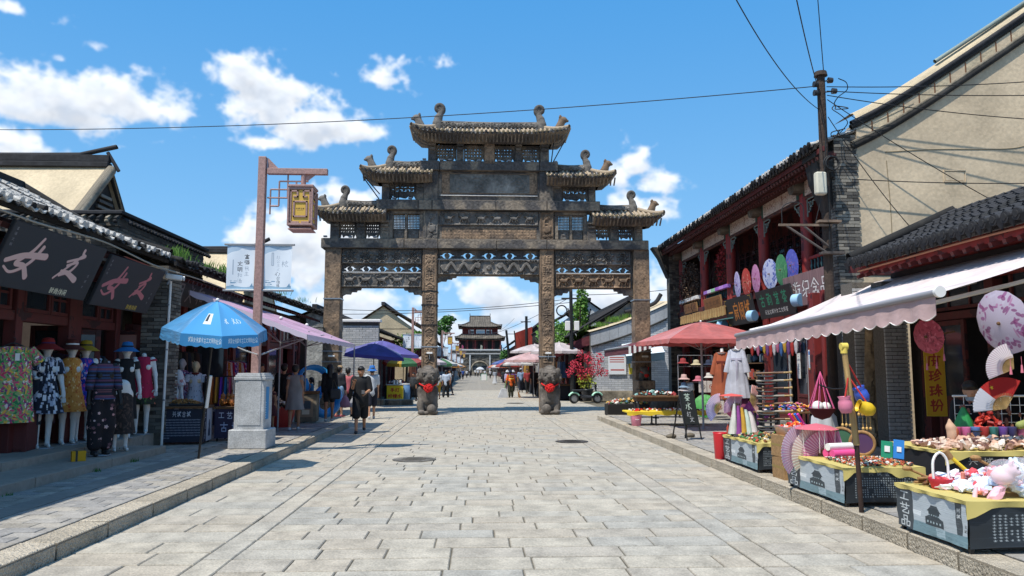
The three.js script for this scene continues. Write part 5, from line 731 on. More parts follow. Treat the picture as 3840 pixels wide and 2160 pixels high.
// ---------------------------------------------------------------- dummies, tables and goods on the left
{
seed(202);
const floral=(bg,cols,n,r,kind)=>ctex(256,256,(g)=>{g.fillStyle=bg;g.fillRect(0,0,256,256);for(let i=0;i<n;i++){const x=rnd(256),y=rnd(256),s=rnd(r*0.5,r);g.fillStyle=pick(cols);for(const[dx,dy]of[[0,0],[256,0],[-256,0],[0,256],[0,-256]]){if(kind==='box')g.fillRect(x+dx,y+dy,s,s*rnd(0.6,1.6));else if(kind==='brush'){g.beginPath();g.ellipse(x+dx,y+dy,s,s*0.4,rnd(3),0,7);g.fill();}else for(let k=0;k<5;k++){g.beginPath();g.ellipse(x+dx+Math.cos(k*1.26)*s*0.5,y+dy+Math.sin(k*1.26)*s*0.5,s*0.45,s*0.32,k*1.26,0,7);g.fill();}}}},1.6);
const fab=(t)=>mat('#ffffff',{map:t,rough:0.85,bump:TX.weave,bs:0.002});
const F={
multi:fab(floral('#8fa96b',['#d24a72','#2f7d4c','#e9d9d0','#c63a56','#5ea35a','#7b3f78','#e2b04a'],420,16,'brush')),mono:fab(floral('#1c2130',['#c9cfdb','#8e98ad','#e6e8ec','#3c465c','#aab2c4'],90,26,'box')),orange:fab(floral('#d08a3c',['#e0a255','#b5641f','#c24a26','#e8c58a'],110,10)),blue:fab(floral('#243aa8',['#c6468a','#e58aa9','#3f7fd0','#e9c9d4','#7a3ac0'],120,17)),
stripe:fab(ctex(128,256,(g)=>{for(let y=0;y<256;y+=8){g.fillStyle=pick(['#2b2538','#5c3a55','#35507a','#7a4a52','#1d1d28']);g.fillRect(0,y,128,8);}},2)),blossom:fab(floral('#17131a',['#b98a8c','#d8b3ad','#6d4a52','#17131a'],46,15)),darkred:fab(floral('#2a1416',['#5a2226','#7a3438','#3a1c1e'],90,14)),brown:fab(floral('#2b2321',['#40332f','#4f3d36','#1c1716'],120,18,'brush')),
black:cloth('#17171a'),embro:fab(ctex(256,512,(g)=>{g.fillStyle='#17171a';g.fillRect(0,0,256,512);for(let i=0;i<60;i++){g.fillStyle=pick(['#c2412d','#d8793a','#d9b9a0','#7a8f4a']);const x=128+rnd(-50,50);g.beginPath();g.arc(x,150+Math.abs(x-128)*-0.5+rnd(-10,30),rnd(3,8),0,7);g.fill();}})),crimson:fab(floral('#a81d44',['#c8577a','#a81d44','#b02a50','#a81d44','#a81d44'],24,9)),hem:fab(floral('#23281f',['#b8402e','#4f6b35','#20241c','#d07a60','#31421f'],90,14)),
white:fab(floral('#d9dde2',['#c98a84','#b5574e','#e6dad4','#cfc2c8'],34,20)),lilac:fab(floral('#a79cc0',['#5d3f86','#8a3050','#d2cade','#6a5d9c','#b35a6e'],120,18,'brush')),bird:fab(floral('#c9ccd6',['#3a3a4c','#50506a','#c9ccd6'],150,9,'brush')),
hatRed:cloth('#a8231c'),hatBrown:cloth('#6d2c20'),hatYellow:cloth('#cda41f'),hatBlue:cloth('#2f86c9'),hatBlack:cloth('#1b1b20'),
};
const G='dressed shop mannequins on the left steps';
const dummy=(label,pos,ry,o)=>{const t=T('mannequin',label,'mannequin',pos,ry,G);figure(t,{H:1.72,fem:true,skin:M.mann,h:0.02,legs:[[0.03,0.02],[-0.05,0.04]],arms:[[0.15,0.2,0.2],[0.05,0.2,0.25]],...o});P('stand',[C(0.16,0.17,0.012,0,0.006,0,0,0,0,20)],M.grey,t);return t;};
dummy('white mannequin in a black and white patterned dress and wide red hat',[-6.96,0.4,-12.75],0.75,{dress:{m:F.mono,len:0.55,sleeve:0.8,bell:0.02,flare:0.1},hat:{m:F.hatRed,brim:0.26,band:cloth('#5b2a5a')},arms:[[0.55,0.25,0.9],[0.1,0.2,0.2]]});
dummy('white mannequin in an orange flowered sleeveless dress and brown hat',[-6.88,0.4,-13.35],0.7,{dress:{m:F.orange,len:0.55,flare:0.08},hat:{m:F.hatBrown,brim:0.22,band:M.white},noarms:true});
dummy('white mannequin in a blue and pink flowered dress under a yellow hat',[-6.9,0.4,-13.85],0.6,{dress:{m:F.blue,len:0.6,flare:0.1},hat:{m:F.hatYellow,brim:0.23,band:M.hair},arms:[[0.1,0.25,0.2],[0,0.2,0.1]]});
dummy('mannequin in a dark striped blouse and black blossom trousers with black boots',[-6.02,0.29,-12.7],0.7,{headless:true,H:1.74,skin:M.hair,dress:{m:F.stripe,len:0.88,sleeve:1.4,flare:0.0},bottom:{kind:'pants',m:F.blossom,len:1.75,wide:0.05},shoes:M.black,boots:true});
{const t=T('mannequin','half mannequin with a white waist wearing a long dark brown skirt','mannequin',[-6.04,0.28,-13.42],0.6,G);figure(t,{H:1.7,fem:true,nohead:true,headless:true,noarms:true,skin:M.mann,legs:[[0.05,0],[-0.05,0]],bottom:{kind:'skirt',m:F.brown,len:0.3,flare:0.04},fat:0.9});t.children[0].geometry=mg([nets([cap([-0.06,0.95,0],0.112,[0.06,0.95,0],0.112),cap([0,1.02,0],0.13,[0,1.08,0],0.125),cap([-0.085,0.9,0],0.08,[-0.09,0.47,0.02],0.053),cap([0.085,0.9,0],0.08,[0.09,0.47,-0.02],0.053),cap([-0.09,0.47,0.02],0.05,[-0.09,0.09,0.03],0.034),cap([0.09,0.47,-0.02],0.05,[0.09,0.09,-0.02],0.034),cap([-0.09,0.05,0.02],0.034,[-0.1,0.03,0.16],0.026),cap([0.09,0.05,-0.03],0.034,[0.1,0.03,0.11],0.026)],0.02,0.03)]);}
dummy('mannequin in a long black dress with embroidered flowers and a blue hat',[-6.5,0.4,-14.55],0.5,{dress:{m:F.embro,len:0.35,sleeve:0.5,flare:0.04},hat:{m:F.hatBlue,brim:0.22,band:F.hatBlack}});
dummy('headless white mannequin in a crimson dress with a flowered hem by the brick pier',[-6.55,0.4,-15.4],0.35,{headless:true,H:1.78,dress:{m:F.crimson,len:0.68,flare:0.04,sleeve:0.12},bottom:{kind:'skirt',m:F.hem,len:0.56,flare:0.035},legs:[[0.02,0],[-0.02,0.03]]});
dummy('white headed mannequin in a white blouse with red flowers beyond the brick pier',[-6.62,0.15,-16.95],0.3,{H:1.78,dress:{m:F.white,len:0.75,sleeve:1.0,bell:0.03,flare:0.0},bottom:{kind:'pants',m:M.white,len:1.9}});
dummy('grey headed mannequin in a lilac patterned tunic, between the white and the tan headed ones',[-6.75,0.15,-17.9],0.2,{H:1.76,skin:mat('#b9b9ba'),dress:{m:F.lilac,len:0.72,sleeve:0.7},noarms:true});
dummy('tan headed mannequin standing behind the grey headed one',[-6.85,0.15,-18.8],0.1,{H:1.74,skin:M.mannTan,dress:{m:F.lilac,len:0.75},noarms:true});
dummy('tan mannequin in a pale dress with dark birds and a red scarf',[-6.38,0.15,-17.75],0.25,{H:1.7,skin:M.mannTan,dress:{m:F.bird,len:0.7,sleeve:0.6,bell:0.03},noarms:true});
{const s=T('scarf','red scarf round the neck of the tan mannequin','scarf',[-6.38,1.56,-17.74]);P('cloth',[mv(new THREE.TorusGeometry(0.065,0.03,7,16),0,0,0,PI / 2)],cloth('#7d2418'),s);}
{const t=T('dress','multicoloured flowered dress on a black hanger at the left edge','dress',[-7.0,0.86,-11.9],0.75);P('cloth',[loft([[1.14,0,0,0.12,0.06],[1.12,0,0,0.22,0.08],[0.95,0,0,0.25,0.1,0.02,6],[0.6,0,0,0.27,0.12,0.04,6],[0.3,0,0,0.29,0.13,0.06,6],[0,0,0,0.32,0.15,0.08,6]],30),...[-1,1].map((d)=>bar([d*0.2,1.1,0],[d*0.36,0.9,0],0.085,10,0.1))],F.multi,t);P('hanger',[tube([[-0.2,1.1,0],[0,1.19,0],[0.2,1.1,0]],0.012,10,5),tube([[0,1.19,0],[0.02,1.26,0],[-0.02,1.28,0]],0.006,8,4)],M.black,t);P('price_tag',[RB(0.06,0.11,0.004,0.03,0.98,0.12,0.001)],M.white,t);}
{const c=T('cabinet','dark red wooden cabinet behind the flowered dress on the left step','cabinet',[-7.3,0.4,-12.35],0.2);P('carcass',[RB(0.75,0.62,0.5,0,0.31,0,0.012)],M.redDark,c);for(const d of[-1,1])P('door',[RB(0.34,0.54,0.02,d*0.18,0.31,0.255,0.006)],M.redDark,c);}
{const b=T('box','small yellow and black box on the lower left step','box',[-6.0,0.28,-12.0],0.6);P('carton',[RB(0.19,0.15,0.12,0,0.075,0,0.006)],mat('#c79318'),b);P('strap',[B(0.03,0.153,0.123,-0.03,0.0765,0)],M.black,b);}
// tables with printed skirts
const printed=(k)=>signMat(512,256,(g,W,H)=>{g.fillStyle=k===2?'#2b2440':'#1c2233';g.fillRect(0,0,W,H);if(k===1){text(g,'工艺品',20,20,60,{dx:0,dy:76,c:'#b9bed0'});g.fillStyle='#b4bac6';g.fillRect(130,0,382,256);g.fillStyle='#2b3350';tower(g,320,220,150);}else if(k===2){text(g,'工艺',40,20,66,{dx:90,c:'#c9cede'});text(g,'古城',60,110,90,{dx:130,c:'#a9b2d0'});g.fillStyle='#7f9cc6';g.beginPath();g.ellipse(380,220,120,60,0,0,7);g.fill();}else{text(g,'兴城古城',150,16,46,{dx:54,c:'#cfd3dd'});g.fillStyle='#9aa3b6';for(let y=80;y<225;y+=20)for(let x=40;x<470;x+=15)if(!(y>205&&x>120)){g.fillRect(x,y,rnd(8,12),3);g.fillRect(x+2,y+5,rnd(5,9),3);g.fillRect(x+5,y-3,2,12);}}});
function tower(g,x,y,w){const h=w*0.9,r=(cy,ww,hh)=>{g.beginPath();g.moveTo(x-ww / 2,cy);g.quadraticCurveTo(x-ww*0.3,cy-hh*0.4,x-ww*0.2,cy-hh);g.lineTo(x+ww*0.2,cy-hh);g.quadraticCurveTo(x+ww*0.3,cy-hh*0.4,x+ww / 2,cy);g.fill();};g.fillRect(x-w*0.42,y-h*0.35,w*0.84,h*0.35);r(y-h*0.35,w*0.9,h*0.2);g.fillRect(x-w*0.26,y-h*0.68,w*0.52,h*0.2);r(y-h*0.66,w*0.72,h*0.3);}
globalThis.drawTower=tower;
const heap=(par,name,n,w,d,h,s,mats)=>{ 
const sets=mats.map(()=>[]),ball=[0,1,2].map(()=>{const g=new THREE.IcosahedronGeometry(1,1),p=g.attributes.position,m={};for(let i=0;i<p.count;i++){const k=[p.getX(i),p.getY(i),p.getZ(i)].map((v)=>v.toFixed(2)).join(),q=m[k]??=rnd(0.6,1.2);p.setXYZ(i,p.getX(i)*q,p.getY(i)*q,p.getZ(i)*q);}g.computeVertexNormals();return g;});
for(let i=0;i<n*1.6;i++){const x=rnd(-1,1),z=rnd(-1,1),q=Math.max(Math.abs(x),Math.abs(z)),y=(1-q*q)*h*rnd(0.5,1),k=s*rnd(0.45,1.1),t=rnd(),g=t<0.72?pick(ball).clone().scale(k*rnd(0.8,1.7),k*rnd(0.5,0.9),k):t<0.9?new THREE.BoxGeometry(k*2.2,k*0.9,k*1.4):new THREE.CylinderGeometry(k*0.4,k*0.5,k*2.6,7);sets[Math.floor(rnd(mats.length))].push(mv(g.rotateX(rnd(-0.7,0.7)).rotateY(rnd(6)).rotateZ(rnd(-0.7,0.7)),x*w / 2,y+s*0.5,z*d / 2));}
sets.forEach((g,i)=>g.length&&P(name,g,mats[i],par,null,'stuff'));
};
globalThis.heap=heap;
const table=(label,pos,ry,w,d,h,front,side,skirtH=0.62)=>{const t=T('market_table',label,'table',pos,ry);P('table_top',[RB(w+0.08,0.045,d+0.08,0,h,0,0.008)],M.wood,t);for(const a of[-1,1])for(const b of[-1,1])P('leg',[RB(0.04,h-0.02,0.04,a*(w / 2-0.05),(h-0.02) / 2,b*(d / 2-0.05),0.006)],M.blackMetal,t);P('skirt',[face(w,skirtH,0,h-skirtH / 2-0.03,d / 2+0.012)],front,t);if(side)P('skirt',[mv(face(d,skirtH),w / 2+0.012,h-skirtH / 2-0.03,0,0,PI / 2)],side,t);return t;};
const t1=table('wooden table heaped with tan nuts above a dark printed banner, beside the white pipe',[-5.98,0.15,-16.2],0.12,0.86,0.7,0.74,printed(0),printed(1),0.66);
{const tr=T('goods_tray','shallow black tray piled with tan walnuts on the near left table','tray',[-6.03,0.92,-16.18],0.12);P('tray',[RB(0.8,0.04,0.5,0,0.02,0,0.01)],M.black,tr);heap(tr,'nuts',240,0.72,0.44,0.13,0.018,[mat('#b98950'),mat('#a5743d'),mat('#8f6436')]);}
const t2=table('second wooden table with a purple printed banner, partly behind the lamp pedestal',[-5.05,0.15,-16.9],0.05,0.95,0.7,0.7,printed(2),null,0.6);
const t3=table('long goods table under the purple awning, behind the lamp pedestal',[-6.0,0.15,-18.9],0.1,1.3,0.6,0.72,printed(2),null,0.5);
const gourdM=mat('#9c5a22',{rough:0.4});
for(let i=0;i<7;i++){const o=T('gourd',['brown gourd at the left end of the second table','brown gourd in the back row of the second table, left','tall brown gourd in the middle of the second table','squat brown gourd in front on the second table','brown gourd at the right of the second table','small brown gourd lying by the lamp pedestal','brown gourd at the back right of the second table'][i],'gourd',[-5.42+(i%4)*0.2+rnd(-0.04,0.04),0.873,-17.05+Math.floor(i / 4)*0.24],rnd(6),'brown gourds on the second table');P('shell',[L([[0.001,0],[0.06,0.02],[0.085,0.08],[0.06,0.14],[0.035,0.165],[0.05,0.2],[0.045,0.24],[0.012,0.27],[0.008,0.3]],14)],gourdM,o);P('stalk',[tube([[0,0.29,0],[0.01,0.33,0],[0.03,0.35,0.01]],0.006,6,4)],M.wood,o);}
{const tr=T('twig_heap','tangle of orange brown twigs and roots on the second left table','twigs',[-5.1,0.875,-16.78]);const g=[];for(let i=0;i<60;i++){const x=rnd(-0.42,0.42),z=rnd(-0.2,0.2);g.push(tube([[x,rnd(0.01,0.08),z],[x+rnd(-0.06,0.06),rnd(0.03,0.14),z+rnd(-0.06,0.06)],[x+rnd(-0.12,0.12),rnd(0.02,0.22),z+rnd(-0.1,0.1)]],0.006,5,4));}P('twigs',g,mat('#a8682f'),tr,null,'stuff');}
{const r=T('clothes_rail','low rack of small bright scarves and skirts behind the nut table','clothes rack',[-5.75,0.15,-17.75],0.1);P('rail',[bar([-0.4,1.35,0],[0.4,1.35,0],0.014),bar([-0.4,0,0],[-0.4,1.35,0],0.014),bar([0.4,0,0],[0.4,1.35,0],0.014)],M.blackMetal,r);['#b8322e','#d9722c','#e0a23a','#7a3ac0','#2f7fb0','#c2476f','#e8e0d0','#c23a2c'].forEach((c,i)=>P('garment',[loft([[1.33,-0.34+i*0.097,0,0.02,0.1],[1.0,-0.34+i*0.097,0,0.035,0.13,0.1,5],[0.62+(i%3)*0.07,-0.34+i*0.097,0,0.045,0.15,0.15,5]],16)],cloth(c),r));}
{const r=T('red_basket','red basket stall of small packets beside the lamp pedestal','basket',[-5.35,0.15,-20.6]);P('basket',[L([[0.3,0],[0.36,0.3],[0.38,0.5],[0.36,0.5],[0.3,0.06]],18).scale(1.5,1,1)],mat('#9a2018',{rough:0.5}),r);heap(r,'packets',70,0.95,0.5,0.35,0.05,[mat('#c9b79a'),mat('#a33328'),mat('#d8d0c4'),mat('#7a6a52')]);r.children.slice(1).forEach((m)=>m.position.setY(0.42));}
{const r=T('fridge_box','rusty white cooler box under the purple awning','cooler',[-4.85,0.15,-22.3],0.1);P('box',[RB(0.62,0.78,0.55,0,0.42,0,0.03)],mat('#b8aa90',{map:TX.stain}),r);P('lid',[RB(0.66,0.08,0.6,0,0.85,0,0.02)],M.wood,r);P('print',[face(0.4,0.5,0,0.42,0.278)],signMat(128,160,(g)=>{g.fillStyle='#8d7a62';g.fillRect(0,0,128,160);g.fillStyle='#3d4a52';g.fillRect(20,16,86,70);g.fillStyle='#c9bfa8';g.fillRect(30,96,66,40);}),r);}
const rail=(label,x,z0,z1,y,n,cols,len)=>{const r=T('clothes_rail',label,'clothes rack',[x,0,0]);P('rail',[bar([0,y,z0],[0,y,z1],0.013),bar([0,0.4,z0],[0,y,z0],0.013),bar([0,0.4,z1],[0,y,z1],0.013)],M.blackMetal,r);for(let i=0;i<n;i++){const z=lerp(z0,z1,(i+0.5) / n),l=len*rnd(0.85,1.1),tw=rnd(-0.03,0.03);P('garment',[loft([[y-0.02,0,z,0.05,0.03],[y-0.06,0,z,0.19,0.04],[y-0.3,tw,z,0.2,0.06,0.1,5,i],[y-l*0.6,tw,z,0.22,0.075,0.16,5,i],[y-l,0,z,0.25,0.09,0.2,5,i]],20)],cols[i%cols.length],r);}};
const dk=['#3a2f3f','#4a3a34','#2f3644','#5a2f38','#454a3f'].map((c)=>cloth(c));
rail('rail of dark clothes hanging in the doorway behind the hatted mannequins',-7.2,-12.0,-14.9,1.95,16,[F.black,dk[0],F.stripe,dk[2],F.darkred,dk[3]],1.1);rail('long rail of grey and black skirts inside the shop beyond the brick pier',-7.0,-17.2,-19.4,2.1,12,[dk[4],F.black,dk[1],dk[2]],1.3);rail('rail of bright summer clothes in the shop at the middle of the left row',-6.9,-20.9,-22.8,1.9,10,[F.lilac,F.orange,F.white,F.crimson,F.blue],0.9);
dummy('mannequin in a patterned navy dress in the back row, between yellow and blue hats',[-6.95,0.4,-14.35],0.5,{headless:true,dress:{m:F.mono,len:0.6,sleeve:0.4},noarms:true});dummy('mannequin with a black wide hat behind the yellow hatted one',[-7.15,0.4,-14.2],0.5,{dress:{m:dk[2],len:0.5,sleeve:1.2},hat:{m:F.hatBlack,brim:0.22}});
const tubM=mat('#2f9be0',{rough:0.4,phys:true,transmission:0.2,thickness:0});
{const b=T('paddling_pool','bright blue plastic paddling tubs leaning on the stall under the awning','tub',[-4.62,0.15,-24.0],0.3);P('tub',[mv(new THREE.TorusGeometry(0.42,0.13,10,28),0,0.55,0,0.25,0.5)],tubM,b);P('tub',[mv(L([[0.5,0],[0.56,0.18],[0.5,0.36],[0.44,0.18]],24),-0.45,1.05,0.1,1.1,0.3)],tubM,b);P('tub',[mv(L([[0.4,0],[0.46,0.2],[0.36,0.3]],20),-0.9,0.9,-0.2,1.3,-0.4)],tubM,b);}
}
// ---------------------------------------------------------------- right side of the street
{
seed(303);
const b=T('two_storey_shop','two storey red timber gallery building with painted beams and tiled eaves on the right','building',[0,0,0]);
const red=mat('#a63a33',{map:TX.paint,rough:0.6});
eaves(b,{x:7.6,y:6.74,z0:-16.55,z1:-31.4,out:-1,run:2.4,rise:1.0,sp:0.2,tm:[M.tile,M.tileWhite],dm:[M.tile,M.tileDark],r:0.06,raf:0.19,rafL:1.0,rm:M.rafter});
P('eave_board',[RB(0.05,0.12,15.1,7.72,6.57,-23.85),RB(0.06,0.07,15.1,7.98,6.44,-23.85)],M.redDark,b);
{const g=mg([B(0.5,0.06,0.06,0.25,0,0,0,0,0.3)]);for(let z=-16.7;z>-31.3;z-=0.19)at(P('rafter',g,M.rafter,b),7.92,6.42,z);}
P('roof',[patch(10,8,(u,v)=>[lerp(10,13.6,v),7.7+2.35*v*(0.8+0.2*v),lerp(-17.2,-31.4,u)],15,5)],M.plaster,b);
// gallery columns, beams, brackets
const painted=ctex(1024,128,(g,W,H)=>{g.fillStyle='#cbb9a8';g.fillRect(0,0,W,H);for(let i=0;i<500;i++){g.fillStyle=pick(['rgba(120,62,50,.25)','rgba(190,178,165,.4)','rgba(110,98,88,.25)','rgba(150,110,92,.3)']);g.fillRect(rnd(W),rnd(H),rnd(4,40),rnd(2,14));}g.fillStyle='#2f4f43';g.fillRect(0,0,60,H);g.fillRect(W-60,0,60,H);g.fillStyle='#c4b29f';for(const x of[80,W-150]){g.fillRect(x,12,70,100);g.strokeStyle='#5a3a34';g.lineWidth=4;g.strokeRect(x+8,20,54,84);g.strokeRect(x+22,40,26,44);}g.strokeStyle='#7a4238';for(let i=0;i<12;i++){g.lineWidth=rnd(2,6);g.beginPath();const x=rnd(190,W-190);g.moveTo(x,rnd(H));g.bezierCurveTo(x+rnd(-60,60),rnd(H),x+rnd(-60,60),rnd(H),x+rnd(-90,90),rnd(H));g.stroke();}});
const pm=mat('#ffffff',{map:painted,rough:0.8}),cz=[-19.07,-22.05,-25.0,-28.0,-31.0],edges=[-17.1,...cz];
P('floor_slab',[RB(1.6,0.22,15,9.1,3.86,-24.1,0.02)],M.redDark,b);P('purlin',[bar([8.42,6.62,-16.9],[8.42,6.62,-31.2],0.13,10)],M.rafter,b);
cz.forEach((z)=>{
P('column',[C(0.16,0.165,2.55,8.5,5.2,z,0,0,0,18)],red,b);
P('beam_end',[C(0.21,0.21,0.34,8.28,6.36,z,0,0,PI / 2,18),C(0.15,0.15,0.02,8.105,6.36,z,0,0,PI / 2,16)],mat('#8d8272',{map:TX.stain}),b);
P('wall_post',[RB(0.16,2.5,0.16,9.75,5.2,z,0.01)],M.redDark,b);
P('lower_post',[RB(0.24,3.6,0.3,8.55,1.95,z,0.02)],z>-26?M.redBright:red,b);
});
for(let i=0;i+1<edges.length;i++){
const za=edges[i],zb=edges[i+1],w=za-zb-(i?0.34:0.2),zc=(za+zb) / 2;
P('painted_beam',[mv(face(w,0.42),8.383,6.29,zc,0,-PI / 2)],pm,b);P('beam',[RB(0.16,0.44,w,8.47,6.29,zc,0.01),RB(0.1,0.06,w,8.46,6.04,zc,0.01)],mat('#6f4a40',{map:TX.paint}),b);
// fretted corner brackets
for(const d of[1,-1]){const z0=d>0?za-(i?0.17:0.05):zb+0.17,bars=[],q=(a,c,e,f)=>bars.push(B(0.03,Math.abs(f-c)+0.03,Math.abs(e-a)+0.03,8.46,6.0-(c+f) / 2,z0-d*(a+e) / 2));q(0,0,0.44,0);q(0,0,0,0.44);q(0.44,0,0.44,0.1);q(0.3,0.1,0.44,0.1);q(0.3,0.1,0.3,0.22);q(0.16,0.22,0.3,0.22);q(0.16,0.1,0.16,0.34);q(0.08,0.34,0.16,0.34);q(0.08,0.1,0.22,0.1);P('fret_bracket',bars,mat('#7f8d86'),b);}
// balustrade
P('handrail',[RB(0.1,0.08,w,8.47,4.47,zc,0.015),RB(0.08,0.06,w,8.47,4.05,zc,0.01)],red,b);
const bal=P.bal??=mg([L([[0.02,0],[0.032,0.06],[0.018,0.12],[0.034,0.2],[0.018,0.28],[0.03,0.36],[0.02,0.4]],8)]);for(let k=0;k<Math.round(w / 0.19);k++)at(P('baluster',bal,mat('#3f5f63'),b),8.47,4.06,za-0.2-k*0.19);
// latticed wall behind the gallery
const nD=4;for(let k=0;k<nD;k++){const dz=w / nD,z=za-0.17-dz*(k+0.5);doorLeaf(b,dz-0.04,1.95,9.78,4.0,z,-PI / 2,M.redDark);const lat=[];for(let r=0;r<6;r++)lat.push(B(dz-0.2,0.022,0.03,0,4.85+r*0.17,0));for(let r=0;r<3;r++)lat.push(B(0.022,1.0,0.03,-0.16+r*0.16,5.3,0));const m=P('lattice',lat,M.redDark,b);m.position.set(9.74,0,z);m.rotation.y=-PI / 2;}
P('transom',[RB(0.1,0.62,w,9.8,6.22,zc)],M.redDark,b);
}
P('ceiling',[B(1.9,0.06,14.4,9.3,6.52,-24.2)],M.redDark,b);
// ground floor: doors and a dark room behind
P('wall',[B(0.15,3.7,15,12.4,1.95,-24.2),B(3.6,3.7,0.15,10.6,1.95,-17.0),B(3.6,0.1,15,10.6,3.6,-24.2),B(4.4,6.9,0.2,10.8,3.45,-31.3),B(0.15,6.5,15,13.6,3.25,-24.2)],mat('#5d4f48',{map:TX.plaster}),b);
P('plank_floor',[B(4,0.24,14.2,10.5,0.12,-24.1)],M.step,b);P('threshold',[RB(0.4,0.16,5.6,8.5,0.2,-20.1,0.02)],M.concrete,b);
P('fascia',[RB(0.12,0.5,14.6,8.5,3.5,-24.2,0.02)],red,b);
const alu=mat('#c9cbcc',{rough:0.35,metal:0.6});
for(const[x,z,ry]of[[8.35,-20.75,-1.2],[8.5,-19.65,-PI / 2]]){const d=doorLeaf(b,0.72,2.25,x,0.3,z,ry,M.redDark,{gm:M.glass,panel:0.3,handle:true});P('strip',[RB(0.05,2.25,0.05,0.36,1.12,0.02)],alu,d);}
P('curtain',[patch(40,6,(u,v)=>[9.7+0.05*Math.sin(u*60),0.3+v*2.1,lerp(-21.8,-19.4,u)],2,2)],cloth('#5e4a2c'),b);
P('transom_window',[RB(0.08,0.9,2.4,8.5,2.95,-20.5)],M.redBright,b);
const notice=(label,pos,ry,w,h,draw)=>{const o=T('notice',label,'notice',pos,ry);P('sheet',[B(w,h,0.004,0,0,0)],M.white,o);P('print',[face(w*0.96,h*0.97,0,0,0.004)],signMat(96,160,draw),o);};
notice('white paper notices stuck on the right hand glass door',[8.43,1.75,-19.75],-PI / 2,0.2,0.66,(g)=>{g.fillStyle='#dfe0dd';g.fillRect(0,0,96,160);text(g,'工古',26,10,40,{dx:0,dy:80,c:'#444',lw:0.08});g.strokeStyle='#999';g.lineWidth=2;g.strokeRect(6,4,84,70);g.strokeRect(6,84,84,70);});
notice('blue and white leaflet with a yellow border on the red door post',[8.41,1.9,-19.02],-PI / 2,0.18,0.5,(g)=>{g.fillStyle='#e3e6e8';g.fillRect(0,0,96,160);g.fillStyle='#3f86c0';g.fillRect(8,10,70,30);g.fillStyle='#7fa6c2';for(let y=52;y<140;y+=10)g.fillRect(10,y,70,4);g.fillStyle='#d8b43a';g.fillRect(0,150,96,10);});
// gable wall of tan render under its swept, panelled verge
const gb=T('gable_house','tall tan rendered gable wall with a swept tiled verge at the upper right','house',[0,0,0]);
const gy=(t)=>{const d=8.4*t;return 7.28+0.69*d-0.24*(1-Math.exp(-d));}; 
const gp=[];for(let i=0;i<=24;i++)gp.push([8.62+8.4*i / 24,gy(i / 24)-0.02]);for(let i=24;i>=0;i--)gp.push([8.62+16.8-8.4*i / 24,gy(i / 24)-0.02]);
P('wall',[ext([[8.62,0],...gp,[25.4,0]],0.4,0,0,-16.82)],M.gable,gb);
for(let i=0;i<22;i++){const a=i / 22,c=(i+0.965) / 22,q=(t,d)=>[8.62+8.4*t,gy(t)+d];P('verge_panel',[ext([q(a,-0.52),q(c,-0.52),q(c,-0.16),q(a,-0.16)],0.08,0,0,-16.6)],i%3?M.plaster:M.gable,gb);P('panel_joint',[bar([...q(c+0.0008,-0.52),-16.56],[...q(c+0.0008,-0.16),-16.56],0.018,4)],mat('#6b4a33'),gb);}
const sweep=(d,z,r,m,name,sy=1)=>P(name,[tube(Array.from({length:15},(_,i)=>[8.5+8.5*i / 14,gy(i / 14)+d,z]),r,40,8).scale(1,1,1)],m,gb);
sweep(-0.58,-16.6,0.08,M.trimDark,'lower_moulding');sweep(-0.5,-16.57,0.045,M.trim,'lower_moulding');sweep(-0.12,-16.58,0.06,M.trimDark,'upper_moulding');sweep(-0.04,-16.55,0.06,M.tileDark,'drip_edge');
P('roof',[patch(24,6,(u,v)=>[8.6+8.4*u,gy(u)+0.02+0.24*Math.sin(Math.min(1,v*2)*PI / 2),lerp(-16.53,-17.6,v*v)],8,5)],M.plaster,gb);
P('ridge_cap',[tube(Array.from({length:13},(_,i)=>[10.6+6.4*i / 12,gy(0.26+0.74*i / 12)+0.2,-16.62]),0.055,30,6)],mat('#c9d8cc',{map:TX.stain}),gb);
for(const[x,y,w,h]of[[10.9,6.05,0.5,0.26],[13.6,6.0,0.42,0.34]])P('putlog_patch',[B(w,0.02,0.02,x,y+h / 2,-16.61),B(w,0.02,0.02,x,y-h / 2,-16.61),B(0.02,h,0.02,x-w / 2,y,-16.61),B(0.02,h,0.02,x+w / 2,y,-16.61),B(w-0.06,h-0.06,0.012,x,y,-16.615)],M.gable,gb);
P('render_crack',[tube([[9.3,6.6,-16.62],[10.5,6.68,-16.62],[12.4,6.74,-16.62],[13.2,6.95,-16.62],[15,6.9,-16.62]],0.014,24,4),tube([[9.32,6.4,-16.62],[9.36,5.2,-16.62],[9.34,3.9,-16.62]],0.012,14,4)],mat('#8f8168'),gb);
// brick pier with corbels
const bp=T('brick_pier','tall grey brick corner pier between the gallery and the tan gable','pier',[0,0,0]);
P('core',[B(0.5,7.0,0.7,8.37,3.5,-17.0)],M.mortar,bp);
brickWall(bp,[8.1,3.0,-16.62],[1,0],0.54,4.0,{mats:brickTint.concat(mat('#a59e90',{map:TX.fine})),bw:0.25,bh:0.062,most:170});
brickWall(bp,[8.1,3.0,-17.3],[0,1],0.7,3.6,{mats:brickTint,bw:0.25,bh:0.062,most:130});
brickWall(bp,[8.1,0.15,-16.62],[1,0],0.54,2.85,{mats:brickWhite,bw:0.25,bh:0.062,most:60});
for(let i=0;i<6;i++)P('corbel',[RB(0.46+i*0.085,0.14,0.72,8.34-i*0.045,5.95+i*0.12,-17.0,0.02)],i%2?M.trimDark:brickTint[2],bp);
P('corbel_block',[ext([[7.72,6.5],[8.12,6.5],[8.12,5.2],[7.97,5.55],[7.8,5.95]],0.6,0,0,-17.02)],M.trimDark,bp);
const bp2=T('brick_pier','slender grey brick end pier at the far end of the gallery, right of the arch','pier',[0,0,0]);
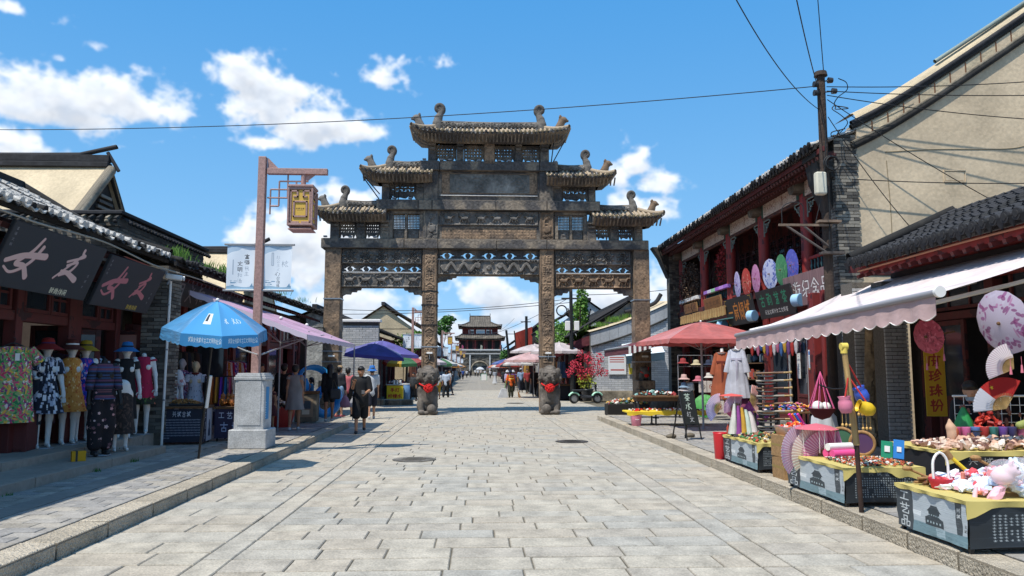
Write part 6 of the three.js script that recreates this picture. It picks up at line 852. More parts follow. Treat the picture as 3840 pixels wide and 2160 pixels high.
P('core',[B(0.6,6.9,0.5,8.3,3.45,-31.5)],M.mortar,bp2);brickWall(bp2,[7.98,0.2,-31.22],[1,0],0.62,6.2,{mats:brickTint.concat(mat('#a09a8c',{map:TX.stain})),bw:0.25,bh:0.07,most:220});P('corbel',[ext([[7.3,6.75],[8.2,6.75],[8.2,5.3],[7.95,5.5],[7.6,6.3]],0.5,0,0,-31.5)],M.trimDark,bp2);
// low shop with the great awning in front
const f=T('souvenir_shop','low souvenir shop with red fascia and dark tiled eave behind the pink awning','shop',[0,0,0]);
eaves(f,{x:7.4,y:3.76,z0:-2.5,z1:-14.7,out:-1,run:2.2,rise:1.05,sp:0.235,tm:[M.tileDark,M.tileDark,M.tile],dm:[M.tile,M.tileDark],em:[M.tileDark],r:0.078,raf:0.3,rm:M.redDark,rafL:0.9});
P('roof',[patch(6,4,(u,v)=>[lerp(9.55,12,v),4.79+v*0.45,lerp(-2.5,-14.7,u)],12,3)],M.tileDark,f);P('verge',[tube([[7.4,3.86,-14.75],[8.6,4.4,-14.75],[9.6,4.85,-14.75]],0.11,10,6)],M.tile,f);
P('fascia',[RB(0.08,0.16,12.2,7.62,3.6,-8.6,0.01),RB(0.16,0.5,12.2,8.35,3.4,-8.6,0.02)],red,f);P('eave_cable',[tube([[7.52,3.63,-3],[7.5,3.58,-7],[7.52,3.62,-11],[7.5,3.58,-14.6]],0.022,30,5)],mat('#a5735a'),f);
P('wall',[B(0.15,3.4,12.4,11.2,1.85,-8.4),B(3.2,0.1,12.2,9.8,3.5,-8.6),B(2.9,3.4,0.3,9.9,1.85,-14.4)],mat('#4a403c',{map:TX.plaster}),f);P('plank_floor',[B(3.2,0.2,12,9.9,0.14,-8.6)],M.step,f);
for(const z of[-13.9,-12.0,-9.4,-6.4,-3.2])P('post',[RB(0.18,3.2,0.22,8.4,1.75,z,0.015)],M.redDark,f);
doorLeaf(f,0.85,2.3,8.4,0.22,-13.2,-PI / 2,M.redDark,{panel:0.4});P('transom',[RB(0.12,0.14,11,8.4,2.6,-8.6,0.01)],M.redDark,f);for(const z of[-12.9,-10.7,-7.9,-4.8])glassBay(f,1.8,0.6,3,1,8.4,2.7,z,-PI / 2,M.redDark);
// shelves in the dark with boxed goods
P('shelf',[0.8,1.25,1.7,2.1].map((y)=>B(0.35,0.03,8,10.9,y,-8)),M.wood,f);const goods=[[],[],[]];for(let i=0;i<150;i++)goods[i%3].push(B(0.16,rnd(0.14,0.32),rnd(0.1,0.2),10.85,[0.8,1.25,1.7,2.1][i%4]+0.16,-4.3-rnd(7.6)));goods.forEach((g,i)=>P('shelf_goods',g,mat(['#6d6656','#8a7f68','#50504a'][i]),f,null,'stuff'));
// painted brick ends and the rough stone beside them
const pe=T('brick_pier','white painted brick wall end with rough tan stone beside the souvenir shop door','pier',[0,0,0]);
P('core',[B(0.46,3.3,0.5,7.98,1.8,-15.62),B(0.44,3.2,0.4,8.02,1.75,-14.52)],M.mortar,pe);brickWall(pe,[7.74,0.15,-15.34],[1,0],0.47,3.2,{mats:brickWhite,bw:0.22,bh:0.062,most:130});brickWall(pe,[7.8,0.15,-14.3],[1,0],0.45,3.1,{mats:brickWhite,bw:0.22,bh:0.062,most:130});
P('rough_stone',[nets([cap([8.0,0.3,-15.0],0.27,[8.03,1.2,-15.05],0.25),cap([8.0,1.2,-15.05],0.24,[8.05,2.4,-15.1],0.2),[7.9,0.8,-14.95,0.2,0.3,0.2],[8.1,1.7,-14.95,0.2,0.4,0.2]],0.05,0.05)],mat('#b39c78',{map:TX.stain,bump:TX.bump,bs:0.04}),pe);
P('roller_shutter',Array.from({length:34},(_,i)=>RB(0.03,0.07,1.0,8.3,0.35+i*0.075,-17.3+0.6,0.01)),mat('#8a7f7c',{rough:0.5}),pe);
P('side_post',[RB(0.24,3.3,0.26,7.95,1.8,-17.6,0.02),RB(0.14,3.3,0.14,7.85,1.8,-16.9,0.02)],M.redBright,pe);

// the great pink awning
const aw=T('awning','great faded pink and white shop awning with a scalloped valance in the right foreground','awning',[0,0,0]);
const acl=thin('#fbeae6',0.12),avl=thin('#e6c3bf',0.18);
P('fabric',[patch(40,12,(u,v)=>{const z=lerp(-16.3,-9.05,u);return[lerp(8.3,5.62,v),lerp(lerp(3.46,3.53,u),lerp(2.38,2.58,u),v)-0.06*Math.sin(v*PI)+0.008*Math.sin(u*50)*v,z];},7.2,3)],acl,aw);
P('valance',[patch(180,4,(u,v)=>{const z=lerp(-16.3,-9.05,u),sc=Math.abs(Math.sin(u*PI*21));return[5.6-0.015*v+0.012*Math.sin(u*90)*v,lerp(2.38,2.58,u)-v*(0.27+0.05*sc),z];},7.2,0.3)],avl,aw);
P('valance_trim',[tube(Array.from({length:127},(_,i)=>{const u=i / 126;return[5.585,lerp(2.38,2.58,u)-0.27-0.05*Math.abs(Math.sin(u*PI*21)),lerp(-16.3,-9.05,u)];}),0.008,250,4)],M.white,aw);
P('front_bar',[bar([5.6,2.385,-16.3],[5.6,2.585,-9.0],0.045,10)],mat('#8f8d90',{rough:0.4}),aw);P('bar_cap',[C(0.07,0.07,0.05,5.6,2.59,-8.97,PI / 2,0,0,16)],M.white,aw);
for(const z of[-15.6,-12.2,-9.4])P('folding_arm',[bar([8.25,3.1,z],[6.95,2.75,z-0.25],0.03),bar([6.95,2.75,z-0.25],[5.65,2.46,z],0.03)],M.white,aw);
// signs along the gallery
const sign=(label,pts,w,h,draw,m=M.black,res=[512,256],name='shop_sign')=>{const[x,y,z,ry,rx]=pts,o=T(name,label,'sign',[x,y,z],ry);o.rotation.order='YXZ';o.rotation.x=rx;P('board',[RB(w,h,0.06,0,0,0,0.008)],m,o);P('lettering',[face(w-0.03,h-0.03,0,0,0.033)],signMat(res[0],res[1],draw),o);return o;};
sign('dark sign with large green characters and a white line below, under the paper discs',[8.08,3.47,-20.3,-PI / 2,0.22],2.4,0.8,(g)=>{g.fillStyle='#2a2322';g.fillRect(0,0,768,256);text(g,'古韵茗茶',70,30,120,{dx:165,c:'#2f8a63',lw:0.1});text(g,'纪念古城兴女工文明茶叶',130,180,46,{dx:52,c:'#d9d4ca',lw:0.1});},M.black,[768,256]);
sign('dark sign with orange brush characters and gold corners beside the bamboo fringe',[8.1,3.46,-23.15,-PI / 2,0.2],2.4,0.86,(g)=>{g.fillStyle='#262120';g.fillRect(0,0,768,256);text(g,'一扇倾城',60,40,150,{dx:165,c:'#c8782a',lw:0.11,sy:180});g.strokeStyle='#b98d3a';g.lineWidth=6;for(const[x,y,a,c]of[[8,8,1,1],[760,8,-1,1],[8,248,1,-1],[760,248,-1,-1]]){g.beginPath();g.moveTo(x+a*60,y);g.lineTo(x,y);g.lineTo(x,y+c*40);g.stroke();}},M.black,[768,256]);
sign('greyish red cloth sign with white outlined characters behind the utility pole',[8.2,3.66,-18.55,-PI / 2,0.08],2.7,0.82,(g)=>{g.fillStyle='#8f7272';g.fillRect(0,0,768,256);for(let i=0;i<60;i++){g.fillStyle='rgba(110,80,80,.2)';g.fillRect(rnd(768),0,rnd(4,30),256);}text(g,'旅游纪念品',24,50,130,{dx:148,c:'#4d3838',lw:0.17,sy:160});text(g,'旅游纪念品',24,50,130,{dx:148,c:'#e2dcd6',lw:0.1,sy:160});},mat('#7d6262'),[768,256]);
const plank=(g)=>{g.fillStyle='#8f5f33';g.fillRect(0,0,256,96);for(let i=0;i<60;i++){g.fillStyle='rgba(60,35,15,.18)';g.fillRect(rnd(256),rnd(96),rnd(60,160),2);}text(g,'古艺文城',24,24,48,{dx:54,c:'#5d3a1c',lw:0.1});};
sign('carved brown board at the far end above the bamboo fringe',[8.28,4.02,-29.2,-PI / 2,0.15],1.75,0.36,plank,M.woodLight,[256,96],'carved_board');sign('larger carved brown board above the bamboo fringe beside the orange lettered sign',[8.28,3.98,-26.4,-PI / 2,0.15],1.9,0.42,plank,M.woodLight,[256,96],'carved_board');
{const o=T('bamboo_fringe','fringe of short split bamboo canes along the gallery edge','fringe',[8.0,0,0]);P('rail',[bar([0,3.68,-24.2],[0,3.68,-29.7],0.02)],M.bamboo,o);const g=mg([C(0.034,0.034,0.3,0,0,0)]);for(let i=0;i<62;i++)at(P('cane',g,i%3?M.bamboo:M.woodLight,o),rnd(-0.01,0.01),3.56+rnd(-0.02,0.02),-24.25-i*0.088,rnd(-0.05,0.05),0,rnd(-0.08,0.08));P('roof_sheet',[B(0.7,0.03,6.2,8.2,3.3,-26.9,0,0,0.12)].map((g2)=>g2.translate(-8.0,0,0)),mat('#5d8b8a',{rough:0.6}),o);}
['#9a6fc0','#c9c0d8','#8fc79f','#9a5fb8','#b98ad0','#a070c8'].forEach((c,i)=>{const o=T('flower_box',['mauve flower box at the far end of the purple row on the rail','pale lilac flower box second in the purple row','mint green flower box in the purple row on the rail','deep purple flower box after the mint one','light violet flower box near the end of the purple row','violet flower box at the near end of the purple row'][i],'flower box',[8.32,4.36,-27.2+i*0.44],0,'flower boxes on the gallery rail');P('trough',[RB(0.14,0.12,0.4,0,0.06,0,0.012)],mat(c),o);P('soil',[B(0.11,0.01,0.36,0,0.118,0)],M.twig,o);});
{const o=T('planter','long white planter with pinkish trim on the rail at the far bay','planter',[8.32,4.3,-29.5]);P('trough',[RB(0.16,0.14,2.5,0,0.07,0,0.015)],M.white,o);P('soil',[B(0.12,0.01,2.4,0,0.138,0)],M.twig,o);}
// paper discs on the rail
const discTex=(a,c2,k)=>ctex(256,256,(g)=>{g.fillStyle=a;g.fillRect(0,0,256,256);for(let i=0;i<90;i++){g.fillStyle=pick(c2);g.globalAlpha=0.6;const an=rnd(7),q=k?rnd(60,125):rnd(125);g.beginPath();g.ellipse(128+Math.cos(an)*q,128+Math.sin(an)*q,rnd(4,22),rnd(3,10),rnd(3),0,7);g.fill();}g.globalAlpha=1;g.strokeStyle='rgba(255,255,255,.18)';g.lineWidth=1;for(let i=0;i<28;i++){g.beginPath();g.moveTo(128,128);g.lineTo(128+128*Math.cos(i*0.2244),128+128*Math.sin(i*0.2244));g.stroke();}});
const paper=(t)=>mat('#ffffff',{map:t,rough:0.6,phys:true,transmission:0.2,thickness:0});
const umb=(label,pos,rx,ry,R,m,o={})=>{const t=T(o.name||'paper_umbrella',label,'paper umbrella',pos,ry);const c=new THREE.Group();c.name='canopy';c.rotation.x=rx;t.add(c);const g=patch(28,5,(u,v)=>{const a=u*2*PI,q=v*R*(1-0.02*Math.abs(Math.sin(u*PI*14)));return[Math.sin(a)*q,Math.cos(a)*q,(o.dome??0.18)*R*(1-v*v)];});const uv=g.attributes.uv;for(let j=0;j<=5;j++)for(let i=0;i<=28;i++)uv.setXY(j*29+i,0.5+0.5*j / 5*Math.sin(i / 28*2*PI),0.5+0.5*j / 5*Math.cos(i / 28*2*PI));P('paper',[g],m,c);P('ribs',Array.from({length:14},(_,i)=>bar([0,0,(o.dome??0.18)*R-0.015],[Math.sin(i*PI / 7)*R*0.98,Math.cos(i*PI / 7)*R*0.98,-0.012],0.004,4)),M.bamboo,c);P('stick',[bar([0,0,0.18*R],[0,0,-0.5],0.011),SP(0.022,0,0,(o.dome??0.18)*R+0.01)],M.wood,c);if(o.tassel)for(const[x,y]of o.tassel)P('tassel',[bar([x,y,0],[x,y-0.1,0],0.003,4),C(0.008,0.016,0.09,x,y-0.14,0)],mat('#c9707f'),t);return t;};
[['lavender and white paper umbrella disc, farthest on the gallery rail',-23.6,4.31,'#c9bde6',['#5b3fa8','#f0eaf6','#8a70c8'],-0.12],['red paper umbrella disc with pale figure on the gallery rail',-22.8,4.31,'#c2372a',['#d9573c','#e8c9b8','#a82a22'],-0.02],['pink paper umbrella disc on the gallery rail',-22.0,4.32,'#d58ab8',['#c260a0','#e6b3d0','#b04a86'],-0.08],['blue and white paper umbrella disc turned most to the street',-20.9,4.32,'#c6cdec',['#2f3f9c','#4358b8','#e0e4f4'],0.12],['green paper umbrella disc on the gallery rail',-20.1,4.33,'#3f8f5a',['#5aa86a','#2f7a4a','#7fb07a'],-0.03],['violet blue paper umbrella disc, nearest on the gallery rail',-19.4,4.36,'#5a62c8',['#4048a8','#8088e0','#c06a90'],-0.02]].forEach(([l,z,y,a,c,r],i)=>umb(l,[8.2,y,z],0.06,-PI / 2+r,0.43,paper(discTex(a,c,i===3)),{dome:0.05}));
globalThis.umb=umb;globalThis.paper=paper;globalThis.discTex=discTex;
[[8.05,3.22,-22.0,'pale blue round paper drum between the two dark signs'],[8.1,3.4,-18.9,'pale blue round paper drum beside the green lettered sign'],[8.0,3.1,-24.6,'pale blue paper drum with white ribbons by the bamboo fringe']].forEach(([x,y,z,l],i)=>{const o=T('paper_drum',l,'drum',[x,y,z],0.5);P('shell',[C(0.16,0.16,0.2,0,0,0,PI / 2,0,0,24)],mat('#9cc4de',{rough:0.6}),o);P('drumhead',[C(0.15,0.15,0.012,0,0,0.105,PI / 2,0,0,24)],mat('#6f9fc4',{rough:0.6}),o);if(i===2)P('ribbons',[-0.1,-0.03,0.05].map((x2)=>patch(3,8,(u,v)=>[x2+u*0.06,-0.15-v*0.5,0.05*Math.sin(v*6+x2*30)])),cloth('#cfd6ea'),o);});
// flowering twigs hung in the far bays
const vine=(label,pos,w,h,n,m1,m2)=>{const o=T('hanging_plant',label,'plant',pos);const g=[];for(let i=0;i<34;i++){const x=rnd(-0.5,0.5)*w;let p=[rnd(-0.15,0.15),rnd(0.2,1)*h,x];const pts=[p];for(let k=0;k<4;k++){p=[p[0]+rnd(-0.15,0.15),p[1]-rnd(0.05,0.25)*h,p[2]+rnd(-0.15,0.15)];pts.push(p);}g.push(tube(pts,0.008,8,4));}P('twigs',g,M.twig,o);leaves([[0,h*0.5,0,0.25,h*0.55,w*0.5,n]],m1,'leaves',o,0.1);if(m2)leaves([[0,h*0.5,0,0.27,h*0.55,w*0.52,n*0.35|0]],m2,'blossom',o,0.07);};
vine('dry brown leafy vines filling the farthest gallery bay',[8.35,4.2,-29.6],2.5,1.6,900,mat('#4d3b30'),mat('#7d6a58'));vine('dry brown vines at the second gallery bay',[8.9,4.3,-27.4],1.0,1.5,260,mat('#4d3b30'));vine('red maple like branches hanging in the second gallery bay',[8.6,4.4,-26.0],1.1,1.6,560,mat('#8f2a2c'),mat('#b0464a'));vine('dark branches in the middle gallery bay',[9.1,4.4,-23.6],1.6,1.4,300,mat('#3d2626'));
// utility pole with box, coil, bracket
const up=T('utility_pole','weathered wooden utility pole in front of the gallery','utility pole',[7.74,0,-16.4]);
P('pole',[bar([0,0,0],[0.03,8.35,0],0.115,14,0.09),C(0.13,0.15,0.1,0.03,8.33,0,0,0,0,14)],M.pole,up);
P('meter_box',[RB(0.25,0.52,0.18,-0.16,5.75,0.16,0.05)],mat('#d8d2bd',{map:TX.plaster}),up);P('cable_coil',[mv(new THREE.TorusGeometry(0.16,0.02,6,28),0.1,6.22,0.16),mv(new THREE.TorusGeometry(0.15,0.018,6,28),0.12,6.21,0.19)],M.wire,up);
P('bracket_arm',[B(1.2,0.05,0.05,-0.52,4.82,0.13),B(0.5,0.05,0.2,0.0,4.9,0.13)],mat('#a58d78',{map:TX.stain}),up);P('bracket_brace',[bar([-0.95,4.8,0.13],[-0.05,4.2,0.13],0.025),bar([-0.55,4.79,0.13],[-0.02,4.35,0.13],0.025),B(0.5,0.05,0.2,0.05,4.2,0.13)],mat('#8a7f78',{map:TX.stain}),up);
P('bracket_hoop',[tube([[-1.05,4.85,0.13],[-1.0,5.25,0.13],[-0.6,5.3,0.13],[-0.55,4.85,0.13]],0.011,20,5),bar([-0.3,4.85,0.13],[-0.15,5.4,0.13],0.008)],M.wire,up);
for(const[x,y,z]of[[-0.14,8.05,0.1],[-0.14,7.85,0.1],[0.2,8.15,0.1],[0.28,7.9,0.1]])P('insulator',[C(0.07,0.06,0.1,x,y,z,0,0,PI / 2),bar([x,y,z],[0.02,y,0],0.015)],x<0?M.black:mat('#3a3634',{rough:0.3}),up);
{const pts=[];for(let k=0;k<26;k++){const a=k*0.9;pts.push([0.33+Math.sin(a)*(0.15+0.12*Math.sin(k)),7.95-k*0.05+0.2*Math.cos(a*0.6),0.12+0.1*Math.cos(a)]);}P('loose_cable',[tube(pts,0.012,120,4),tube([[-0.1,7.5,0.15],[0.0,6.9,0.17],[-0.05,6.0,0.16],[0.02,5.3,0.16],[-0.02,4.3,0.15]],0.012,40,4)],M.wire,up);}
}
// ---------------------------------------------------------------- beyond the arch
{
seed(404);
const stone=mat('#8b857b',{map:TX.stain,bump:TX.bump,bs:0.08}),roofM=mat('#a39a8c',{map:TX.stain}),roofD=mat('#857d72',{map:TX.stain});
const g=T('gate_tower','distant two storey drum tower with grey roofs on an arched stone base','tower',[0.8,0,-212]);g.scale.setScalar(1.1);
{const s=new THREE.Shape([[-7.6,0],[7.6,0],[7.4,6.3],[-7.4,6.3]].map((p)=>new THREE.Vector2(...p)));const h=new THREE.Path();h.moveTo(-2.1,0);h.lineTo(-2.1,1.3);h.absarc(0,1.3,2.1,PI,0,true);h.lineTo(2.1,0);h.closePath();s.holes.push(h);const e=new THREE.ExtrudeGeometry(s,{depth:13,bevelEnabled:false,curveSegments:16});e.translate(0,0,-13);P('stone_base',[e],stone,g);}
P('arch_ring',[mv(new THREE.TorusGeometry(2.25,0.2,6,20,PI),0,1.3,0.05)],M.trim,g);P('buttress',[-2.5,2.5].map((x)=>RB(0.35,5.2,0.4,x,2.6,0.15,0.04)),M.lampStone,g);P('parapet',[RB(15.2,0.35,0.6,0,6.45,-0.1,0.04),RB(15.2,0.2,0.7,0,5.45,0.05,0.04)],M.lampStone,g);
seed(5);for(let i=0;i<150;i++){const x=rnd(-7.3,7.3),y=rnd(0.3,5.3);if(Math.abs(x)<2.7&&y<3.9)continue;P('stone',[RB(rnd(0.5,1.1),rnd(0.25,0.45),0.12,x,y,0.02,0.05)],i%3?stone:mat('#a39c90',{map:TX.stain}),g);}
P('hall',[RB(10.6,2.9,8,0,7.9,-6.5,0.05)],M.redDark,g);P('gallery_wall',[RB(9,2.6,6.6,0,11.2,-6.5,0.05)],mat('#5a221f'),g);
for(const x of[-5.2,-3.2,-1.2,1.2,3.2,5.2])P('column',[C(0.2,0.2,2.8,x,7.9,-2.3)],M.redBright,g);for(const x of[-4.4,-2.6,-1.4,1.4,2.6,4.4])P('column',[C(0.16,0.16,2,x,11.1,-3.1)],M.redBright,g);
for(const[x,w]of[[-2.1,1.6],[0.2,2.4],[2.3,1.5]]){const wi=P('window',[RB(w,1.0,0.1,x,11.2,-3.12,0.02)],M.white,g);P('pane',[B(w*0.86,0.62,0.06,x,11.1,-3.04)],x===0.2?mat('#9fb2bd',{rough:0.2}):M.glass,wi);}for(const x of[-4.5,-2.6,0,2.6,4.5])P('door',[RB(1.3,2.2,0.1,x,7.7,-2.42)],M.dark,g);
const hip=(W,D,y,rise,W2,D2,up,n)=>{const r=new THREE.Group();r.name='roof';r.position.set(0,y,-6.5);g.add(r);const q=(x,z)=>{const t=Math.max(clamp((Math.abs(x)-W2 / 2) / ((W-W2) / 2)),clamp((Math.abs(z)-D2 / 2) / ((D-D2) / 2))),c=Math.pow(Math.min(Math.abs(x) / (W / 2),Math.abs(z) / (D / 2)),5);return rise*Math.pow(1-t,1.35)+up*c;};P('roof_bed',[patch(40,30,(u,v)=>{const x=(u-0.5)*W,z=(v-0.5)*D;return[x,q(x,z),z];},W,D),patch(10,8,(u,v)=>{const x=(u-0.5)*W*0.99,z=(v-0.5)*D*0.99;return[x,q(x,z)*0.4-0.3,z];},W,D)],roofM,r);for(let i=0;i<=n;i++){const x=(i / n-0.5)*W*0.98,t0=clamp((Math.abs(x)-W2 / 2) / ((W-W2) / 2)),pts=[];if(t0>0.95)continue;for(let k=0;k<=4;k++){const z=D2 / 2+(D-D2) / 2*lerp(t0,1.01,k / 4);pts.push([x,q(x,z)+0.03,z]);}P('tile_row',[tube(pts,0.1,8,5)],i%2?roofM:roofD,r);}for(const d of[-1,1])P('hip_ridge',[tube([0,1,2,3,4].map((k)=>{const t=k / 4,x=d*lerp(W2 / 2,W / 2,t),z=lerp(D2 / 2,D / 2,t);return[x,q(x,z)+0.12,z];}),0.16,8,5)],roofD,r);return r;};
hip(12.8,10.2,9.3,1.15,9.2,6.8,0.4,44);hip(11.2,8.8,12.35,1.3,5.4,4.4,0.45,38);
P('upper_roof',[ext([[-2.3,0],[0,1.9],[2.3,0]],5.2,0,13.4,-6.5,0,PI / 2)],roofM,g);for(let i=0;i<17;i++)P('tile_row',[bar([-2.5+i*0.31,13.4,-4.15],[-2.5+i*0.31,15.25,-6.4],0.1,5)],i%2?roofM:roofD,g);P('ridge',[RB(5.4,0.3,0.3,0,15.4,-6.5),...[-1,1].flatMap((d)=>[RB(0.3,2.2,0.4,d*2.65,14.3,-5.2,0.04,-0.8),bar([d*2.6,15.3,-6.5],[d*2.65,16.1,-6.5],0.1)])],roofD,g);
for(const[x,c]of[[-5,'#c94f7a'],[0.2,'#c9c6b0'],[5.6,'#c2402a']]){const f=T('flag',['pink flag on the left of the gate tower terrace','pale flag in the middle of the gate tower terrace','red flag on the right of the gate tower terrace'][x<-1?0:x>1?2:1],'flag',[0.8+x,6.4,-211.9]);P('staff',[bar([0,0,0],[0,2.1,0],0.04)],M.grey,f);P('cloth',[patch(4,4,(u,v)=>[u*0.5-0.1*v,2.1-v*1.3-u*0.3,0.1*Math.sin(u*5)])],cloth(c),f);}
// houses and shop rows along the street
const row=(label,side,x,z0,z1,h,wm,o={})=>{ 
const t=T('shop_row',label,'shop',[0,0,0],0),zc=(z0+z1) / 2,len=Math.abs(z1-z0),W=o.W||5,xo=x+side*0.9,rise=o.rise||1.6;
P('wall',[B(W,h,0.3,xo+side*W / 2,h / 2,z0-0.15),B(W,h,0.3,xo+side*W / 2,h / 2,z1+0.15),B(0.25,h,len,xo+side*W,h / 2,zc)],wm,t);
P('gable',[ext([[0,h-0.05],[W / 2,h+rise-0.1],[W,h-0.05]].map(([a,b])=>[xo+side*a,b]),0.32,0,0,z0-0.16)],wm,t);
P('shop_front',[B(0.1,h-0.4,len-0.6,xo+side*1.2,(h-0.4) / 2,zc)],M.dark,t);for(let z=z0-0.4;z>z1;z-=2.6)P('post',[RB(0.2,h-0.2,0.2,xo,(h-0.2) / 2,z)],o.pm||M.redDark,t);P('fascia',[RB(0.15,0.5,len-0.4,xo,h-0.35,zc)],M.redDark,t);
P('roof',[patch(2,6,(u,v)=>[lerp(x,xo+side*W / 2,v),h-0.1+(rise+0.1)*(v*0.8+0.2*v*v),lerp(z0+0.25,z1-0.25,u)],len,3),patch(2,4,(u,v)=>[lerp(xo+side*(W+0.4),xo+side*W / 2,v),h-0.1+(rise+0.1)*v,lerp(z0+0.25,z1-0.25,u)],len,3)],o.rm||M.tile,t);
const n=Math.min(60,Math.round(len / 0.3)),tg=P.rg??={},key=[side,x,h,W,rise].join();tg[key]??=mg([bar([x-side*0.03,h-0.06,0],[xo+side*W / 2,h+rise+0.04,0],0.075,5)]);for(let i=0;i<n;i++)at(P('tile_row',tg[key],i%2?M.tile:M.tileDark,t),0,0,z0-(i+0.5)*len / n);
P('ridge',[RB(0.25,0.25,len+0.5,xo+side*W / 2,h+rise+0.1,zc)],M.tileDark,t);return t;
};
const white=mat('#d0d0cb',{map:TX.stain,bump:TX.bump,bs:0.02}),tanM=M.plaster;
row('whitewashed shop with dark eave just beyond the arch on the left, behind the blue canopies',-1,-4.9,-37.6,-54,3.7,white,{W:4.2,rise:0.9});{const p=T('brick_wall','whitewashed brick wall end facing the street behind the blue canopies on the left','wall',[0,0,0]);P('core',[B(1.7,3.95,0.4,-5.6,1.98,-37.3)],M.mortar,p);brickWall(p,[-6.45,0.1,-37.08],[1,0],1.7,3.75,{mats:brickWhite,bw:0.3,bh:0.09,j:0.012,most:280});P('coping',[RB(1.9,0.14,0.6,-5.6,4.0,-37.25,0.03)],M.white,p);for(let i=0;i<7;i++)P('foundation_stone',[RB(rnd(0.5,0.9),0.3,0.5,-5.9+i*0.42,0.12,-36.5+(i%2)*0.3,0.05)],M.trim,p);}
row('tall tan gabled house beyond the white shop on the left',-1,-3.6,-55.5,-66,4.6,tanM,{W:4.6,rise:1.7,rm:tanM});
[['dark timber shop row on the left between the tan gable and the far lamps',-3.9,-67,-98,4.4,M.trimDark],['farther left shop row near the third lamp',-4.4,-99,-150,4.0,white],['last left shop row before the gate tower',-4.6,-151,-198,3.6,M.trim]].forEach(([l,x,a,b,h,m])=>row(l,-1,x,a,b,h,m,{rise:1.4}));
row('maroon awninged shop with grassy roof beyond the white brick house on the right',1,4.9,-41.2,-56,3.5,white,{rise:1.9});row('white gabled house farther along on the right behind the shop poles',1,5.0,-57,-72,4.9,M.lampStone,{rise:1.9});row('dark timber house with deep eaves right of the gate tower',1,4.2,-92,-124,5.0,M.trimDark,{rise:2.2});row('low shops between the white gable and the dark timber house',1,4.7,-73,-91,3.6,white,{rise:1.3});row('last right shop row before the gate tower',1,4.4,-125,-198,3.4,M.trim,{rise:1.2});
{const h=T('shop_row','far dark houses seen through the arch of the gate tower','house',[0.8,0,-262]);P('wall',[RB(40,5,6,0,2.5,0,0.05)],M.trim,h);P('roof',[ext([[-4,0],[0,2.4],[4,0]],41,0,5,0,0,PI / 2)],M.tile,h);for(let i=0;i<12;i++)P('window',[B(1.6,1.5,0.1,-16.5+i*3,2.2,3.03)],M.glass,h);}
// white brick house with the swept gable
const wh=T('brick_house','pale grey painted brick house with a swept panelled gable behind the right arch column','house',[0,0,0]);
const wy=(x)=>3.62+(x-5.98)*0.34*(0.75+0.08*(x-5.98)),hp=[];for(let i=0;i<=16;i++)hp.push([5.98+4.2*i / 16,wy(5.98+4.2*i / 16)]);
P('wall',[ext([[5.98,0],[14.4,0],[14.4,wy(5.98)],...hp.slice().reverse().map(([x,y])=>[20.36-x,y]).reverse().slice(1).reverse().map((p)=>p).sort((a,b)=>b[0]-a[0]),...hp.slice().reverse()],0.4,0,0,-40.3)],M.mortar,wh);
brickWall(wh,[6.0,0.55,-40.08],[1,0],5.4,4.4,{mats:['#d3d6d9','#dcdee0','#c9ccd0'].map((c)=>mat(c,{map:TX.fine})),bw:0.34,bh:0.1,j:0.012,bd:0.03,most:300,test:(x,y)=>y+0.55<wy(Math.min(6+x,10.2))-0.75-Math.max(0,x-4.2)*0.3});
for(let i=0;i<9;i++){const a=5.98+i*0.49,c=a+0.48;P('verge_panel',[ext([[a,wy(a)-0.72],[c,wy(c)-0.72],[c,wy(c)-0.04],[a,wy(a)-0.04]],0.1,0,0,-40.02)],mat('#b5b8bb',{map:TX.plaster}),wh);}P('verge',[tube(hp.filter((_,i)=>i%3===0).map(([x,y])=>[x,y-0.76,-39.98]),0.05,20,5)],M.trimDark,wh);P('plinth',[RB(5.6,0.55,0.3,8.8,0.28,-39.95,0.03)],M.trim,wh);
P('roof',[patch(16,4,(u,v)=>{const x=5.9+4.4*u;return[x,wy(x)+0.03+0.3*v,lerp(-39.9,-43,v)];},4,3)],M.plaster,wh);P('ridge',[tube([[8.0,4.75,-41],[9,5.0,-41],[9.7,5.3,-41],[10.0,5.75,-41]],0.12,12,6)],M.tileDark,wh);
grass('green grass along the swept roof of the white brick house',[[6.6,3.95,-40.8,140,0.5,0.28],[7.4,4.2,-40.9,200,0.6,0.36],[8.1,4.4,-41,130,0.5,0.3],[6.0,3.7,-41.5,120,0.6,0.4]],M.leaf,{name:'roof_grass'});
{const o=T('poster','white and blue printed poster on the white brick wall, left of the yellow one','poster',[7.35,2.05,-39.99]);P('sheet',[B(0.95,1.3,0.02,0,0,0)],M.white,o);P('print',[face(0.93,1.28,0,0,0.013)],signMat(128,176,(q)=>{q.fillStyle='#dfe3e6';q.fillRect(0,0,128,176);q.fillStyle='#4f9fd0';q.fillRect(0,0,128,40);q.fillStyle='#b0423a';for(let i=0;i<3;i++)q.fillRect(10,52+i*16,104,7);q.fillRect(16,140,100,10);}),o);const p=T('poster','yellow printed poster on the white brick wall right of the blue one','poster',[8.25,1.95,-39.99]);P('sheet',[B(0.6,1.1,0.02,0,0,0)],M.white,p);P('print',[face(0.58,1.08,0,0,0.013)],signMat(96,160,(q)=>{q.fillStyle='#d9c23a';q.fillRect(0,0,96,160);q.fillStyle='#e9e6d8';q.fillRect(14,50,68,60);q.fillStyle='#2b2b2b';q.fillRect(36,60,30,36);}),p);}
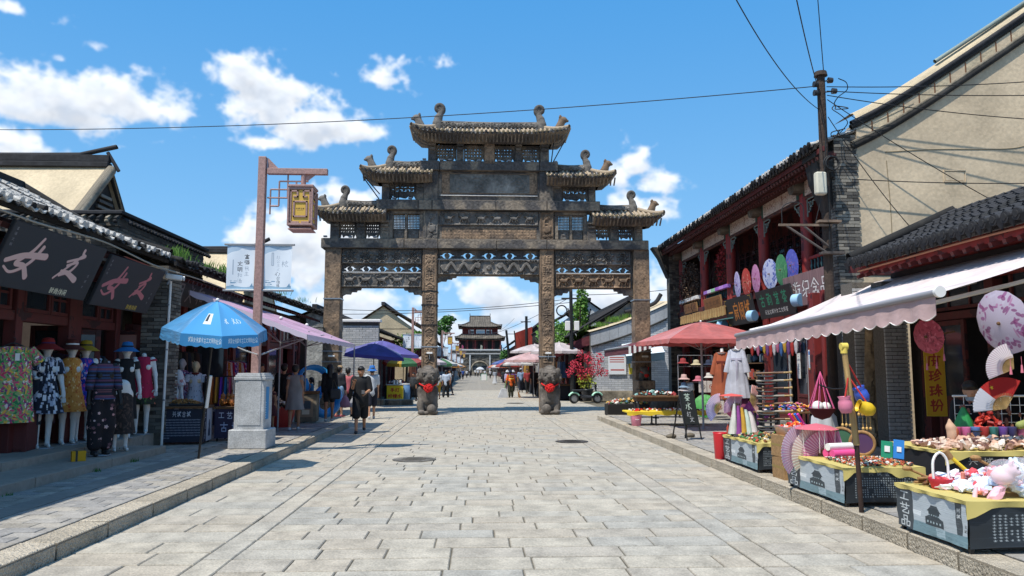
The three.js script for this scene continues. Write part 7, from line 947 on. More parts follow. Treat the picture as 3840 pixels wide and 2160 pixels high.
{const a=T('small_awning','small blue grey slanted awning on the white brick wall','awning',[0,0,0]);P('fabric',[patch(6,6,(u,v)=>[lerp(7.6,9.6,u),lerp(3.2,2.55,v)-lerp(0.35,0,u)*0.6,lerp(-40,-38.8,v)])],mat('#c9d4da'),a);P('valance',[patch(6,1,(u,v)=>[lerp(7.6,9.6,u),2.55-lerp(0.35,0,u)*0.6-v*0.4,-38.8])],cloth('#3f5b6c'),a);}
// maroon awning with pots of the flower shop
const mar=cloth('#7a3a44');
{const a=T('awning','maroon cloth awning before the shop left of the white brick house','awning',[0,0,0]);P('fabric',[patch(10,6,(u,v)=>[lerp(6.1,4.1,v),lerp(3.5,2.75,v)-0.05*Math.sin(v*3),lerp(-40.6,-47,u)])],mar,a);P('valance',[patch(30,1,(u,v)=>[4.1-v*0.02,2.75-v*(0.45+0.06*Math.sin(u*30)),lerp(-40.6,-47,u)]),patch(10,1,(u,v)=>[lerp(6.1,4.1,u),lerp(3.5,2.75,u)-v*0.5,-40.6])],mar,a);}
{const a=T('awning','maroon and white striped retractable awning behind the big red parasol','awning',[0,0,0]);P('fabric',[patch(6,6,(u,v)=>[lerp(8.2,5.1,v),lerp(3.25,2.42,v),lerp(-25.6,-30.5,u)])],mar,a);const st=[];for(let i=0;i<18;i++)st.push(patch(1,1,(u,v)=>[lerp(5.1,8.2,(i+u*0.5) / 18),lerp(2.42,3.25,(i+u*0.5) / 18)-v*0.27,-25.6]));P('valance',[patch(20,1,(u,v)=>[5.1,2.42-v*0.25,lerp(-25.6,-30.5,u)]),patch(20,1,(u,v)=>[lerp(5.1,8.2,u),lerp(2.42,3.25,u)-v*0.25,-25.61])],mar,a);P('stripes',st.map((s)=>s.translate(0,0.005,0.012)),M.white,a);P('front_bar',[bar([5.1,2.43,-25.6],[5.1,2.43,-30.5],0.04)],M.grey,a);}
// parasols and canopies
const blue=thin('#4a45a0',0.2),wht=thin('#e3d4d2',0.3),pnk=thin('#e6b8b4',0.3),rd=thin('#d2655f',0.25),c5=['#3f7f4f','#c23a30','#d9b43a','#3f5fa8','#e6e2da'].map((c)=>thin(c,0.25));
parasol('large red square market parasol on the right pavement before the gallery',[5.75,0.15,-19.4],{sq:true,n:4,R:1.3,rise:0.48,Hh:2.24,val:0.12,scal:7,cols:[rd],ry:0.1,poleM:M.grey,poleR:0.03,ribM:M.grey});
parasol('deep blue square canopy under the left outer arch column',[-4.25,0.02,-31.8],{sq:true,n:4,R:1.15,rise:0.4,Hh:2.3,val:0.14,cols:[blue],ry:0.15,tilt:[0.1,-0.08]});
parasol('violet blue square canopy with a pointed top before the whitewashed wall',[-4.35,0.02,-35.2],{sq:true,n:4,R:1.25,rise:0.55,Hh:2.4,val:0.16,cols:[thin('#6a64b8',0.2)],ry:0.5,tilt:[0.05,-0.05]});
parasol('green red and yellow parasol left of the left inner arch column',[-4.1,0.02,-43],{R:1.15,rise:0.4,Hh:2.1,cols:c5,tilt:[0.15,0]});
[[-3.3,-50,'white parasol just right of the left inner arch column',[wht]],[-2.9,-62,'green and white parasol beyond the white one on the left',[c5[0],c5[4]]],[-3.2,-74,'small green parasol in the left far stalls',[c5[0]]],[-3.0,-92,'orange and white parasol in the left far stalls',[thin('#d98a3a',0.3),c5[4]]],[-3.0,-118,'small orange parasol nearest the tower on the left',[thin('#d9973a',0.3)]]].forEach(([x,z,l,c])=>parasol(l,[x,0.02,z],{R:1.3,rise:0.45,Hh:2.1,cols:c}));
[[3.35,-45.5,'large pale pink parasol left of the right inner arch column',[pnk],1.75,2.2],[4.0,-53,'white parasol with grey underside above the pink one',[wht],1.7,2.9],[4.4,-41,'pale pink parasol right of the right inner arch column',[wht],1.5,2.6],[3.5,-62,'white parasol in the right far stalls',[c5[4],thin('#d8c8c8',0.3)],1.4,2.1],[3.0,-70,'red and black parasol in the right far stalls',[c5[1],thin('#2a2a2e',0.1)],1.3,2.0],[3.1,-84,'blue parasol in the right far stalls',[c5[3]],1.5,2.3],[2.8,-98,'orange and white parasol in the right far stalls',[thin('#d97a3a',0.3),c5[4]],1.4,2.0],[2.9,-115,'lilac parasol farthest on the right',[thin('#9a78c0',0.3)],1.4,2.0]].forEach(([x,z,l,c,R,h])=>parasol(l,[x,0.02,z],{R,rise:0.5,Hh:h,cols:c,val:0.14,poleM:M.grey}));
// goods stalls, each a table with a heap or hanging clothes
const stall=(l,x,z,w,cols,hang)=>{const t=T('market_stall',l,'stall',[x,0.02,z]);P('counter',[RB(1.1,0.06,w,0,0.8,0,0.01)],M.wood,t);P('skirt',[RB(1.0,0.74,w-0.1,0,0.4,0,0.02)],cloth(cols[0]),t);if(hang){P('rail',[bar([0,2.1,-w / 2],[0,2.1,w / 2],0.02),bar([0,0.8,-w / 2],[0,2.1,-w / 2],0.02),bar([0,0.8,w / 2],[0,2.1,w / 2],0.02)],M.blackMetal,t);for(let i=0;i<9;i++)P('garment',[loft([[2.06,0,(i / 8-0.5)*w*0.9,0.2,0.03],[1.7,0,(i / 8-0.5)*w*0.9,0.24,0.05,0.1,5],[rnd(1.0,1.3),0,(i / 8-0.5)*w*0.9,0.26,0.07,0.15,5]],12)],cloth(cols[1+i%(cols.length-1)]),t);}else heap(t,'goods',60,0.9,w*0.9,0.25,0.07,cols.slice(1).map((c)=>mat(c))),t.children.slice(2).forEach((m)=>m.position.setY(0.83));};
const K=['#2c2a30','#a8382f','#d8d2c8','#3f5f8f','#7a4a3a','#3a3a3f','#c99a4a'];
[[-4.4,-42.5,3,0,'clothes stall under the left canopies behind the lemon water stand'],[-3.9,-48,3,1,'hanging clothes stall right behind the left lion'],[-3.7,-56,4,0,'low goods stall by the left far lamp'],[-3.6,-66,4,1,'hanging clothes stall among the far left parasols'],[-3.6,-80,5,0,'long far goods stall on the left'],[-3.6,-100,7,0,'farthest goods stall on the left'],[4.6,-43,3,1,'hanging clothes stall right of the right inner column'],[4.2,-48.5,3.5,1,'dark clothes stall behind the pink parasol pole'],[4.3,-56,4,0,'goods stall beyond the pink parasol'],[4.1,-66,5,1,'hanging goods among the right far parasols'],[4.0,-80,6,0,'far goods stall on the right'],[3.9,-100,8,0,'farthest goods stall on the right']].forEach(([x,z,w,h,l],i)=>stall(l,x,z,w,[K[i%2?5:0],...K.slice(1).map((_,k)=>K[1+(k+i)%6])],h));
// lemon water stand
{const o=T('drink_stand','bright yellow lemon water stand with red characters left of the left lion','stand',[-4.2,0.05,-39.8],0.05);P('cabinet',[RB(0.82,0.78,0.7,0,0.42,0,0.02)],M.yellowBright,o);P('lettering',[face(0.8,0.74,0,0.42,0.353)],signMat(192,176,(q)=>{q.fillStyle='#dfc21f';q.fillRect(0,0,192,176);text(q,'手打',42,26,52,{dx:58,c:'#b3261e',lw:0.15});text(q,'柠檬水',16,98,52,{dx:56,c:'#b3261e',lw:0.14});}),o);P('worktop',[RB(0.9,0.04,0.76,0,0.83,0,0.01)],M.steel,o);P('bottle',[0,1,2].map((i)=>C(0.05,0.06,0.22,-0.05+i*0.16,0.96,0.1)),M.white,o);const f=T('drink_barrel','blue and white drinks barrel behind the yellow stand','barrel',[-3.75,0.05,-40.6]);P('barrel',[L([[0.001,0],[0.24,0],[0.26,0.4],[0.24,0.8],[0.001,0.82]],16)],mat('#5a7fa8'),f);P('lid',[C(0.25,0.25,0.06,0,0.85,0)],M.white,f);}
// poles, trees, bush, scooter
for(const[x,z,h,r,l]of[[5.0,-40.1,5.9,0.12,'black wooden pole with a cable coil and white boxes right of the right inner column'],[4.43,-68,6.4,0.16,'tall black pole beside the pale pink parasol'],[4.5,-100,6.8,0.2,'leaning black pole right of the gate tower'],[4.3,-135,6,0.16,'thin far pole next to the gate tower']]){const o=T('utility_pole',l,'utility pole',[x,0,z]);P('pole',[bar([0,0,0],[z===-100?-0.7:-0.05,h,0],r,10,r*0.75)],M.wire,o);P('crossbar',[B(0.9,0.08,0.1,-0.1,h-0.5,0)],M.trimDark,o);if(z>-41){P('cable_coil',[mv(new THREE.TorusGeometry(0.27,0.035,6,24),-0.55,4.75,0.1)],M.wire,o);P('meter_box',[RB(0.26,0.5,0.2,-0.24,3.95,0.05,0.03),RB(0.26,0.5,0.2,0.24,3.95,0.05,0.03)],M.white,o);}}
const tree=(l,pos,h,list,m,sz)=>{const o=T('tree',l,'tree',pos);P('trunk',[tube([[0,0,0],[0.1,h*0.4,0.05],[0,h*0.8,0]],0.09,10,6),...[0,1,2,3].map((i)=>tube([[0.05,h*0.45,0],[Math.sin(i*1.7)*0.4,h*0.65,Math.cos(i*1.7)*0.4],[Math.sin(i*1.7)*0.7,h*0.85,Math.cos(i*1.7)*0.7]],0.035,6,5))],M.twig,o);leaves(list,m,'crown',o,sz);};
tree('tall slender bright green tree behind the black pole on the right',[5.75,0,-43],6.0,[[0,3.6,0,0.9,0.8,0.8,900],[0.1,4.6,0,0.5,1.1,0.5,900],[0.2,5.6,0,0.28,0.8,0.28,420],[-0.8,3.2,0,0.6,0.5,0.5,400]],M.leaf,0.2);tree('bushy green tree beside the tan gable on the left',[-5.0,0,-54],4.3,[[0,3.5,0,1.0,0.7,0.7,700],[0.7,3.8,0,0.6,0.6,0.6,400]],M.leaf,0.22);tree('dark green tree top above the left roofs right of the inner column',[-4.6,0,-98],8,[[0,7.0,0,1.2,1.0,1,500],[0.9,8.0,0,0.9,0.5,0.6,300]],M.leafDark,0.4);tree('green tree on the right beside the distant poles',[4.8,0,-128],4.5,[[0,4.0,0,1.0,1.0,1,400]],M.leafDark,0.4);tree('green bush over the roofs behind the right inner arch column',[5.3,0,-52],4.6,[[0,4.0,0,1.3,1.0,1,900]],M.leaf,0.25);
{const o=T('flowering_bush','potted bush with bright crimson flowers beside the black pole','bush',[5.55,0.1,-38.6]);P('pot',[L([[0.001,0],[0.22,0],[0.3,0.5],[0.33,0.52],[0.33,0.58],[0.26,0.56],[0.24,0.5]],18)],mat('#23262c',{rough:0.35}),o);P('stems',Array.from({length:16},()=>{const a=rnd(7),r=rnd(0.3,0.95);return tube([[0,0.5,0],[Math.cos(a)*r*0.4,1.2,Math.sin(a)*r*0.4],[Math.cos(a)*r,rnd(1.3,2.3),Math.sin(a)*r]],0.012,8,4);}),M.twig,o);leaves([[0,1.0,0,0.5,0.4,0.5,300]],mat('#9aa33a'),'leaves',o,0.12);leaves([[-0.1,1.35,0.1,0.5,0.35,0.4,260],[-0.6,1.75,0,0.3,0.35,0.3,170],[0.45,1.6,0.1,0.35,0.4,0.3,190],[0.1,2.1,0,0.3,0.35,0.25,150],[-0.35,2.3,0,0.16,0.3,0.15,70],[0.65,2.15,0,0.2,0.3,0.2,90],[0.85,1.4,0,0.25,0.2,0.2,70],[-0.9,1.4,0,0.2,0.2,0.2,60]],mat('#c8324a',{phys:true,transmission:0.2,thickness:0}),'blossom',o,0.11);}
{const o=T('electric_scooter','mint green and black electric scooter parked before the white brick wall','scooter',[5.3,0.02,-37.5],0.2),mint=mat('#a5d8bc',{rough:0.4});for(const x of[-0.58,0.62]){const w=new THREE.Group();w.name='wheel';w.position.set(x,0.24,0);o.add(w);P('tyre',[mv(new THREE.TorusGeometry(0.2,0.055,8,24))],M.wire,w);P('rim',[C(0.15,0.15,0.05,0,0,0,PI / 2,0,0,16)],M.steel,w);P('mudguard',[mv(new THREE.TorusGeometry(0.28,0.05,6,14,2.2),0,0,0,0,0,0.5).scale(1,1,1.6)],mint,w);}P('frame',[bar([-0.5,0.4,0],[0.4,0.3,0],0.06),bar([0.62,0.3,0],[0.5,0.85,0],0.045),RB(0.55,0.1,0.2,0.05,0.28,0,0.03)],M.black,o);P('seat',[RB(0.5,0.1,0.22,-0.42,0.62,0,0.04),bar([-0.4,0.3,0],[-0.42,0.6,0],0.035)],M.black,o);P('handlebar',[bar([0.5,0.9,-0.28],[0.5,0.9,0.28],0.02),RB(0.1,0.16,0.14,0.54,0.84,0,0.03)],M.black,o);P('headlight',[C(0.06,0.06,0.05,0.6,0.76,0,0,0,PI / 2)],M.white,o);}
{const o=T('motorbike','dark motorbike with a blue box and red parts parked by the far left stalls','motorbike',[-2.6,0.02,-60],1.2);for(const x of[-0.65,0.65])P('wheel',[mv(new THREE.TorusGeometry(0.25,0.07,6,18),x,0.3,0)],M.wire,o);P('frame',[RB(0.9,0.3,0.3,0,0.5,0,0.08),bar([0.65,0.3,0],[0.5,1.0,0],0.05)],mat('#8a1f22',{rough:0.4}),o);P('seat',[RB(0.7,0.12,0.28,-0.3,0.78,0,0.05)],M.black,o);P('box',[RB(0.45,0.42,0.45,-0.6,1.05,0,0.04)],mat('#2f4f8f'),o);P('handlebar',[bar([0.48,1.05,-0.35],[0.48,1.05,0.35],0.025)],M.steel,o);}
{const o=T('floor_sign','small green framed sign standing in the middle of the road far away','sign',[1.05,0,-118]);P('frame',[B(0.06,1.0,0.05,-0.42,0.5,0),B(0.06,1.0,0.05,0.42,0.5,0),B(0.9,0.06,0.05,0,1.0,0)],mat('#6fae8f'),o);P('plate',[B(0.78,0.9,0.03,0,0.5,0)],M.white,o);}
{const o=T('banner','plain red cloth banner on a leaning pole at the far right stalls','banner',[3.9,0,-70]);P('pole',[bar([0,0,0],[-0.5,5.2,0],0.06)],M.trimDark,o);P('cloth',[patch(6,6,(u,v)=>[-0.45+u*1.6,5.0-v*1.9+u*0.6,0.1*Math.sin(u*6)])],cloth('#a83a2c'),o);}
for(const[l,a,b,s]of[
['long thin cable from the upper left sky to the arch and on to the pole',[-22,9.2,-24],[7.7,8.05,-16.4],0.5],['cable from the pole up to the top middle of the sky',[7.7,7.50,-16.4],[1.9,9.4,-9.0],0.75],['second cable from the pole rising to the top of the sky',[7.7,8.00,-16.4],[3.6,9.0,-9.0],0.35],['short cable rising straight from the pole to the top of the sky',[7.85,8.20,-16.4],[7.0,13.0,-15],0.05],['upper cable from the pole to the right over the gable',[7.85,8.00,-16.3],[18,8.8,-15.8],0.25],['second cable from the pole to the right over the gable',[7.85,7.90,-16.3],[18,8.1,-15.8],0.2],['third cable drooping from the pole to the right',[7.85,7.80,-16.3],[18,7.2,-15.8],0.3],['cable sloping from the pole down across the tan gable',[7.85,7.70,-16.3],[12.4,4.9,-16.2],0.1],['steeper cable from the pole to the low shop roof',[7.85,7.30,-16.3],[9.7,4.6,-16.2],0.12],['level cable low across the tan gable',[8.4,5.9,-16.4],[18,6.2,-16.2],0.2],
['double cable crossing under the arch to the black pole',[-9,5.0,-42],[4.95,5.4,-40.2],0.35],['second cable crossing under the arch',[-9,4.7,-42.4],[4.95,5.2,-40.2],0.2],['cable from the black pole to the right behind the arch',[4.95,5.6,-40.2],[12,6.0,-38],0.15],['cable from the black pole towards the gate tower',[4.95,5.5,-40.2],[-2.5,5.6,-95],0.8],['far cable between the distant poles',[3.3,6.2,-68],[1.9,6.4,-100],0.3]])tag(P(numbered('cable'),[sag(a,b,s,a[2]<-30?0.016:0.011,30)],M.wire,scene),l,'cable');
}
// ---------------------------------------------------------------- people
{
seed(505);
const bag=(l,pos,c,s=1,tr)=>{const o=T('bag',l,'bag',pos);P('sack',[loft([[0.34,0,0,0.02,0.02],[0.28,0,0,0.07,0.05,0.15,5],[0.12,0,0,0.14,0.09,0.08,5],[0.02,0,0,0.12,0.08,0.1,5],[0,0,0,0.02,0.02]].map((r)=>r.map((v,i)=>i<5?v*s:v)),16)],c,o);P('handle',[tube([[-0.05*s,0.28*s,0],[0,0.4*s,0],[0.05*s,0.28*s,0]],0.008,8,4)],c,o);return o;};
const blk=cloth('#17181b'),wh=cloth('#dcdfe2'),navy=cloth('#1f2436');
person('woman in a loose grey dress and white trainers walking away under the purple awning',[-4.55,0.15,-19.5],PI+0.1,{H:1.64,fem:true,skin:M.skinDark,hair:'short',dress:{m:cloth('#96918f'),len:0.55,waist:0.2,flare:0.06,sleeve:0.25},shoes:wh,legs:[[0.22,0.1],[-0.2,0.05]],arms:[[0.05,0.12,0.1],[-0.1,0.12,0.15]]});
person('person in black standing close behind the woman in grey',[-5.25,0.15,-21.2],PI,{H:1.66,hair:'short',top:{m:blk,sleeve:1.6},bottom:{kind:'pants',m:blk,len:1.9},shoes:blk});
person('woman with dark hair in profile behind the lamp pedestal',[-5.72,0.15,-20.6],1.3,{H:1.66,fem:true,hair:'bun',top:{m:cloth('#8f8a86'),sleeve:0.4},bottom:{kind:'skirt',m:blk,len:0.5},face:true});
person('small child in a dark red patterned dress beside the lamp pedestal',[-5.28,0.15,-20.1],2.6,{H:1.12,fem:true,hair:'tail',dress:{m:cloth('#6a3a40'),len:0.5,sleeve:0.3,flare:0.1},shoes:blk});
person('small girl in a bright blue dress looking at the blue tubs',[-5.2,0.15,-24.4],-1.9,{H:1.26,fem:true,hair:'tail',skin:M.skinDark,dress:{m:cloth('#2f7fae'),len:0.42,flare:0.06},shoes:wh,arms:[[0.4,0.1,0.6],[0.2,0.1,0.4]]});
person('woman in a black hooded jacket and dark shorts carrying a black bag',[-4.3,0.15,-22.7],PI+0.15,{H:1.66,fem:true,hair:'long',skin:M.skinDark,top:{m:blk,sleeve:1.8,len:0.9},bottom:{kind:'shorts',m:cloth('#23262c'),len:0.62},shoes:wh,legs:[[0.12,0.02],[-0.14,0.08]]});
{const o=T('handbag','black shoulder bag on the hip of the woman in the hooded jacket','bag',[-4.1,0.95,-22.5],0.3);P('bag',[RB(0.32,0.3,0.12,0,0,0,0.05)],M.black,o);P('strap',[tube([[-0.08,0.14,0],[-0.05,0.42,-0.05],[0.06,0.14,0]],0.012,12,5)],mat('#4b4336'),o);}
person('woman in a tan cap and pale blue shorts behind the one in the hooded jacket',[-4.4,0.15,-24.9],2.6,{H:1.62,fem:true,hair:'short',top:{m:cloth('#2a2d33'),sleeve:1.7},bottom:{kind:'shorts',m:cloth('#8fb0cc'),len:0.9},shoes:cloth('#c96a72'),hat:{cap:true,m:cloth('#b99a72')}});
bag('pink and white plastic bag held beside the black jacketed woman',[-4.0,0.5,-23.6],thin('#d8a0b8',0.3),1.1);bag('thin white plastic bag held near the man in pink',[-3.85,0.48,-24.2],thin('#e6e6ea',0.4),0.9);
person('man in a pink t-shirt, black cap and black shorts walking away',[-4.55,0,-27.4],PI-0.1,{H:1.74,hair:'short',top:{m:cloth('#cf6f76'),sleeve:0.35},bottom:{kind:'shorts',m:blk,len:0.9,wide:0.02},shoes:blk,hat:{cap:true,m:M.black},legs:[[0.3,0.1],[-0.35,0.7]]});
const mb=person('man in black t-shirt and long black shorts walking to the camera looking at his phone',[-3.05,0,-20.4],0.12,{H:1.76,h:0.018,fat:1.12,hair:'short',nod:0.38,face:true,top:{m:blk,sleeve:0.95,len:0.82},bottom:{kind:'shorts',m:blk,len:1.0,wide:0.03},shoes:M.black,legs:[[0.28,0.12],[-0.24,0.3]],arms:[[0.35,0.12,1.95,0.25],[0.15,0.22,1.05,0.55]],skin:mat('#b07f5f',{rough:0.6})});
{const h=mb.joints.arms[1].hand,o=T('phone','black phone in the right hand of the man in black','phone',[-3.05+h[0]+0.02,h[1]+0.05,-20.4+h[2]+0.03],0.12);const r=P('case',[RB(0.08,0.16,0.012,0,0,0,0.004)],M.black,o);r.rotation.x=-0.9;const s=P('screen',[RB(0.072,0.145,0.004,0,0.002,-0.008,0.001)],M.glass,o);s.rotation.x=-0.9;}
person('man in a white t-shirt and bright blue bucket hat behind the man in black',[-3.55,0,-26.2],PI+0.25,{H:1.76,hair:'short',top:{m:wh,sleeve:0.8,len:0.88},bottom:{kind:'shorts',m:navy,len:0.95,wide:0.02},shoes:wh,hat:{m:cloth('#2f78c8'),brim:0.17,droop:0.45},legs:[[0.2,0.05],[-0.2,0.15]]});
const sk=M.skinDark,far=(l,x,z,ry,o)=>person(l,[x,0,z],ry,{h:0.035,hair:'short',skin:sk,shoes:blk,legs:[[0.2,0.05],[-0.2,0.1]],...o});
far('elderly man in a blue striped shirt and black trousers right of the left lion',-1.85,-46,PI-0.3,{H:1.64,top:{m:mat('#ffffff',{map:ctex(64,64,(g)=>{g.fillStyle='#8f9fb4';g.fillRect(0,0,64,64);g.fillStyle='#c9d2de';for(let i=0;i<4;i++)g.fillRect(i*16,0,7,64);},6)}),sleeve:0.9,len:0.85},bottom:{kind:'pants',m:blk,len:1.85,wide:0.03}});
far('person in a white shirt and yellow shorts half hidden by the left lion',-2.2,-43.5,PI,{H:1.58,top:{m:wh,sleeve:0.9},bottom:{kind:'shorts',m:cloth('#c9a53a'),len:0.95}});far('woman in a white blouse beyond the striped shirt man',-1.75,-50,-1.4,{H:1.66,fem:true,hair:'tail',top:{m:wh,sleeve:0.5},bottom:{kind:'pants',m:navy,len:1.8}});
far('stall keeper in dark clothes sitting low behind the lemon water stand',-3.35,-40.8,-0.6,{H:1.5,top:{m:cloth('#3a3f44'),sleeve:1.2},bottom:{kind:'pants',m:blk,len:1.8}});
const sw=far('street sweeper in a bright orange vest seen from behind in the road',2.02,-45.8,PI+0.1,{h:0.025,H:1.6,lean:0.18,top:{m:mat('#e0641c',{rough:0.7}),sleeve:1.7,len:0.84},bottom:{kind:'pants',m:cloth('#3b3f2e'),len:1.9,wide:0.02},hat:{m:cloth('#6a84a8'),brim:0.15},arms:[[0.3,0.2,0.2],[0.3,0.25,0.2]],legs:[[0.05,0],[-0.1,0.02]]});
P('reflective_strip',[1.12,1.28].map((y)=>B(0.3,0.05,0.02,0,y,-0.19,0.18)),mat('#e6d76a',{rough:0.4}),sw);
{const o=T('broom','straw broom held at the right of the sweeper','broom',[2.3,0,-45.6],0.2);P('stick',[bar([0,1.0,-0.15],[0.12,0.42,0],0.014)],M.bamboo,o);P('bristles',Array.from({length:26},()=>bar([0.12,0.45,0],[0.2+rnd(-0.06,0.16),0.01,rnd(-0.08,0.08)],0.008,4)),mat('#b0793c'),o);const d=T('dustpan','large white dustpan bag held at the left of the sweeper','dustpan',[1.55,0,-45.6]);P('pan',[ext([[-0.3,0],[0.28,0],[0.2,0.5],[-0.08,0.55]],0.3,0,0,0,0,0,0,0.02)],wh,d);P('handle',[bar([0.08,0.5,0],[0.2,1.05,-0.1],0.016)],mat('#4f9a4a'),d);}
far('woman in a lilac top and pale hat walking away on the right',2.25,-57,PI,{H:1.6,fem:true,top:{m:cloth('#c3b4d2'),sleeve:1.8},bottom:{kind:'pants',m:cloth('#5a4a58'),len:1.9},hat:{m:wh,brim:0.16}});far('woman in a purple top with a white hat beside the lilac one',2.75,-58.5,PI,{H:1.6,fem:true,top:{m:cloth('#6f4f98'),sleeve:1.5},bottom:{kind:'pants',m:blk,len:1.9},hat:{m:wh,brim:0.15}});far('man in a pale blue shirt and white cap beyond the sweeper',3.2,-56,PI,{H:1.74,top:{m:cloth('#8fa9c8'),sleeve:0.8},bottom:{kind:'pants',m:navy,len:1.8},hat:{cap:true,m:wh}});
far('person all in white walking along the right far side',2.0,-86,PI,{H:1.66,h:0.045,fem:true,top:{m:cloth('#aab2bd'),sleeve:1},bottom:{kind:'skirt',m:wh,len:0.15,flare:0.1}});{const o=T('hand_parasol','white hand held parasol near the person in white far away','parasol',[0.6,1.3,-150]);P('canopy',[L([[0.001,0.9],[0.5,0.72],[0.9,0.4]],14)],wh,o);P('stick',[bar([0,0,0],[0,0.9,0],0.015)],M.black,o);}
[['#e2e2e4',-2.0,-150,'far figure in white left of the gate arch'],['#23262c',-1.4,-160,'far figure in black left of the gate arch'],['#e6e6e6',0.2,-170,'far figure in white before the gate arch'],['#d8c8c0',0.9,-175,'far figure in beige before the gate arch'],['#e2e6ea',1.7,-165,'far figure in pale blue right of the gate arch centre'],['#2b2b30',-2.7,-120,'far figure in dark clothes by the left far stalls'],['#3f5fa8',-2.3,-125,'far figure in blue by the left far stalls'],['#e0e0e0',-0.4,-180,'tiny white figure under the gate arch'],['#cfcfd4',2.4,-140,'far figure in grey by the right far stalls'],['#30343c',3.1,-90,'dark far figure among the right far stalls'],['#a83a3a',3.4,-52,'person in a dark red top by the goods behind the pink parasol'],['#1b1b1f',3.5,-47,'person in a long black dress under the pink parasol']].forEach(([c,x,z,l],i)=>far(l,x,z,i%2?PI:0.2,{H:1.62+(i%4)*0.05,h:0.05,shoes:undefined,top:{m:cloth(c),sleeve:0.9},bottom:{kind:'pants',m:i%3?blk:navy,len:1.85}}));
const sit={legs:[[1.45,1.45],[1.45,1.5]],sit:0};
{const p=person('shopkeeper in black sitting in the dark shop, mask under his chin, holding a phone',[6.55,0.0,-9.9],-0.75,{...sit,H:1.72,h:0.018,lean:0.18,nod:0.35,hair:'short',face:true,top:{m:blk,sleeve:0.9},bottom:{kind:'shorts',m:blk,len:0.95},shoes:blk,arms:[[0.4,0.1,1.1,0.3],[0.35,0.1,1.2,0.4]]});p.position.y=-0.2;const a=T('face_mask','pale blue face mask pulled under the shopkeeper chin','mask',[6.55,0,-9.9],-0.75),hd=p.joints.head;P('mask',[loft([[hd[1]-0.13,0,0,0.045,0.04],[hd[1]-0.08,0,0,0.06,0.06]],14).translate(hd[0],-0.2,hd[2]+0.03)],cloth('#a9bccb'),a);const h=p.joints.arms[1].hand,q=T('phone','black phone in the hand of the seated shopkeeper','phone',[0,0,0]);const w=V(h[0],h[1]-0.16,h[2]+0.05).applyAxisAngle(V(0,1,0),-0.75).add(V(6.55,0,-9.9));q.position.copy(w);P('case',[RB(0.08,0.012,0.15,0,0,0,0.004)],M.black,q);const c=T('stool','low stool under the seated shopkeeper','stool',[6.5,0.15,-9.95]);P('seat',[C(0.18,0.17,0.06,0,0.42,0)],M.wood,c);for(const[x,z]of[[1,1],[1,-1],[-1,1],[-1,-1]])P('leg',[bar([x*0.1,0.4,z*0.1],[x*0.15,0,z*0.15],0.018)],M.wood,c);}
{const p=person('person in a white polo shirt sitting with their back turned beside the hat stand',[7.35,0,-26.6],2.4,{...sit,H:1.66,hair:'short',top:{m:wh,sleeve:0.6},bottom:{kind:'pants',m:navy,len:1.8},shoes:blk});p.position.y=-0.22;const c=T('stool','dark stool under the person in white','stool',[7.33,0.15,-26.6]);P('seat',[RB(0.36,0.06,0.36,0,0.42,0,0.01)],M.black,c);for(const[x,z]of[[1,1],[1,-1],[-1,1],[-1,-1]])P('leg',[bar([x*0.14,0.4,z*0.14],[x*0.16,0,z*0.16],0.018)],M.black,c);}
}
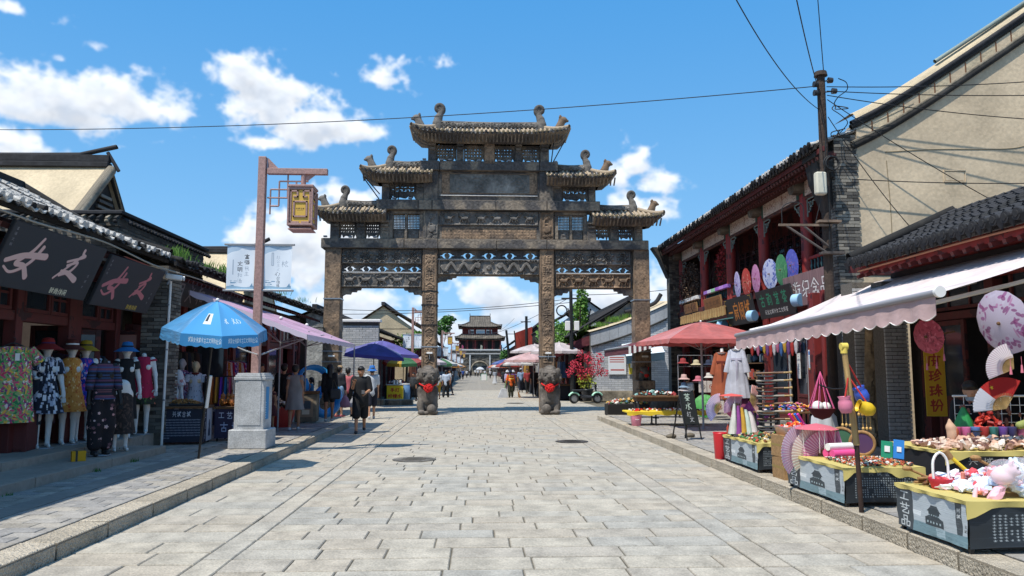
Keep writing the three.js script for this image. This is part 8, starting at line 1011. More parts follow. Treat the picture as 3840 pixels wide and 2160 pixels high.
// ---------------------------------------------------------------- stalls and goods on the right
{
seed(606);
const skirtA=signMat(512,256,(g,W,H)=>{g.fillStyle='#b4bcc0';g.fillRect(0,0,W,H);for(let y=0;y<H;y+=6){g.fillStyle=`rgba(70,84,94,${rnd(0.02, 0.16)})`;g.fillRect(130,y,W,4);}g.fillStyle='#3b4349';g.fillRect(0,0,130,H);g.fillRect(440,0,40,H);text(g,'工艺品',26,8,76,{dx:0,dy:82,c:'#c6cccd'});g.fillStyle='#6f8a92';g.beginPath();g.moveTo(130,190);g.bezierCurveTo(230,170,330,215,512,185);g.lineTo(512,256);g.lineTo(130,256);g.fill();g.fillStyle='#2c363d';drawTower(g,290,190,150);g.fillStyle='#d6dbdc';g.fillRect(130,120,60,30);g.fillStyle='#9fb3ba';g.fillRect(300,196,60,50);for(let i=0;i<500;i++){const x=rnd(130,512),y=rnd(H),w=rnd(6,40);g.fillStyle=y>190?`rgba(${pick(['40,66,76', '150,175,180', '90,120,128'])},.28)`:`rgba(${pick(['120,130,136', '214,220,222', '90,100,108'])},.13)`;g.fillRect(x,y,w,rnd(1,5));}g.fillStyle='#9fb0b4';for(let i=0;i<5;i++){g.fillRect(252+i*17,118,7,8);g.fillRect(240+i*22,160,9,14);}text(g,'兴城',446,30,28,{dx:0,dy:36,c:'#cfd4d4'});text(g,'古城',490,120,20,{dx:0,dy:28,c:'#333'});},{rough:0.5});
const skirtB=signMat(512,256,(g,W,H)=>{g.fillStyle='#23292e';g.fillRect(0,0,W,H);for(let i=0;i<50;i++){g.fillStyle='rgba(120,140,150,.12)';g.fillRect(rnd(W),rnd(H),rnd(20,160),rnd(1,4));}text(g,'兴城古城',150,8,34,{dx:52,c:'#7d868a'});g.fillStyle='#9aa2a4';for(let y=60;y<220;y+=19)for(let x=60;x<480;x+=15)if(rnd()<0.93){g.fillRect(x,y,rnd(7,12),2.5);g.fillRect(x+2,y+5,rnd(5,9),2.5);g.fillRect(x+4,y-4,2.5,12);}},{rough:0.5});
const skirtC=signMat(768,256,(g,W,H)=>{g.fillStyle='#1d1b20';g.fillRect(0,0,W,H);text(g,'兴城古城',90,16,44,{dx:66,c:'#9a9892',lw:0.08});text(g,'工艺品',150,76,96,{dx:150,c:'#c9c6c0'});g.fillStyle='#2f6f9f';g.beginPath();g.ellipse(420,250,200,70,0,0,7);g.fill();g.fillStyle='#1c2a38';drawTower(g,420,256,130);});
const stall=(label,x0,x1,z0,z1,y,front=skirtB,side=skirtA)=>{ 
const t=T('market_stall',label,'stall',[0,0,0]),w=x1-x0,d=z1-z0,xc=(x0+x1) / 2,zc=(z0+z1) / 2,sh=y-0.15-0.07;
P('table_top',[RB(w,0.04,d,xc,y-0.02,zc,0.008)],M.wood,t);for(const x of[x0+0.03,x1-0.03])for(const z of[z0+0.03,z1-0.03])P('leg',[RB(0.035,y-0.16,0.035,x,0.15+(y-0.17) / 2,z,0.004)],M.blackMetal,t);
P('rail',[RB(w,0.03,0.03,xc,0.2,z1-0.03),RB(0.03,0.03,d,x0+0.03,0.2,zc)],M.blackMetal,t);
const wr=(a,n,sx,sy,f)=>{const g=patch(n,8,(u,v)=>f(u,v,0.012*Math.sin(u*9+v*5)*v+0.006*Math.sin(u*31+v*13)));const uv=g.attributes.uv;for(let i=0;i<uv.count;i++)uv.setY(i,1-uv.getY(i));return g;};
P('printed_skirt',[wr(0,16,1,1,(u,v,k)=>[x0-0.008-k*0.6-0.004,y-0.03-v*sh,lerp(z0,z1,u)])],side,t);P('printed_skirt',[wr(0,16,1,1,(u,v,k)=>[lerp(x0,x1,u),y-0.03-v*sh*(1-0.06*Math.sin(u*4)),z1+0.012+k*0.6])],front,t);
const dr=(u,k)=>(0.05+0.05*Math.sin(u*7+k)+0.02*Math.sin(u*19+k))*(k>1?1.3:0.4);
P('yellow_cloth',[patch(10,6,(u,v)=>[lerp(x0-0.03,x1,u),y+0.006+0.004*Math.sin(u*12+v*9),lerp(z0,z1+0.03,v)],w,d),patch(24,4,(u,v)=>[x0-0.03-0.012*Math.sin(u*25)*v,y+0.006-v*Math.max(0.03,dr(u,0)),lerp(z0,z1+0.03,u)],d,0.1),patch(24,4,(u,v)=>[lerp(x0-0.03,x1,u),y+0.006-v*Math.max(0.05,dr(u,2)),z1+0.03+0.015*Math.sin(u*22)*v],w,0.15)],M.yellow,t);
return t;
};
const pile=(name,label,cat,pos,n,w,d,h,s,cols)=>{const t=T(name,label,cat,pos);heap(t,'goods',n,w,d,h,s,cols.map((c)=>mat(c,{rough:0.6})));return t;};
stall('printed souvenir stall nearest the camera on the right kerb, heaped with plush packets',4.03,5.7,-7.3,-6.25,0.57);stall('middle printed souvenir stall by the bamboo pole, covered with beads',4.05,4.95,-9.95,-8.4,0.57);stall('farthest printed souvenir stall, holding the black sword rack',4.12,4.75,-12.75,-11.2,0.57);stall('dark back stall of sea shells with a white lettered banner under the awning',5.3,7.4,-9.8,-8.55,0.72,skirtC,M.black);
// near stall goods
pile('packet_heap','heap of clear pink and white plush toy packets on the nearest stall','toys',[4.72,0.58,-6.75],150,1.0,0.8,0.17,0.055,['#e6b0bc','#e9e4e6','#d8dde6','#d24a52','#efc9d2','#e0876f','#c9d8ea','#f0eaea']);
const bagM=mat('#ffffff',{phys:true,transmission:0.85,thickness:0,rough:0.15});
[['#f0eeea','white plush dog with orange patches on the nearest stall',4.95,-6.62],['#d89a58','tan plush toy behind the white dog',5.1,-6.85],['#f2f2f2','white plush cat with grey ears at the right of the nearest stall',5.25,-6.55],['#e8c8d0','pink plush toy at the near corner of the nearest stall',4.45,-6.4],['#cfe0ee','pale blue plush toy in the middle of the nearest stall',4.7,-6.5]].forEach(([c,l,x,z])=>{const o=T('plush_toy',l,'toy',[x,0.68,z],rnd(6));P('body',[nets([[0,0.07,0,0.09,0.07,0.07],[0.06,0.13,0,0.06,0.055,0.055],[0.07,0.19,0.04,0.018,0.03,0.018],[0.07,0.19,-0.04,0.018,0.03,0.018],[0.11,0.11,0,0.03,0.022,0.025]],0.012,0.02)],mat(c,{rough:1}),o);P('eyes',[SP(0.008,0.115,0.15,0.022),SP(0.008,0.115,0.15,-0.022)],M.black,o);P('clear_wrap',[nets([[0.02,0.1,0,0.14,0.12,0.11]],0.03,0.02)],bagM,o);});
{const o=T('bowl','small bright yellow bowl among the plush packets','bowl',[5.05,0.66,-6.38]);P('bowl',[L([[0.001,0],[0.06,0],[0.11,0.07],[0.105,0.07],[0.055,0.01]],18)],M.yellowBright,o);const k=T('basket_handle','white plastic basket with a loop handle on the nearest stall','basket',[4.22,0.58,-6.9]);P('handle',[tube([[-0.07,0.05,0],[-0.06,0.26,0],[0,0.32,0],[0.06,0.26,0],[0.07,0.05,0]],0.012,18,6)],M.white,k);P('basket',[L([[0.001,0],[0.08,0],[0.11,0.09],[0.1,0.09],[0.07,0.01]],14)],mat('#d0384a'),k);}
const stick=(l,a,b,r,m,head)=>{const o=T('wooden_tool',l,'wooden tool',a);P('handle',[bar([0,0,0],[b[0]-a[0],b[1]-a[1],b[2]-a[2]],r,7)],m,o);if(head)P('head',[head.translate(b[0]-a[0],b[1]-a[1],b[2]-a[2])],M.woodLight,o);};
stick('yellow handled wooden mallet leaning up on the nearest stall',[4.62,0.66,-7.05],[4.42,0.86,-7.1],0.018,M.yellowBright,C(0.03,0.03,0.09,0,0,0,0,0,0.6));stick('wooden ladle with a round bowl pointing up behind the plush packets',[4.95,0.68,-7.1],[4.72,0.82,-7.15],0.014,M.woodLight,SP(0.045,0,0,0,1.2,0.6,1));stick('wooden spoon at the far corner of the nearest stall',[4.3,0.62,-7.15],[4.08,0.72,-7.2],0.012,M.woodLight,SP(0.04,0,0,0,1.3,0.6,1));for(let i=0;i<9;i++)stick(['first','second','third','fourth','fifth','sixth','seventh','eighth','ninth'][i]+' carved wooden stick from the back edge of the nearest stall',[4.1+rnd(0.1),0.6+(i%3)*0.022,-7.22+i*0.028],[4.55+rnd(0.2),0.6+(i%3)*0.022,-7.24+i*0.03],0.013,i%2?M.woodLight:M.wood);
pile('wooden_goods','brown carved wooden souvenirs at the right end of the nearest stall','carvings',[5.42,0.6,-6.8],40,0.45,0.7,0.2,0.06,['#a8703a','#c08a50','#8f5f30']);
// middle stall goods
pile('bead_heap','rows of orange, white and dark bead bracelets on the middle stall','beads',[4.55,0.585,-8.85],420,0.75,0.75,0.03,0.017,['#b5532a','#d8d4cc','#2b2427','#9a3a2a','#c98a4a','#4f6a55']);
const drum=(l,x,y,z,r,c,ry)=>{const o=T('tambourine',l,'drum',[x,y,z],ry);P('hoop',[mv(new THREE.TorusGeometry(r,0.022,6,24))],M.woodLight,o);P('skin',[C(r,r,0.02,0,0,0,PI / 2,0,0,24)],mat('#ffffff',{map:discTex(c,['#c9a060','#2b2b4a','#8a4a6a','#3f6a4a'])}),o);};
drum('purple decorated tambourine standing at the back of the middle stall',4.85,0.73,-9.55,0.14,'#4f3358',-0.5);drum('green decorated tambourine behind the purple one',4.68,0.74,-9.75,0.16,'#3f6a4f',-0.4);drum('brown rose decorated tambourine at the left of the green one',4.5,0.74,-9.85,0.16,'#6a4a50',-0.3);
{const o=T('packet','bright pink and white wrapped packet on the middle stall','packet',[4.42,0.585,-9.35],0.3);P('roll',[C(0.05,0.05,0.34,0,0.05,0,0,0,PI / 2),C(0.05,0.05,0.34,0,0.05,0.11,0,0,PI / 2)],mat('#e2528f',{rough:0.4}),o);P('wrap',[C(0.045,0.045,0.36,0,0.13,0.05,0,0,PI / 2)],M.white,o);}
{const o=T('code_card','green and blue payment cards standing on the middle stall','card',[4.93,0.585,-9.0],-0.2);P('green_card',[RB(0.13,0.2,0.01,-0.06,0.12,0,0.002,-0.15,0,-0.1)],mat('#1f8a68'),o);P('blue_card',[RB(0.12,0.22,0.01,0.06,0.13,0.04,0.002,-0.15,0,-0.12)],mat('#2f7fc8'),o);P('white_patch',[B(0.06,0.07,0.004,-0.06,0.13,0.012,-0.15,0,-0.1),B(0.05,0.06,0.004,0.06,0.13,0.052,-0.15,0,-0.12)],M.white,o);}
// folding fans
const fan=(l,pos,ry,rz,R,c1,c2,o2={})=>{const o=T('folding_fan',l,'fan',pos,ry);const q=new THREE.Group();q.name='fan_leaf_frame';q.rotation.z=rz;o.add(q);const sp=o2.sp||2.5,n=22;const tex=ctex(256,64,(g)=>{const gr=g.createLinearGradient(0,0,256,0);gr.addColorStop(0,c1);gr.addColorStop(1,c2);g.fillStyle=gr;g.fillRect(0,0,256,64);if(o2.flag){g.fillStyle='#b8201c';g.fillRect(100,0,156,64);g.fillStyle='#e6c22a';g.beginPath();for(let i=0;i<10;i++){const a=i*PI / 5-PI / 2,r=i%2?4:10;g.lineTo(135+Math.cos(a)*r,24+Math.sin(a)*r);}g.fill();}else for(let i=0;i<22;i++){g.fillStyle='rgba(255,244,248,.62)';g.fillRect(i*11.64,0,5,64);g.fillStyle='rgba(226,120,176,.5)';g.fillRect(i*11.64+7,0,2,64);}});const lf=patch(n*2,3,(u,v)=>{const a=(u-0.5)*sp,r=R*lerp(0.42,1,v);return[Math.sin(a)*r,Math.cos(a)*r,0.012*(Math.round(u*n*2)%2)];});P('leaf',[lf],mat('#ffffff',{map:tex,phys:true,transmission:0.2,thickness:0}),q);P('ribs',Array.from({length:n+1},(_,i)=>{const a=(i / n-0.5)*sp;return bar([0,0,0],[Math.sin(a)*R*0.5,Math.cos(a)*R*0.5,0.003],0.004,4);}),M.bamboo,q);return o;};
[['large pale pink fan at the left of the hanging bunch',4.05,0.6,-9.75,0.4,1.2,'#e9c9dc','#e2a9c8'],['large white and yellow green fan in the hanging bunch',4.17,0.58,-9.6,0.2,0.9,'#dfe0a8','#e6c0d4'],['deep pink flowered fan in the middle of the hanging bunch',4.3,0.55,-9.5,-0.2,1.3,'#c95a94','#d88ab0'],['magenta fan seen nearly edge on in the hanging bunch',4.4,0.55,-9.45,-0.9,1.4,'#c9407f','#d870a0'],['blue and pink fan at the right end of the hanging bunch',4.46,0.55,-9.4,-1.1,1.5,'#8fa9d8','#c98ab8']].forEach(([l,x,y,z,ry,rz,a,c])=>fan(l,[x+0.1,y,z],ry,rz,0.35,a,c));
{const o=T('fan_hanger','round red paper hanger holding the bunch of fans above the middle stall','hanger',[4.27,0.93,-9.55]);P('ring',[L([[0.001,0.05],[0.16,0.02],[0.26,-0.02]],22)],mat('#c4606a',{rough:0.6}),o);P('cords',Array.from({length:7},(_,i)=>bar([Math.sin(i)*0.22,0,Math.cos(i)*0.22],[Math.sin(i)*0.2,-0.3,Math.cos(i)*0.2],0.004,4)),M.white,o);}
// far stall goods, boxes
pile('toy_heap','sticks, frames and small toys covering the farthest printed stall','toys',[4.42,0.58,-11.9],120,0.55,1.2,0.08,0.03,['#7a4a2a','#3f7a4a','#2b2b30','#c9a46a','#b0432f','#d8d2c4']);
for(const[k,y,l]of[[0,0.15,'lower cardboard box of the pair between two stalls'],[1,0.45,'upper cardboard box of the pair, carrying a clear tray']]){const o=T('cardboard_box',l,'box',[4.38,y,-10.62],k*0.06);P('carton',[RB(0.4,0.295,0.42,0,0.148,0,0.006)],M.card,o);P('tape',[B(0.402,0.03,0.424,0,0.16,0)],mat('#8f7a44'),o);P('flap',[B(0.4,0.004,0.2,0,0.296,0.11,0.03)],M.card,o);}
{const o=T('plastic_tray','clear plastic tray of orange and red trinkets on the cardboard boxes','tray',[4.42,0.75,-10.58]);P('tray',[L([[0.001,0],[0.26,0],[0.3,0.12],[0.29,0.12],[0.25,0.01]],4).rotateY(PI / 4)],mat('#d8b8ac',{rough:0.3}),o);heap(o,'trinkets',60,0.38,0.38,0.1,0.03,['#e2582a','#d8a23a','#c9302a','#e0d0c8','#e24a8a'].map((c)=>mat(c)));o.children.slice(1).forEach((m)=>m.position.setY(0.06));const w=T('toy_guns','bright pink and blue toy water guns sticking up beside the tray','toys',[4.62,0.78,-10.9]);for(let i=0;i<4;i++)P('toy',[bar([i*0.04,0,0],[i*0.04-0.16,0.24,0.05],0.022),bar([i*0.04-0.05,0.08,0],[i*0.04+0.04,0.06,0.02],0.018)],mat(['#e0328a','#e27a3a','#2f6fd0','#d83a9a'][i],{rough:0.4}),w);}
{const o=T('red_bin','red plastic bin at the far end of the farthest stall','bin',[4.15,0.15,-13.0]);P('bin',[L([[0.001,0],[0.11,0],[0.13,0.42],[0.14,0.44],[0.12,0.43],[0.1,0.02]],16)],mat('#c8242e',{rough:0.4}),o);const b=T('wine_bottle','small red bottle standing on the farthest stall corner','bottle',[4.18,0.59,-12.7]);P('bottle',[L([[0.001,0],[0.03,0],[0.03,0.1],[0.012,0.14],[0.012,0.18],[0.001,0.18]],12)],mat('#a84a3a',{rough:0.3}),b);P('cap',[C(0.013,0.013,0.03,0,0.185,0)],M.white,b);}
{const o=T('sword_rack','black wooden rack of short swords rising from the farthest stall','rack',[4.62,0.58,-12.1],-0.5);P('upright',[RB(0.05,1.05,0.12,-0.1,0.52,0,0.01),RB(0.05,1.05,0.12,0.14,0.52,0,0.01),RB(0.4,0.05,0.26,0.02,0.025,0,0.01)],M.black,o);for(let i=0;i<8;i++)P('rest',[tube([[-0.14,0.16+i*0.12,0.06],[-0.1,0.13+i*0.12,0.13],[0.14,0.13+i*0.12,0.13],[0.18,0.16+i*0.12,0.06]],0.014,10,5)],M.black,o);for(let i=0;i<8;i++){const s=T('sword',['lowest sword on the black rack','second sword from the bottom of the rack','third sword from the bottom of the rack','fourth sword from the bottom of the rack','fourth sword from the top of the rack','third sword from the top of the rack','second sword from the top of the rack','topmost sword on the black rack'][i],'sword',[4.66,0.75+i*0.12,-12.0],-0.5);P('scabbard',[bar([-0.22,0,0.04],[0.2,0.015,0.04],0.017,7)],mat(['#8a8478','#5d3a24','#9a8f80','#6d4a2c'][i%4],{rough:0.5}),s);P('hilt',[bar([0.2,0.015,0.04],[0.3,0.02,0.04],0.014,6),SP(0.024,0.305,0.02,0.04)],M.bamboo,s);}}
{fan('blue and pink round fan left of the sword rack',[4.02,1.0,-12.6],0.2,1.2,0.26,'#8fa9e0','#e6b8cc');fan('lilac fan hanging beside the blue and pink one',[4.25,1.0,-12.5],0.3,0.6,0.24,'#d8a0c8','#c98ab0');fan('orange red fan at the top left of the sword rack',[4.42,1.15,-12.3],0.1,-1.4,0.26,'#e27a58','#f0c0a0');const o=T('fan_hanger','small red paper hanger above the fans by the sword rack','hanger',[4.2,1.22,-12.55]);P('ring',[L([[0.001,0.04],[0.14,0.02],[0.2,0]],18)],mat('#c8524a'),o);P('cords',[0,1,2,3].map((i)=>bar([Math.sin(i*1.6)*0.17,0,Math.cos(i*1.6)*0.17],[Math.sin(i*1.6)*0.15,-0.22,Math.cos(i*1.6)*0.15],0.004,4)),M.white,o);const s=T('scarf_bundle','bundle of pale and violet scarves hanging over the farthest stall','scarves',[4.3,0.6,-12.35]);['#e6e4d8','#9a4a9a','#d9a83a','#cfe0d2','#e8dcd8'].forEach((c,i)=>P('scarf',[loft([[0.5-i*0.03,-0.12+i*0.06,0,0.02,0.02],[0.3,-0.13+i*0.07,0,0.04,0.05,0.2,5],[0.02,-0.16+i*0.08,0.02*i,0.07,0.07,0.2,5]],12)],cloth(c),s));}
// bamboo pole with hanging pots
{const o=T('bamboo_pole','bamboo pole with a yellow top stuck in a rusty pipe on the kerb','pole',[4.07,0.15,-8.1]);P('rusty_pipe',[bar([0,0,0],[-0.02,0.72,0],0.026,8)],mat('#5a3f34',{map:TX.stain}),o);P('cane',[bar([-0.02,0.7,0],[-0.11,1.74,0],0.034,10,0.03)],M.bamboo,o);P('yellow_cap',[C(0.04,0.04,0.07,-0.11,1.75,0,0,0,PI / 2),C(0.036,0.036,0.09,-0.11,1.72,0)],mat('#d8bf58'),o);P('hook',[tube([[-0.06,1.3,0],[-0.3,1.3,0.05],[-0.42,1.34,0.05]],0.008,10,4)],M.wire,o);const jar=(l,x,y,z,c,rz)=>{const j=T('hanging_pot',l,'pot',[x,y,z]);const m=P('pot',[L([[0.001,-0.09],[0.05,-0.085],[0.075,-0.03],[0.07,0.03],[0.055,0.06],[0.07,0.09],[0.06,0.085],[0.045,0.055]],16)],mat(c,{rough:0.45}),j);m.rotation.z=rz;P('beads',Array.from({length:18},(_,i)=>SP(0.011,lerp(0,4.0-x,i / 18),0.08+i*0.014,lerp(0,-8.1-z,i / 18),1,1,1,6)),mat('#b8322a'),j);P('bells',[-0.04,0,0.04].flatMap((q)=>[bar([q,-0.09,0],[q,-0.2,0],0.003,4),SP(0.016,q,-0.21,0,1,1.2,1,6)]),mat('#c9a05a',{rough:0.4}),j);};jar('pink hanging clay pot on the bamboo pole',3.9,1.28,-8.0,'#d07a92',0.1);jar('yellow hanging clay pot lying sideways on the bamboo pole',4.13,1.24,-8.02,'#d8b21f',1.2);jar('blue hanging clay pot behind the yellow one',4.16,1.38,-8.16,'#3f5fc0',0.4);}
{const o=T('hammock_basket','dark red basket with plush toys hanging on pink cords by the red post','basket',[5.6,1.0,-12.3]);P('basket',[L([[0.001,-0.16],[0.12,-0.12],[0.22,0.02],[0.2,0.03],[0.1,-0.08]],18)],mat('#5d1a1e'),o);P('cords',Array.from({length:9},(_,i)=>bar([Math.sin(i*0.7)*0.2,0.02,Math.cos(i*0.7)*0.2],[0,0.62,0],0.007,4)),mat('#d8608f'),o);P('plush',[SP(0.1,-0.08,0.05,0.03),SP(0.09,0.08,0.04,-0.03)],M.white,o);const b=T('plastic_sheet','grey white plastic sheet draped over a rack under the hanging basket','sheet',[5.95,0.15,-13.0]);P('sheet',[loft([[0.85,0,0,0.08,0.06],[0.7,0,0,0.2,0.12,0.12,7],[0.3,0,0,0.24,0.16,0.14,7],[0,0,0,0.3,0.2,0.16,7]],30)],mat('#b9bcc0',{rough:0.35}),b);}
{const o=T('shop_plant','low bright green leafy plant by the shop threshold','plant',[6.4,0.15,-15.6]);P('pot',[C(0.14,0.1,0.16,0,0.08,0)],M.wood,o);leaves([[0,0.24,0,0.28,0.16,0.22,220]],M.leaf,'leaves',o,0.12);}
// shell stall goods
pile('shell_heap','heap of pale conch shells and clams on the back stall','shells',[6.1,0.73,-9.0],200,1.5,0.75,0.09,0.05,['#cdb9a6','#b89a86','#e0d6ca','#8f6a58','#d0a890','#6a4a44']);
{const o=T('conch_shell','large upright orange lipped conch on the back stall','shell',[5.72,0.76,-9.1],0.5);P('shell',[nets([cap([0,0.02,0],0.04,[0,0.2,0],0.05),[0.03,0.12,0.02,0.07,0.1,0.05],cap([0,0.2,0],0.05,[-0.02,0.3,0],0.01)],0.014,0.02)],mat('#c9a488'),o);P('lip',[SP(0.05,0.03,0.12,0.06,0.6,1.5,0.4)],mat('#9a4a2f'),o);}
['#b84a78','#c86a9a','#5a78b0','#a83a3a','#3f7a78','#6a4a98','#3a3a68','#b0608a'].forEach((c,i)=>{const o=T('cup',['rose cup at the left of the back row on the shell stall','pink cup second in the back row','blue cup third in the back row','red cup fourth in the back row','teal cup fifth in the back row','violet cup sixth in the back row','navy cup seventh in the back row','mauve cup at the right of the back row'][i],'cup',[6.05+i*0.12,0.78,-9.5]);P('cup',[L([[0.001,0],[0.045,0],[0.055,0.13],[0.05,0.13],[0.04,0.01]],14)],mat(c,{rough:0.35}),o);P('lid',[C(0.056,0.056,0.02,0,0.14,0)],mat(c),o);});
{const o=T('wire_rack','white wire grid rack hung with trinkets behind the shell stall','rack',[6.9,0.75,-9.75]);P('grid',[...Array.from({length:12},(_,i)=>bar([-0.7+i*0.125,0,0],[-0.7+i*0.125,0.55,0],0.005,4)),...Array.from({length:6},(_,i)=>bar([-0.7,i*0.11,0],[0.7,i*0.11,0],0.005,4)),bar([-0.72,0.56,0],[0.72,0.56,0],0.014)],M.white,o);P('trinkets',Array.from({length:40},()=>SP(rnd(0.015,0.03),rnd(-0.65,0.65),rnd(0.05,0.5),0.03,1,1.6,0.6,6)),mat('#8a5a4a'),o);const g=T('plastic_bag','green netted bag at the left of the wire rack','bag',[6.25,0.75,-9.65]);P('bag',[loft([[0.42,0,0,0.02,0.02],[0.36,0,0,0.05,0.04,0.2,5],[0.24,0,0,0.11,0.08,0.12,5],[0.08,0,0,0.13,0.09,0.1,6],[0,0,0,0.08,0.06,0.1,5]],16)],mat('#2f8a4a',{rough:0.4}),g);const r=T('red_toys','cluster of red plastic toys in front of the wire rack','toys',[6.55,0.85,-9.62]);heap(r,'toy',26,0.34,0.1,0.26,0.05,['#b8281f','#8f1f1a','#c9402f'].map((c)=>mat(c,{rough:0.5})));const w=T('wooden_shoe','green and tan painted wooden shoe propped before the wire rack','shoe',[6.95,0.95,-9.5],0.3);P('shoe',[nets([cap([-0.1,0,0],0.05,[0.1,0.03,0],0.06),[0.12,0.06,0,0.05,0.05,0.05]],0.016,0.02)],mat('#8f9a5a'),w);P('sole',[SP(0.06,0,0,0.03,1.6,0.7,0.5)],mat('#a8703a'),w);}
{const o=T('vertical_banner','orange yellow vertical banner with red characters hung by the red shop door','banner',[7.95,1.55,-13.0],-0.15);P('cloth',[B(0.34,1.4,0.01,0,0,0)],M.yellowBright,o);P('lettering',[face(0.33,1.38,0,0,0.008)],signMat(96,400,(g)=>{g.fillStyle='#cf9a1c';g.fillRect(0,0,96,400);text(g,'纯磨珍珠粉'.replace('纯','谐'),16,14,64,{dx:0,dy:76,c:'#a3301c',lw:0.12});}),o);}
umb('small rose red paper umbrella hanging under the awning end',[6.12,2.1,-10.1],0.15,-1.25,0.24,paper(discTex('#b8475c',['#8f2a40','#d8788a','#6a2030'])),{tassel:[[0.1,-0.25],[0.22,-0.15],[-0.05,-0.27]]});umb('large white paper umbrella with magenta blossom at the right edge',[6.12,2.2,-8.6],0.22,-1.4,0.38,paper(discTex('#cdbfd0',['#8f3a78','#b86a9a','#d8cfe0','#7a2a60'],1)),{tassel:[[-0.2,-0.36],[0.05,-0.42],[0.2,-0.4]]});
fan('white fan with dark writing hanging at the right edge',[6.2,1.66,-8.6],-0.2,1.0,0.3,'#ddd6d2','#cfc6c2',{sp:2});fan('white and red fan with a yellow star at the right edge below the white one',[6.15,1.2,-8.7],-0.2,0.6,0.36,'#d8d8e0','#c9c9d2',{sp:2.2,flag:1});
// dresses on busts, hats, paper umbrellas by the gallery
const robe=(l,pos,c,trim)=>{const o=T('robe',l,'robe',pos,-0.5);P('cloth',[loft([[1.4,0,0,0.07,0.06],[1.38,0,0,0.19,0.09],[1.15,0,0,0.2,0.13,0.02,9],[1.0,0,0,0.22,0.15,0.04,9],[0.5,0,0,0.3,0.2,0.06,11],[0,0,0,0.36,0.26,0.08,11]],36),...[-1,1].map((d)=>bar([d*0.16,1.34,0],[d*0.27,0.72,0.02],0.07,10,0.11))],cloth(c),o);P('neck',[C(0.045,0.05,0.12,0,1.44,0),C(0.16,0.12,0.05,0,1.36,0)],M.white,o);P('ribbon',[B(0.05,0.7,0.01,0.03,0.75,0.2),B(0.3,0.06,0.02,0,1.1,0.135)],cloth(trim),o);};
robe('rust orange long robe on a white bust beside the white one',[7.35,0.78,-22.7],'#b55f3c','#7a2f22');robe('white long robe with a pale collar hanging under the awning corner',[7.45,0.85,-21.7],'#d6d9e6','#c9c6d8');
{const r=T('hat_rack','metal rack of hats and bags under the red parasol','rack',[6.9,0.15,-24.0]);P('frame',[bar([-0.55,0,0],[-0.55,1.95,0],0.018),bar([0.55,0,0],[0.55,1.95,0],0.018),...[0.5,1.1,1.6,1.95].map((y)=>bar([-0.55,y,0],[0.55,y,0],0.012))],M.steel,r);const hats=[['#d8c8a0',0,1.75],['#e0b8b0',-0.4,1.3],['#a83a3a',-0.42,1.8],['#2b3550',0.4,1.75],['#d87a8a',0.05,1.25],['#e6e0d8',0.4,1.35],['#23262c',-0.4,0.55],['#e2d4d0',-0.42,0.95],['#8fa9c0',-0.4,1.05]];hats.forEach(([c,x,y],i)=>{const h=T('hat',['straw hat in the middle of the hat rack top','pink cap at the left of the hat rack','red cap at the top left of the hat rack','navy hat at the top right of the hat rack','rose cap in the middle of the hat rack','cream hat at the right of the hat rack','black cap at the bottom left of the hat rack','white flowered bucket hat left on the hat rack','pale blue cap at the left of the hat rack'][i],'hat',[6.9+x,y+0.1,-23.88],0,'hats on the rack');P('crown',[L([[0.001,0.12],[0.08,0.1],[0.1,0]],16)],cloth(c),h);P('brim',[L([[0.1,0],[0.19,-0.05]],18)],cloth(c),h);});for(let i=0;i<6;i++){const b=T('cloth_bag',['upper left printed canvas bag on the hat rack','upper middle printed canvas bag','upper right printed canvas bag','lower left printed canvas bag','lower middle printed canvas bag with an orange figure','lower right printed canvas bag'][i],'bag',[7.05+(i%3)*0.27,i<3?1.12:0.5,-23.75],0,'printed canvas bags');P('bag',[RB(0.25,0.36,0.03,0,0,0,0.008)],mat('#cfc4ba'),b);P('print',[mv(new THREE.RingGeometry(0.06,0.075,18),0,0,0.019),mv(new THREE.CircleGeometry(0.03,10),0,0,0.018)],mat(i%2?'#a8523a':'#4a4440'),b);}}
umb('bright green paper umbrella standing on the ground by the hat rack',[6.95,0.55,-23.2],-0.25,-0.3,0.36,paper(discTex('#3f9a3f',['#5ab85a','#2f7f30'])));umb('wine purple paper umbrella on the ground left of the robes',[7.4,0.6,-21.6],-0.2,-0.5,0.36,paper(discTex('#7a2a52',['#96406a','#5d1c3c'])));umb('violet paper umbrella on the ground behind the fans',[7.2,0.55,-19.6],-0.2,-0.6,0.34,paper(discTex('#9a3f8a',['#b860a8','#7a2a70'])));
{const t=T('trestle_table','long low table with a bright yellow cloth on black trestles before the red parasol','table',[5.2,0.15,-21.0]);P('cloth',[RB(2.3,0.05,0.75,0,0.36,0,0.015),patch(30,2,(u,v)=>[(u-0.5)*2.32,0.36-v*(0.08+0.02*Math.sin(u*30)),0.38])],M.yellowBright,t);for(const x of[-0.35,0.65])P('trestle',[B(0.04,0.34,0.04,x,0.17,0.25),B(0.04,0.34,0.04,x,0.17,-0.25),B(0.05,0.03,0.7,x,0.02,0),B(0.16,0.03,0.04,x,0.2,0.25)],M.blackMetal,t);heap(t,'goods',90,2.0,0.6,0.04,0.03,[M.white,M.redCloth,mat('#8a5a2a'),mat('#3f3a30')]);t.children.slice(3).forEach((m)=>m.position.setY(0.385));const k=T('pink_bucket','pink plastic bucket at the kerb end of the yellow table','bucket',[4.3,0.15,-20.7]);P('bucket',[L([[0.001,0],[0.12,0],[0.155,0.26],[0.165,0.27],[0.15,0.265],[0.11,0.02]],18)],mat('#e08ba0',{rough:0.4}),k);P('handle',[tube([[-0.155,0.25,0],[0,0.16,0.16],[0.155,0.25,0]],0.006,12,4)],M.white,k);P('red_ball',[SP(0.08,0,0.34,0)],M.redCloth,k);}
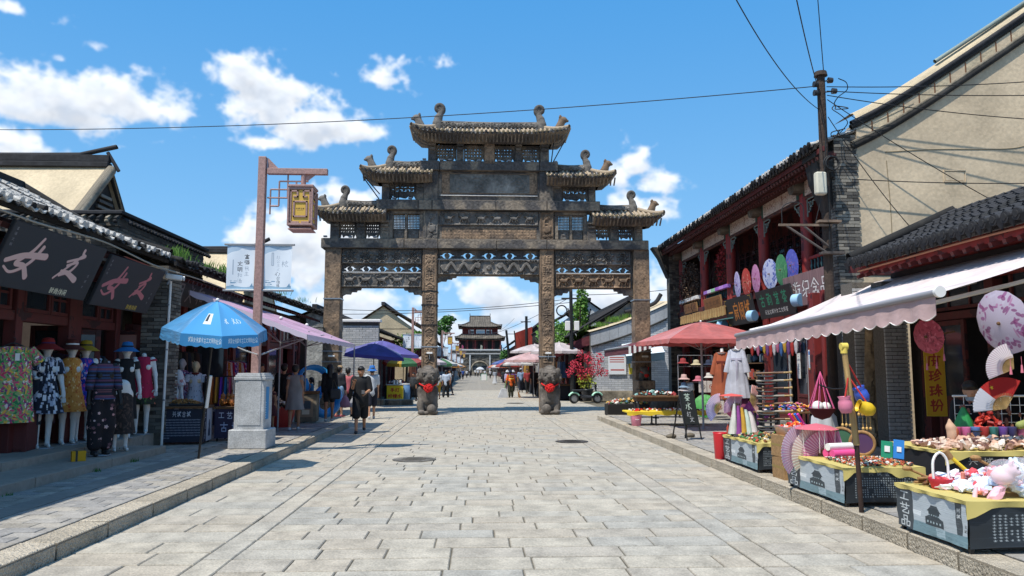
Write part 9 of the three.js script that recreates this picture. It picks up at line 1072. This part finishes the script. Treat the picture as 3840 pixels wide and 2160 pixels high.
{const t=T('wooden_table','brown wooden table with packets behind the yellow table','table',[5.7,0.15,-24.2]);P('table_top',[RB(1.5,0.05,0.7,0,0.66,0,0.01),RB(1.4,0.12,0.6,0,0.58,0,0.01)],M.wood,t);for(const x of[-0.65,0.65])for(const z of[-0.25,0.25])P('leg',[B(0.05,0.55,0.05,x,0.27,z)],M.black,t);heap(t,'packets',40,1.2,0.5,0.12,0.06,[M.white,mat('#b04a4a'),mat('#7fa6a0'),M.wood]);t.children.slice(5).forEach((m)=>m.position.setY(0.69));const b=T('goods_crate','low dark crate of folded cloths before the right outer column','crate',[5.4,0.02,-27.6]);P('crate',[RB(1.5,0.4,0.7,0,0.2,0,0.02)],M.dark,b);heap(b,'cloths',50,1.4,0.6,0.15,0.07,['#a84a3a','#d8d4c8','#3f6a9a','#c9a05a','#4a6a4a'].map((c)=>mat(c)));b.children.slice(1).forEach((m)=>m.position.setY(0.4));const s=T('stone_block','weathered carved stone block beside the right outer column','stone',[6.9,0.05,-28.4]);P('stone',[nets([[0,0.35,0,0.45,0.3,0.3],[0.25,0.5,0,0.25,0.2,0.2],[-0.2,0.2,0,0.3,0.22,0.3]],0.05,0.08)],M.lion,s);}
{const o=T('chalkboard','black chalkboard easel with white and green handwriting on the pavement','chalkboard',[4.55,0.15,-16.6],0.45);const bd=new THREE.Group();bd.name='board';bd.rotation.x=-0.22;bd.position.set(0,0.32,0.16);o.add(bd);P('panel',[RB(0.42,0.72,0.02,0,0.36,0,0.004)],M.black,bd);P('lettering',[face(0.4,0.7,0,0.36,0.0125)],signMat(128,224,(g)=>{g.fillStyle='#232625';g.fillRect(0,0,128,224);text(g,'茶水',34,8,56,{dx:0,dy:62,c:'#cfe0cc',lw:0.08});text(g,'打文',34,134,40,{dx:20,dy:36,c:'#c9c9c9',lw:0.08});}),bd);P('leg',[bar([-0.2,0,0.24],[-0.18,1.05,0],0.016),bar([0.2,0,0.24],[0.18,1.05,0],0.016),bar([-0.18,0,-0.26],[-0.16,1.04,0],0.016),bar([0.18,0,-0.26],[0.16,1.04,0],0.016),bar([-0.19,0.28,0.18],[0.19,0.28,0.18],0.012),bar([-0.18,0.28,-0.2],[0.18,0.28,-0.2],0.012)],M.blackMetal,o);for(const[x,z,l]of[[4.28,-16.9,'small tan stone tied to the chalkboard easel'],[4.75,-17.1,'flat grey stone weighting the chalkboard foot']]){const s=T('stone',l,'stone',[x,0.15,z]);P('stone',[nets([[0,0.04,0,0.12,0.05,0.07],[0.03,0.05,0,0.08,0.05,0.06]],0.02,0.03)],M.trim,s);}}
// things hung and stacked along the gallery front
const hung=(label,x,z0,z1,y,n,cols,len)=>{const r=T('hanging_goods',label,'goods',[x,0,0]);P('line',[bar([0,y,z0],[0,y,z1],0.006)],M.wire,r);for(let i=0;i<n;i++){const z=lerp(z0,z1,(i+0.5) / n),l=len*rnd(0.6,1.1);P('item',[bar([0,y,z],[0,y-l*0.3,z],0.005,4),loft([[y-l*0.3,0,z,0.02,0.02],[y-l*0.45,0,z,0.06,0.05,0.1,5],[y-l*0.8,0,z,0.05,0.05,0.15,5],[y-l,0,z,0.02,0.02]],10)],cloth(cols[i%cols.length]),r);}};
const Q=['#b8352f','#d8d2d6','#c9708f','#3f6aa8','#d9a83a','#7a4a8a'];
hung('row of red and white charms hanging before the gallery door',8.2,-22.6,-19.2,2.55,14,Q,0.5);hung('dark bags and hats hanging at the far end of the gallery front',8.1,-30.4,-25.5,2.3,18,['#2b2b30','#4a3a34','#8a3a3a','#5a6a7a'],0.6);
{const r=T('display_shelf','shelf packed with small souvenirs along the gallery wall behind the robes','shelf',[8.75,0.25,-24.2]);P('shelf_board',[0.1,0.6,1.1,1.6,2.1].map((y)=>B(0.4,0.03,5.6,0,y,0)),M.wood,r);['#a8483a','#c9b79a','#4a5a6a','#d8d2c8','#7a5a3a'].forEach((c,k)=>P('souvenirs',Array.from({length:46},()=>RB(rnd(0.06,0.14),rnd(0.1,0.34),rnd(0.06,0.16),-0.1+rnd(-0.06,0.06),[0.1,0.6,1.1,1.6,2.1][Math.floor(rnd(5))]+0.15,rnd(-2.7,2.7),0.01)),mat(c),r,null,'stuff'));}
for(const[x,z,w,l]of[[7.9,-19.0,1.0,'low table of red boxes before the gallery door post'],[7.2,-17.9,1.2,'low table of bright packets between the bamboo pole and the gallery']]){const t=T('goods_table',l,'table',[x,0.15,z]);P('table_top',[RB(w,0.04,0.6,0,0.5,0,0.008)],M.wood,t);for(const a of[-1,1])for(const b of[-1,1])P('leg',[B(0.04,0.48,0.04,a*(w / 2-0.04),0.24,b*0.26)],M.black,t);heap(t,'packets',60,w*0.9,0.5,0.14,0.05,Q.map((c)=>mat(c)));t.children.slice(5).forEach((m)=>m.position.setY(0.52));}
}
renderer.render(scene,camera);
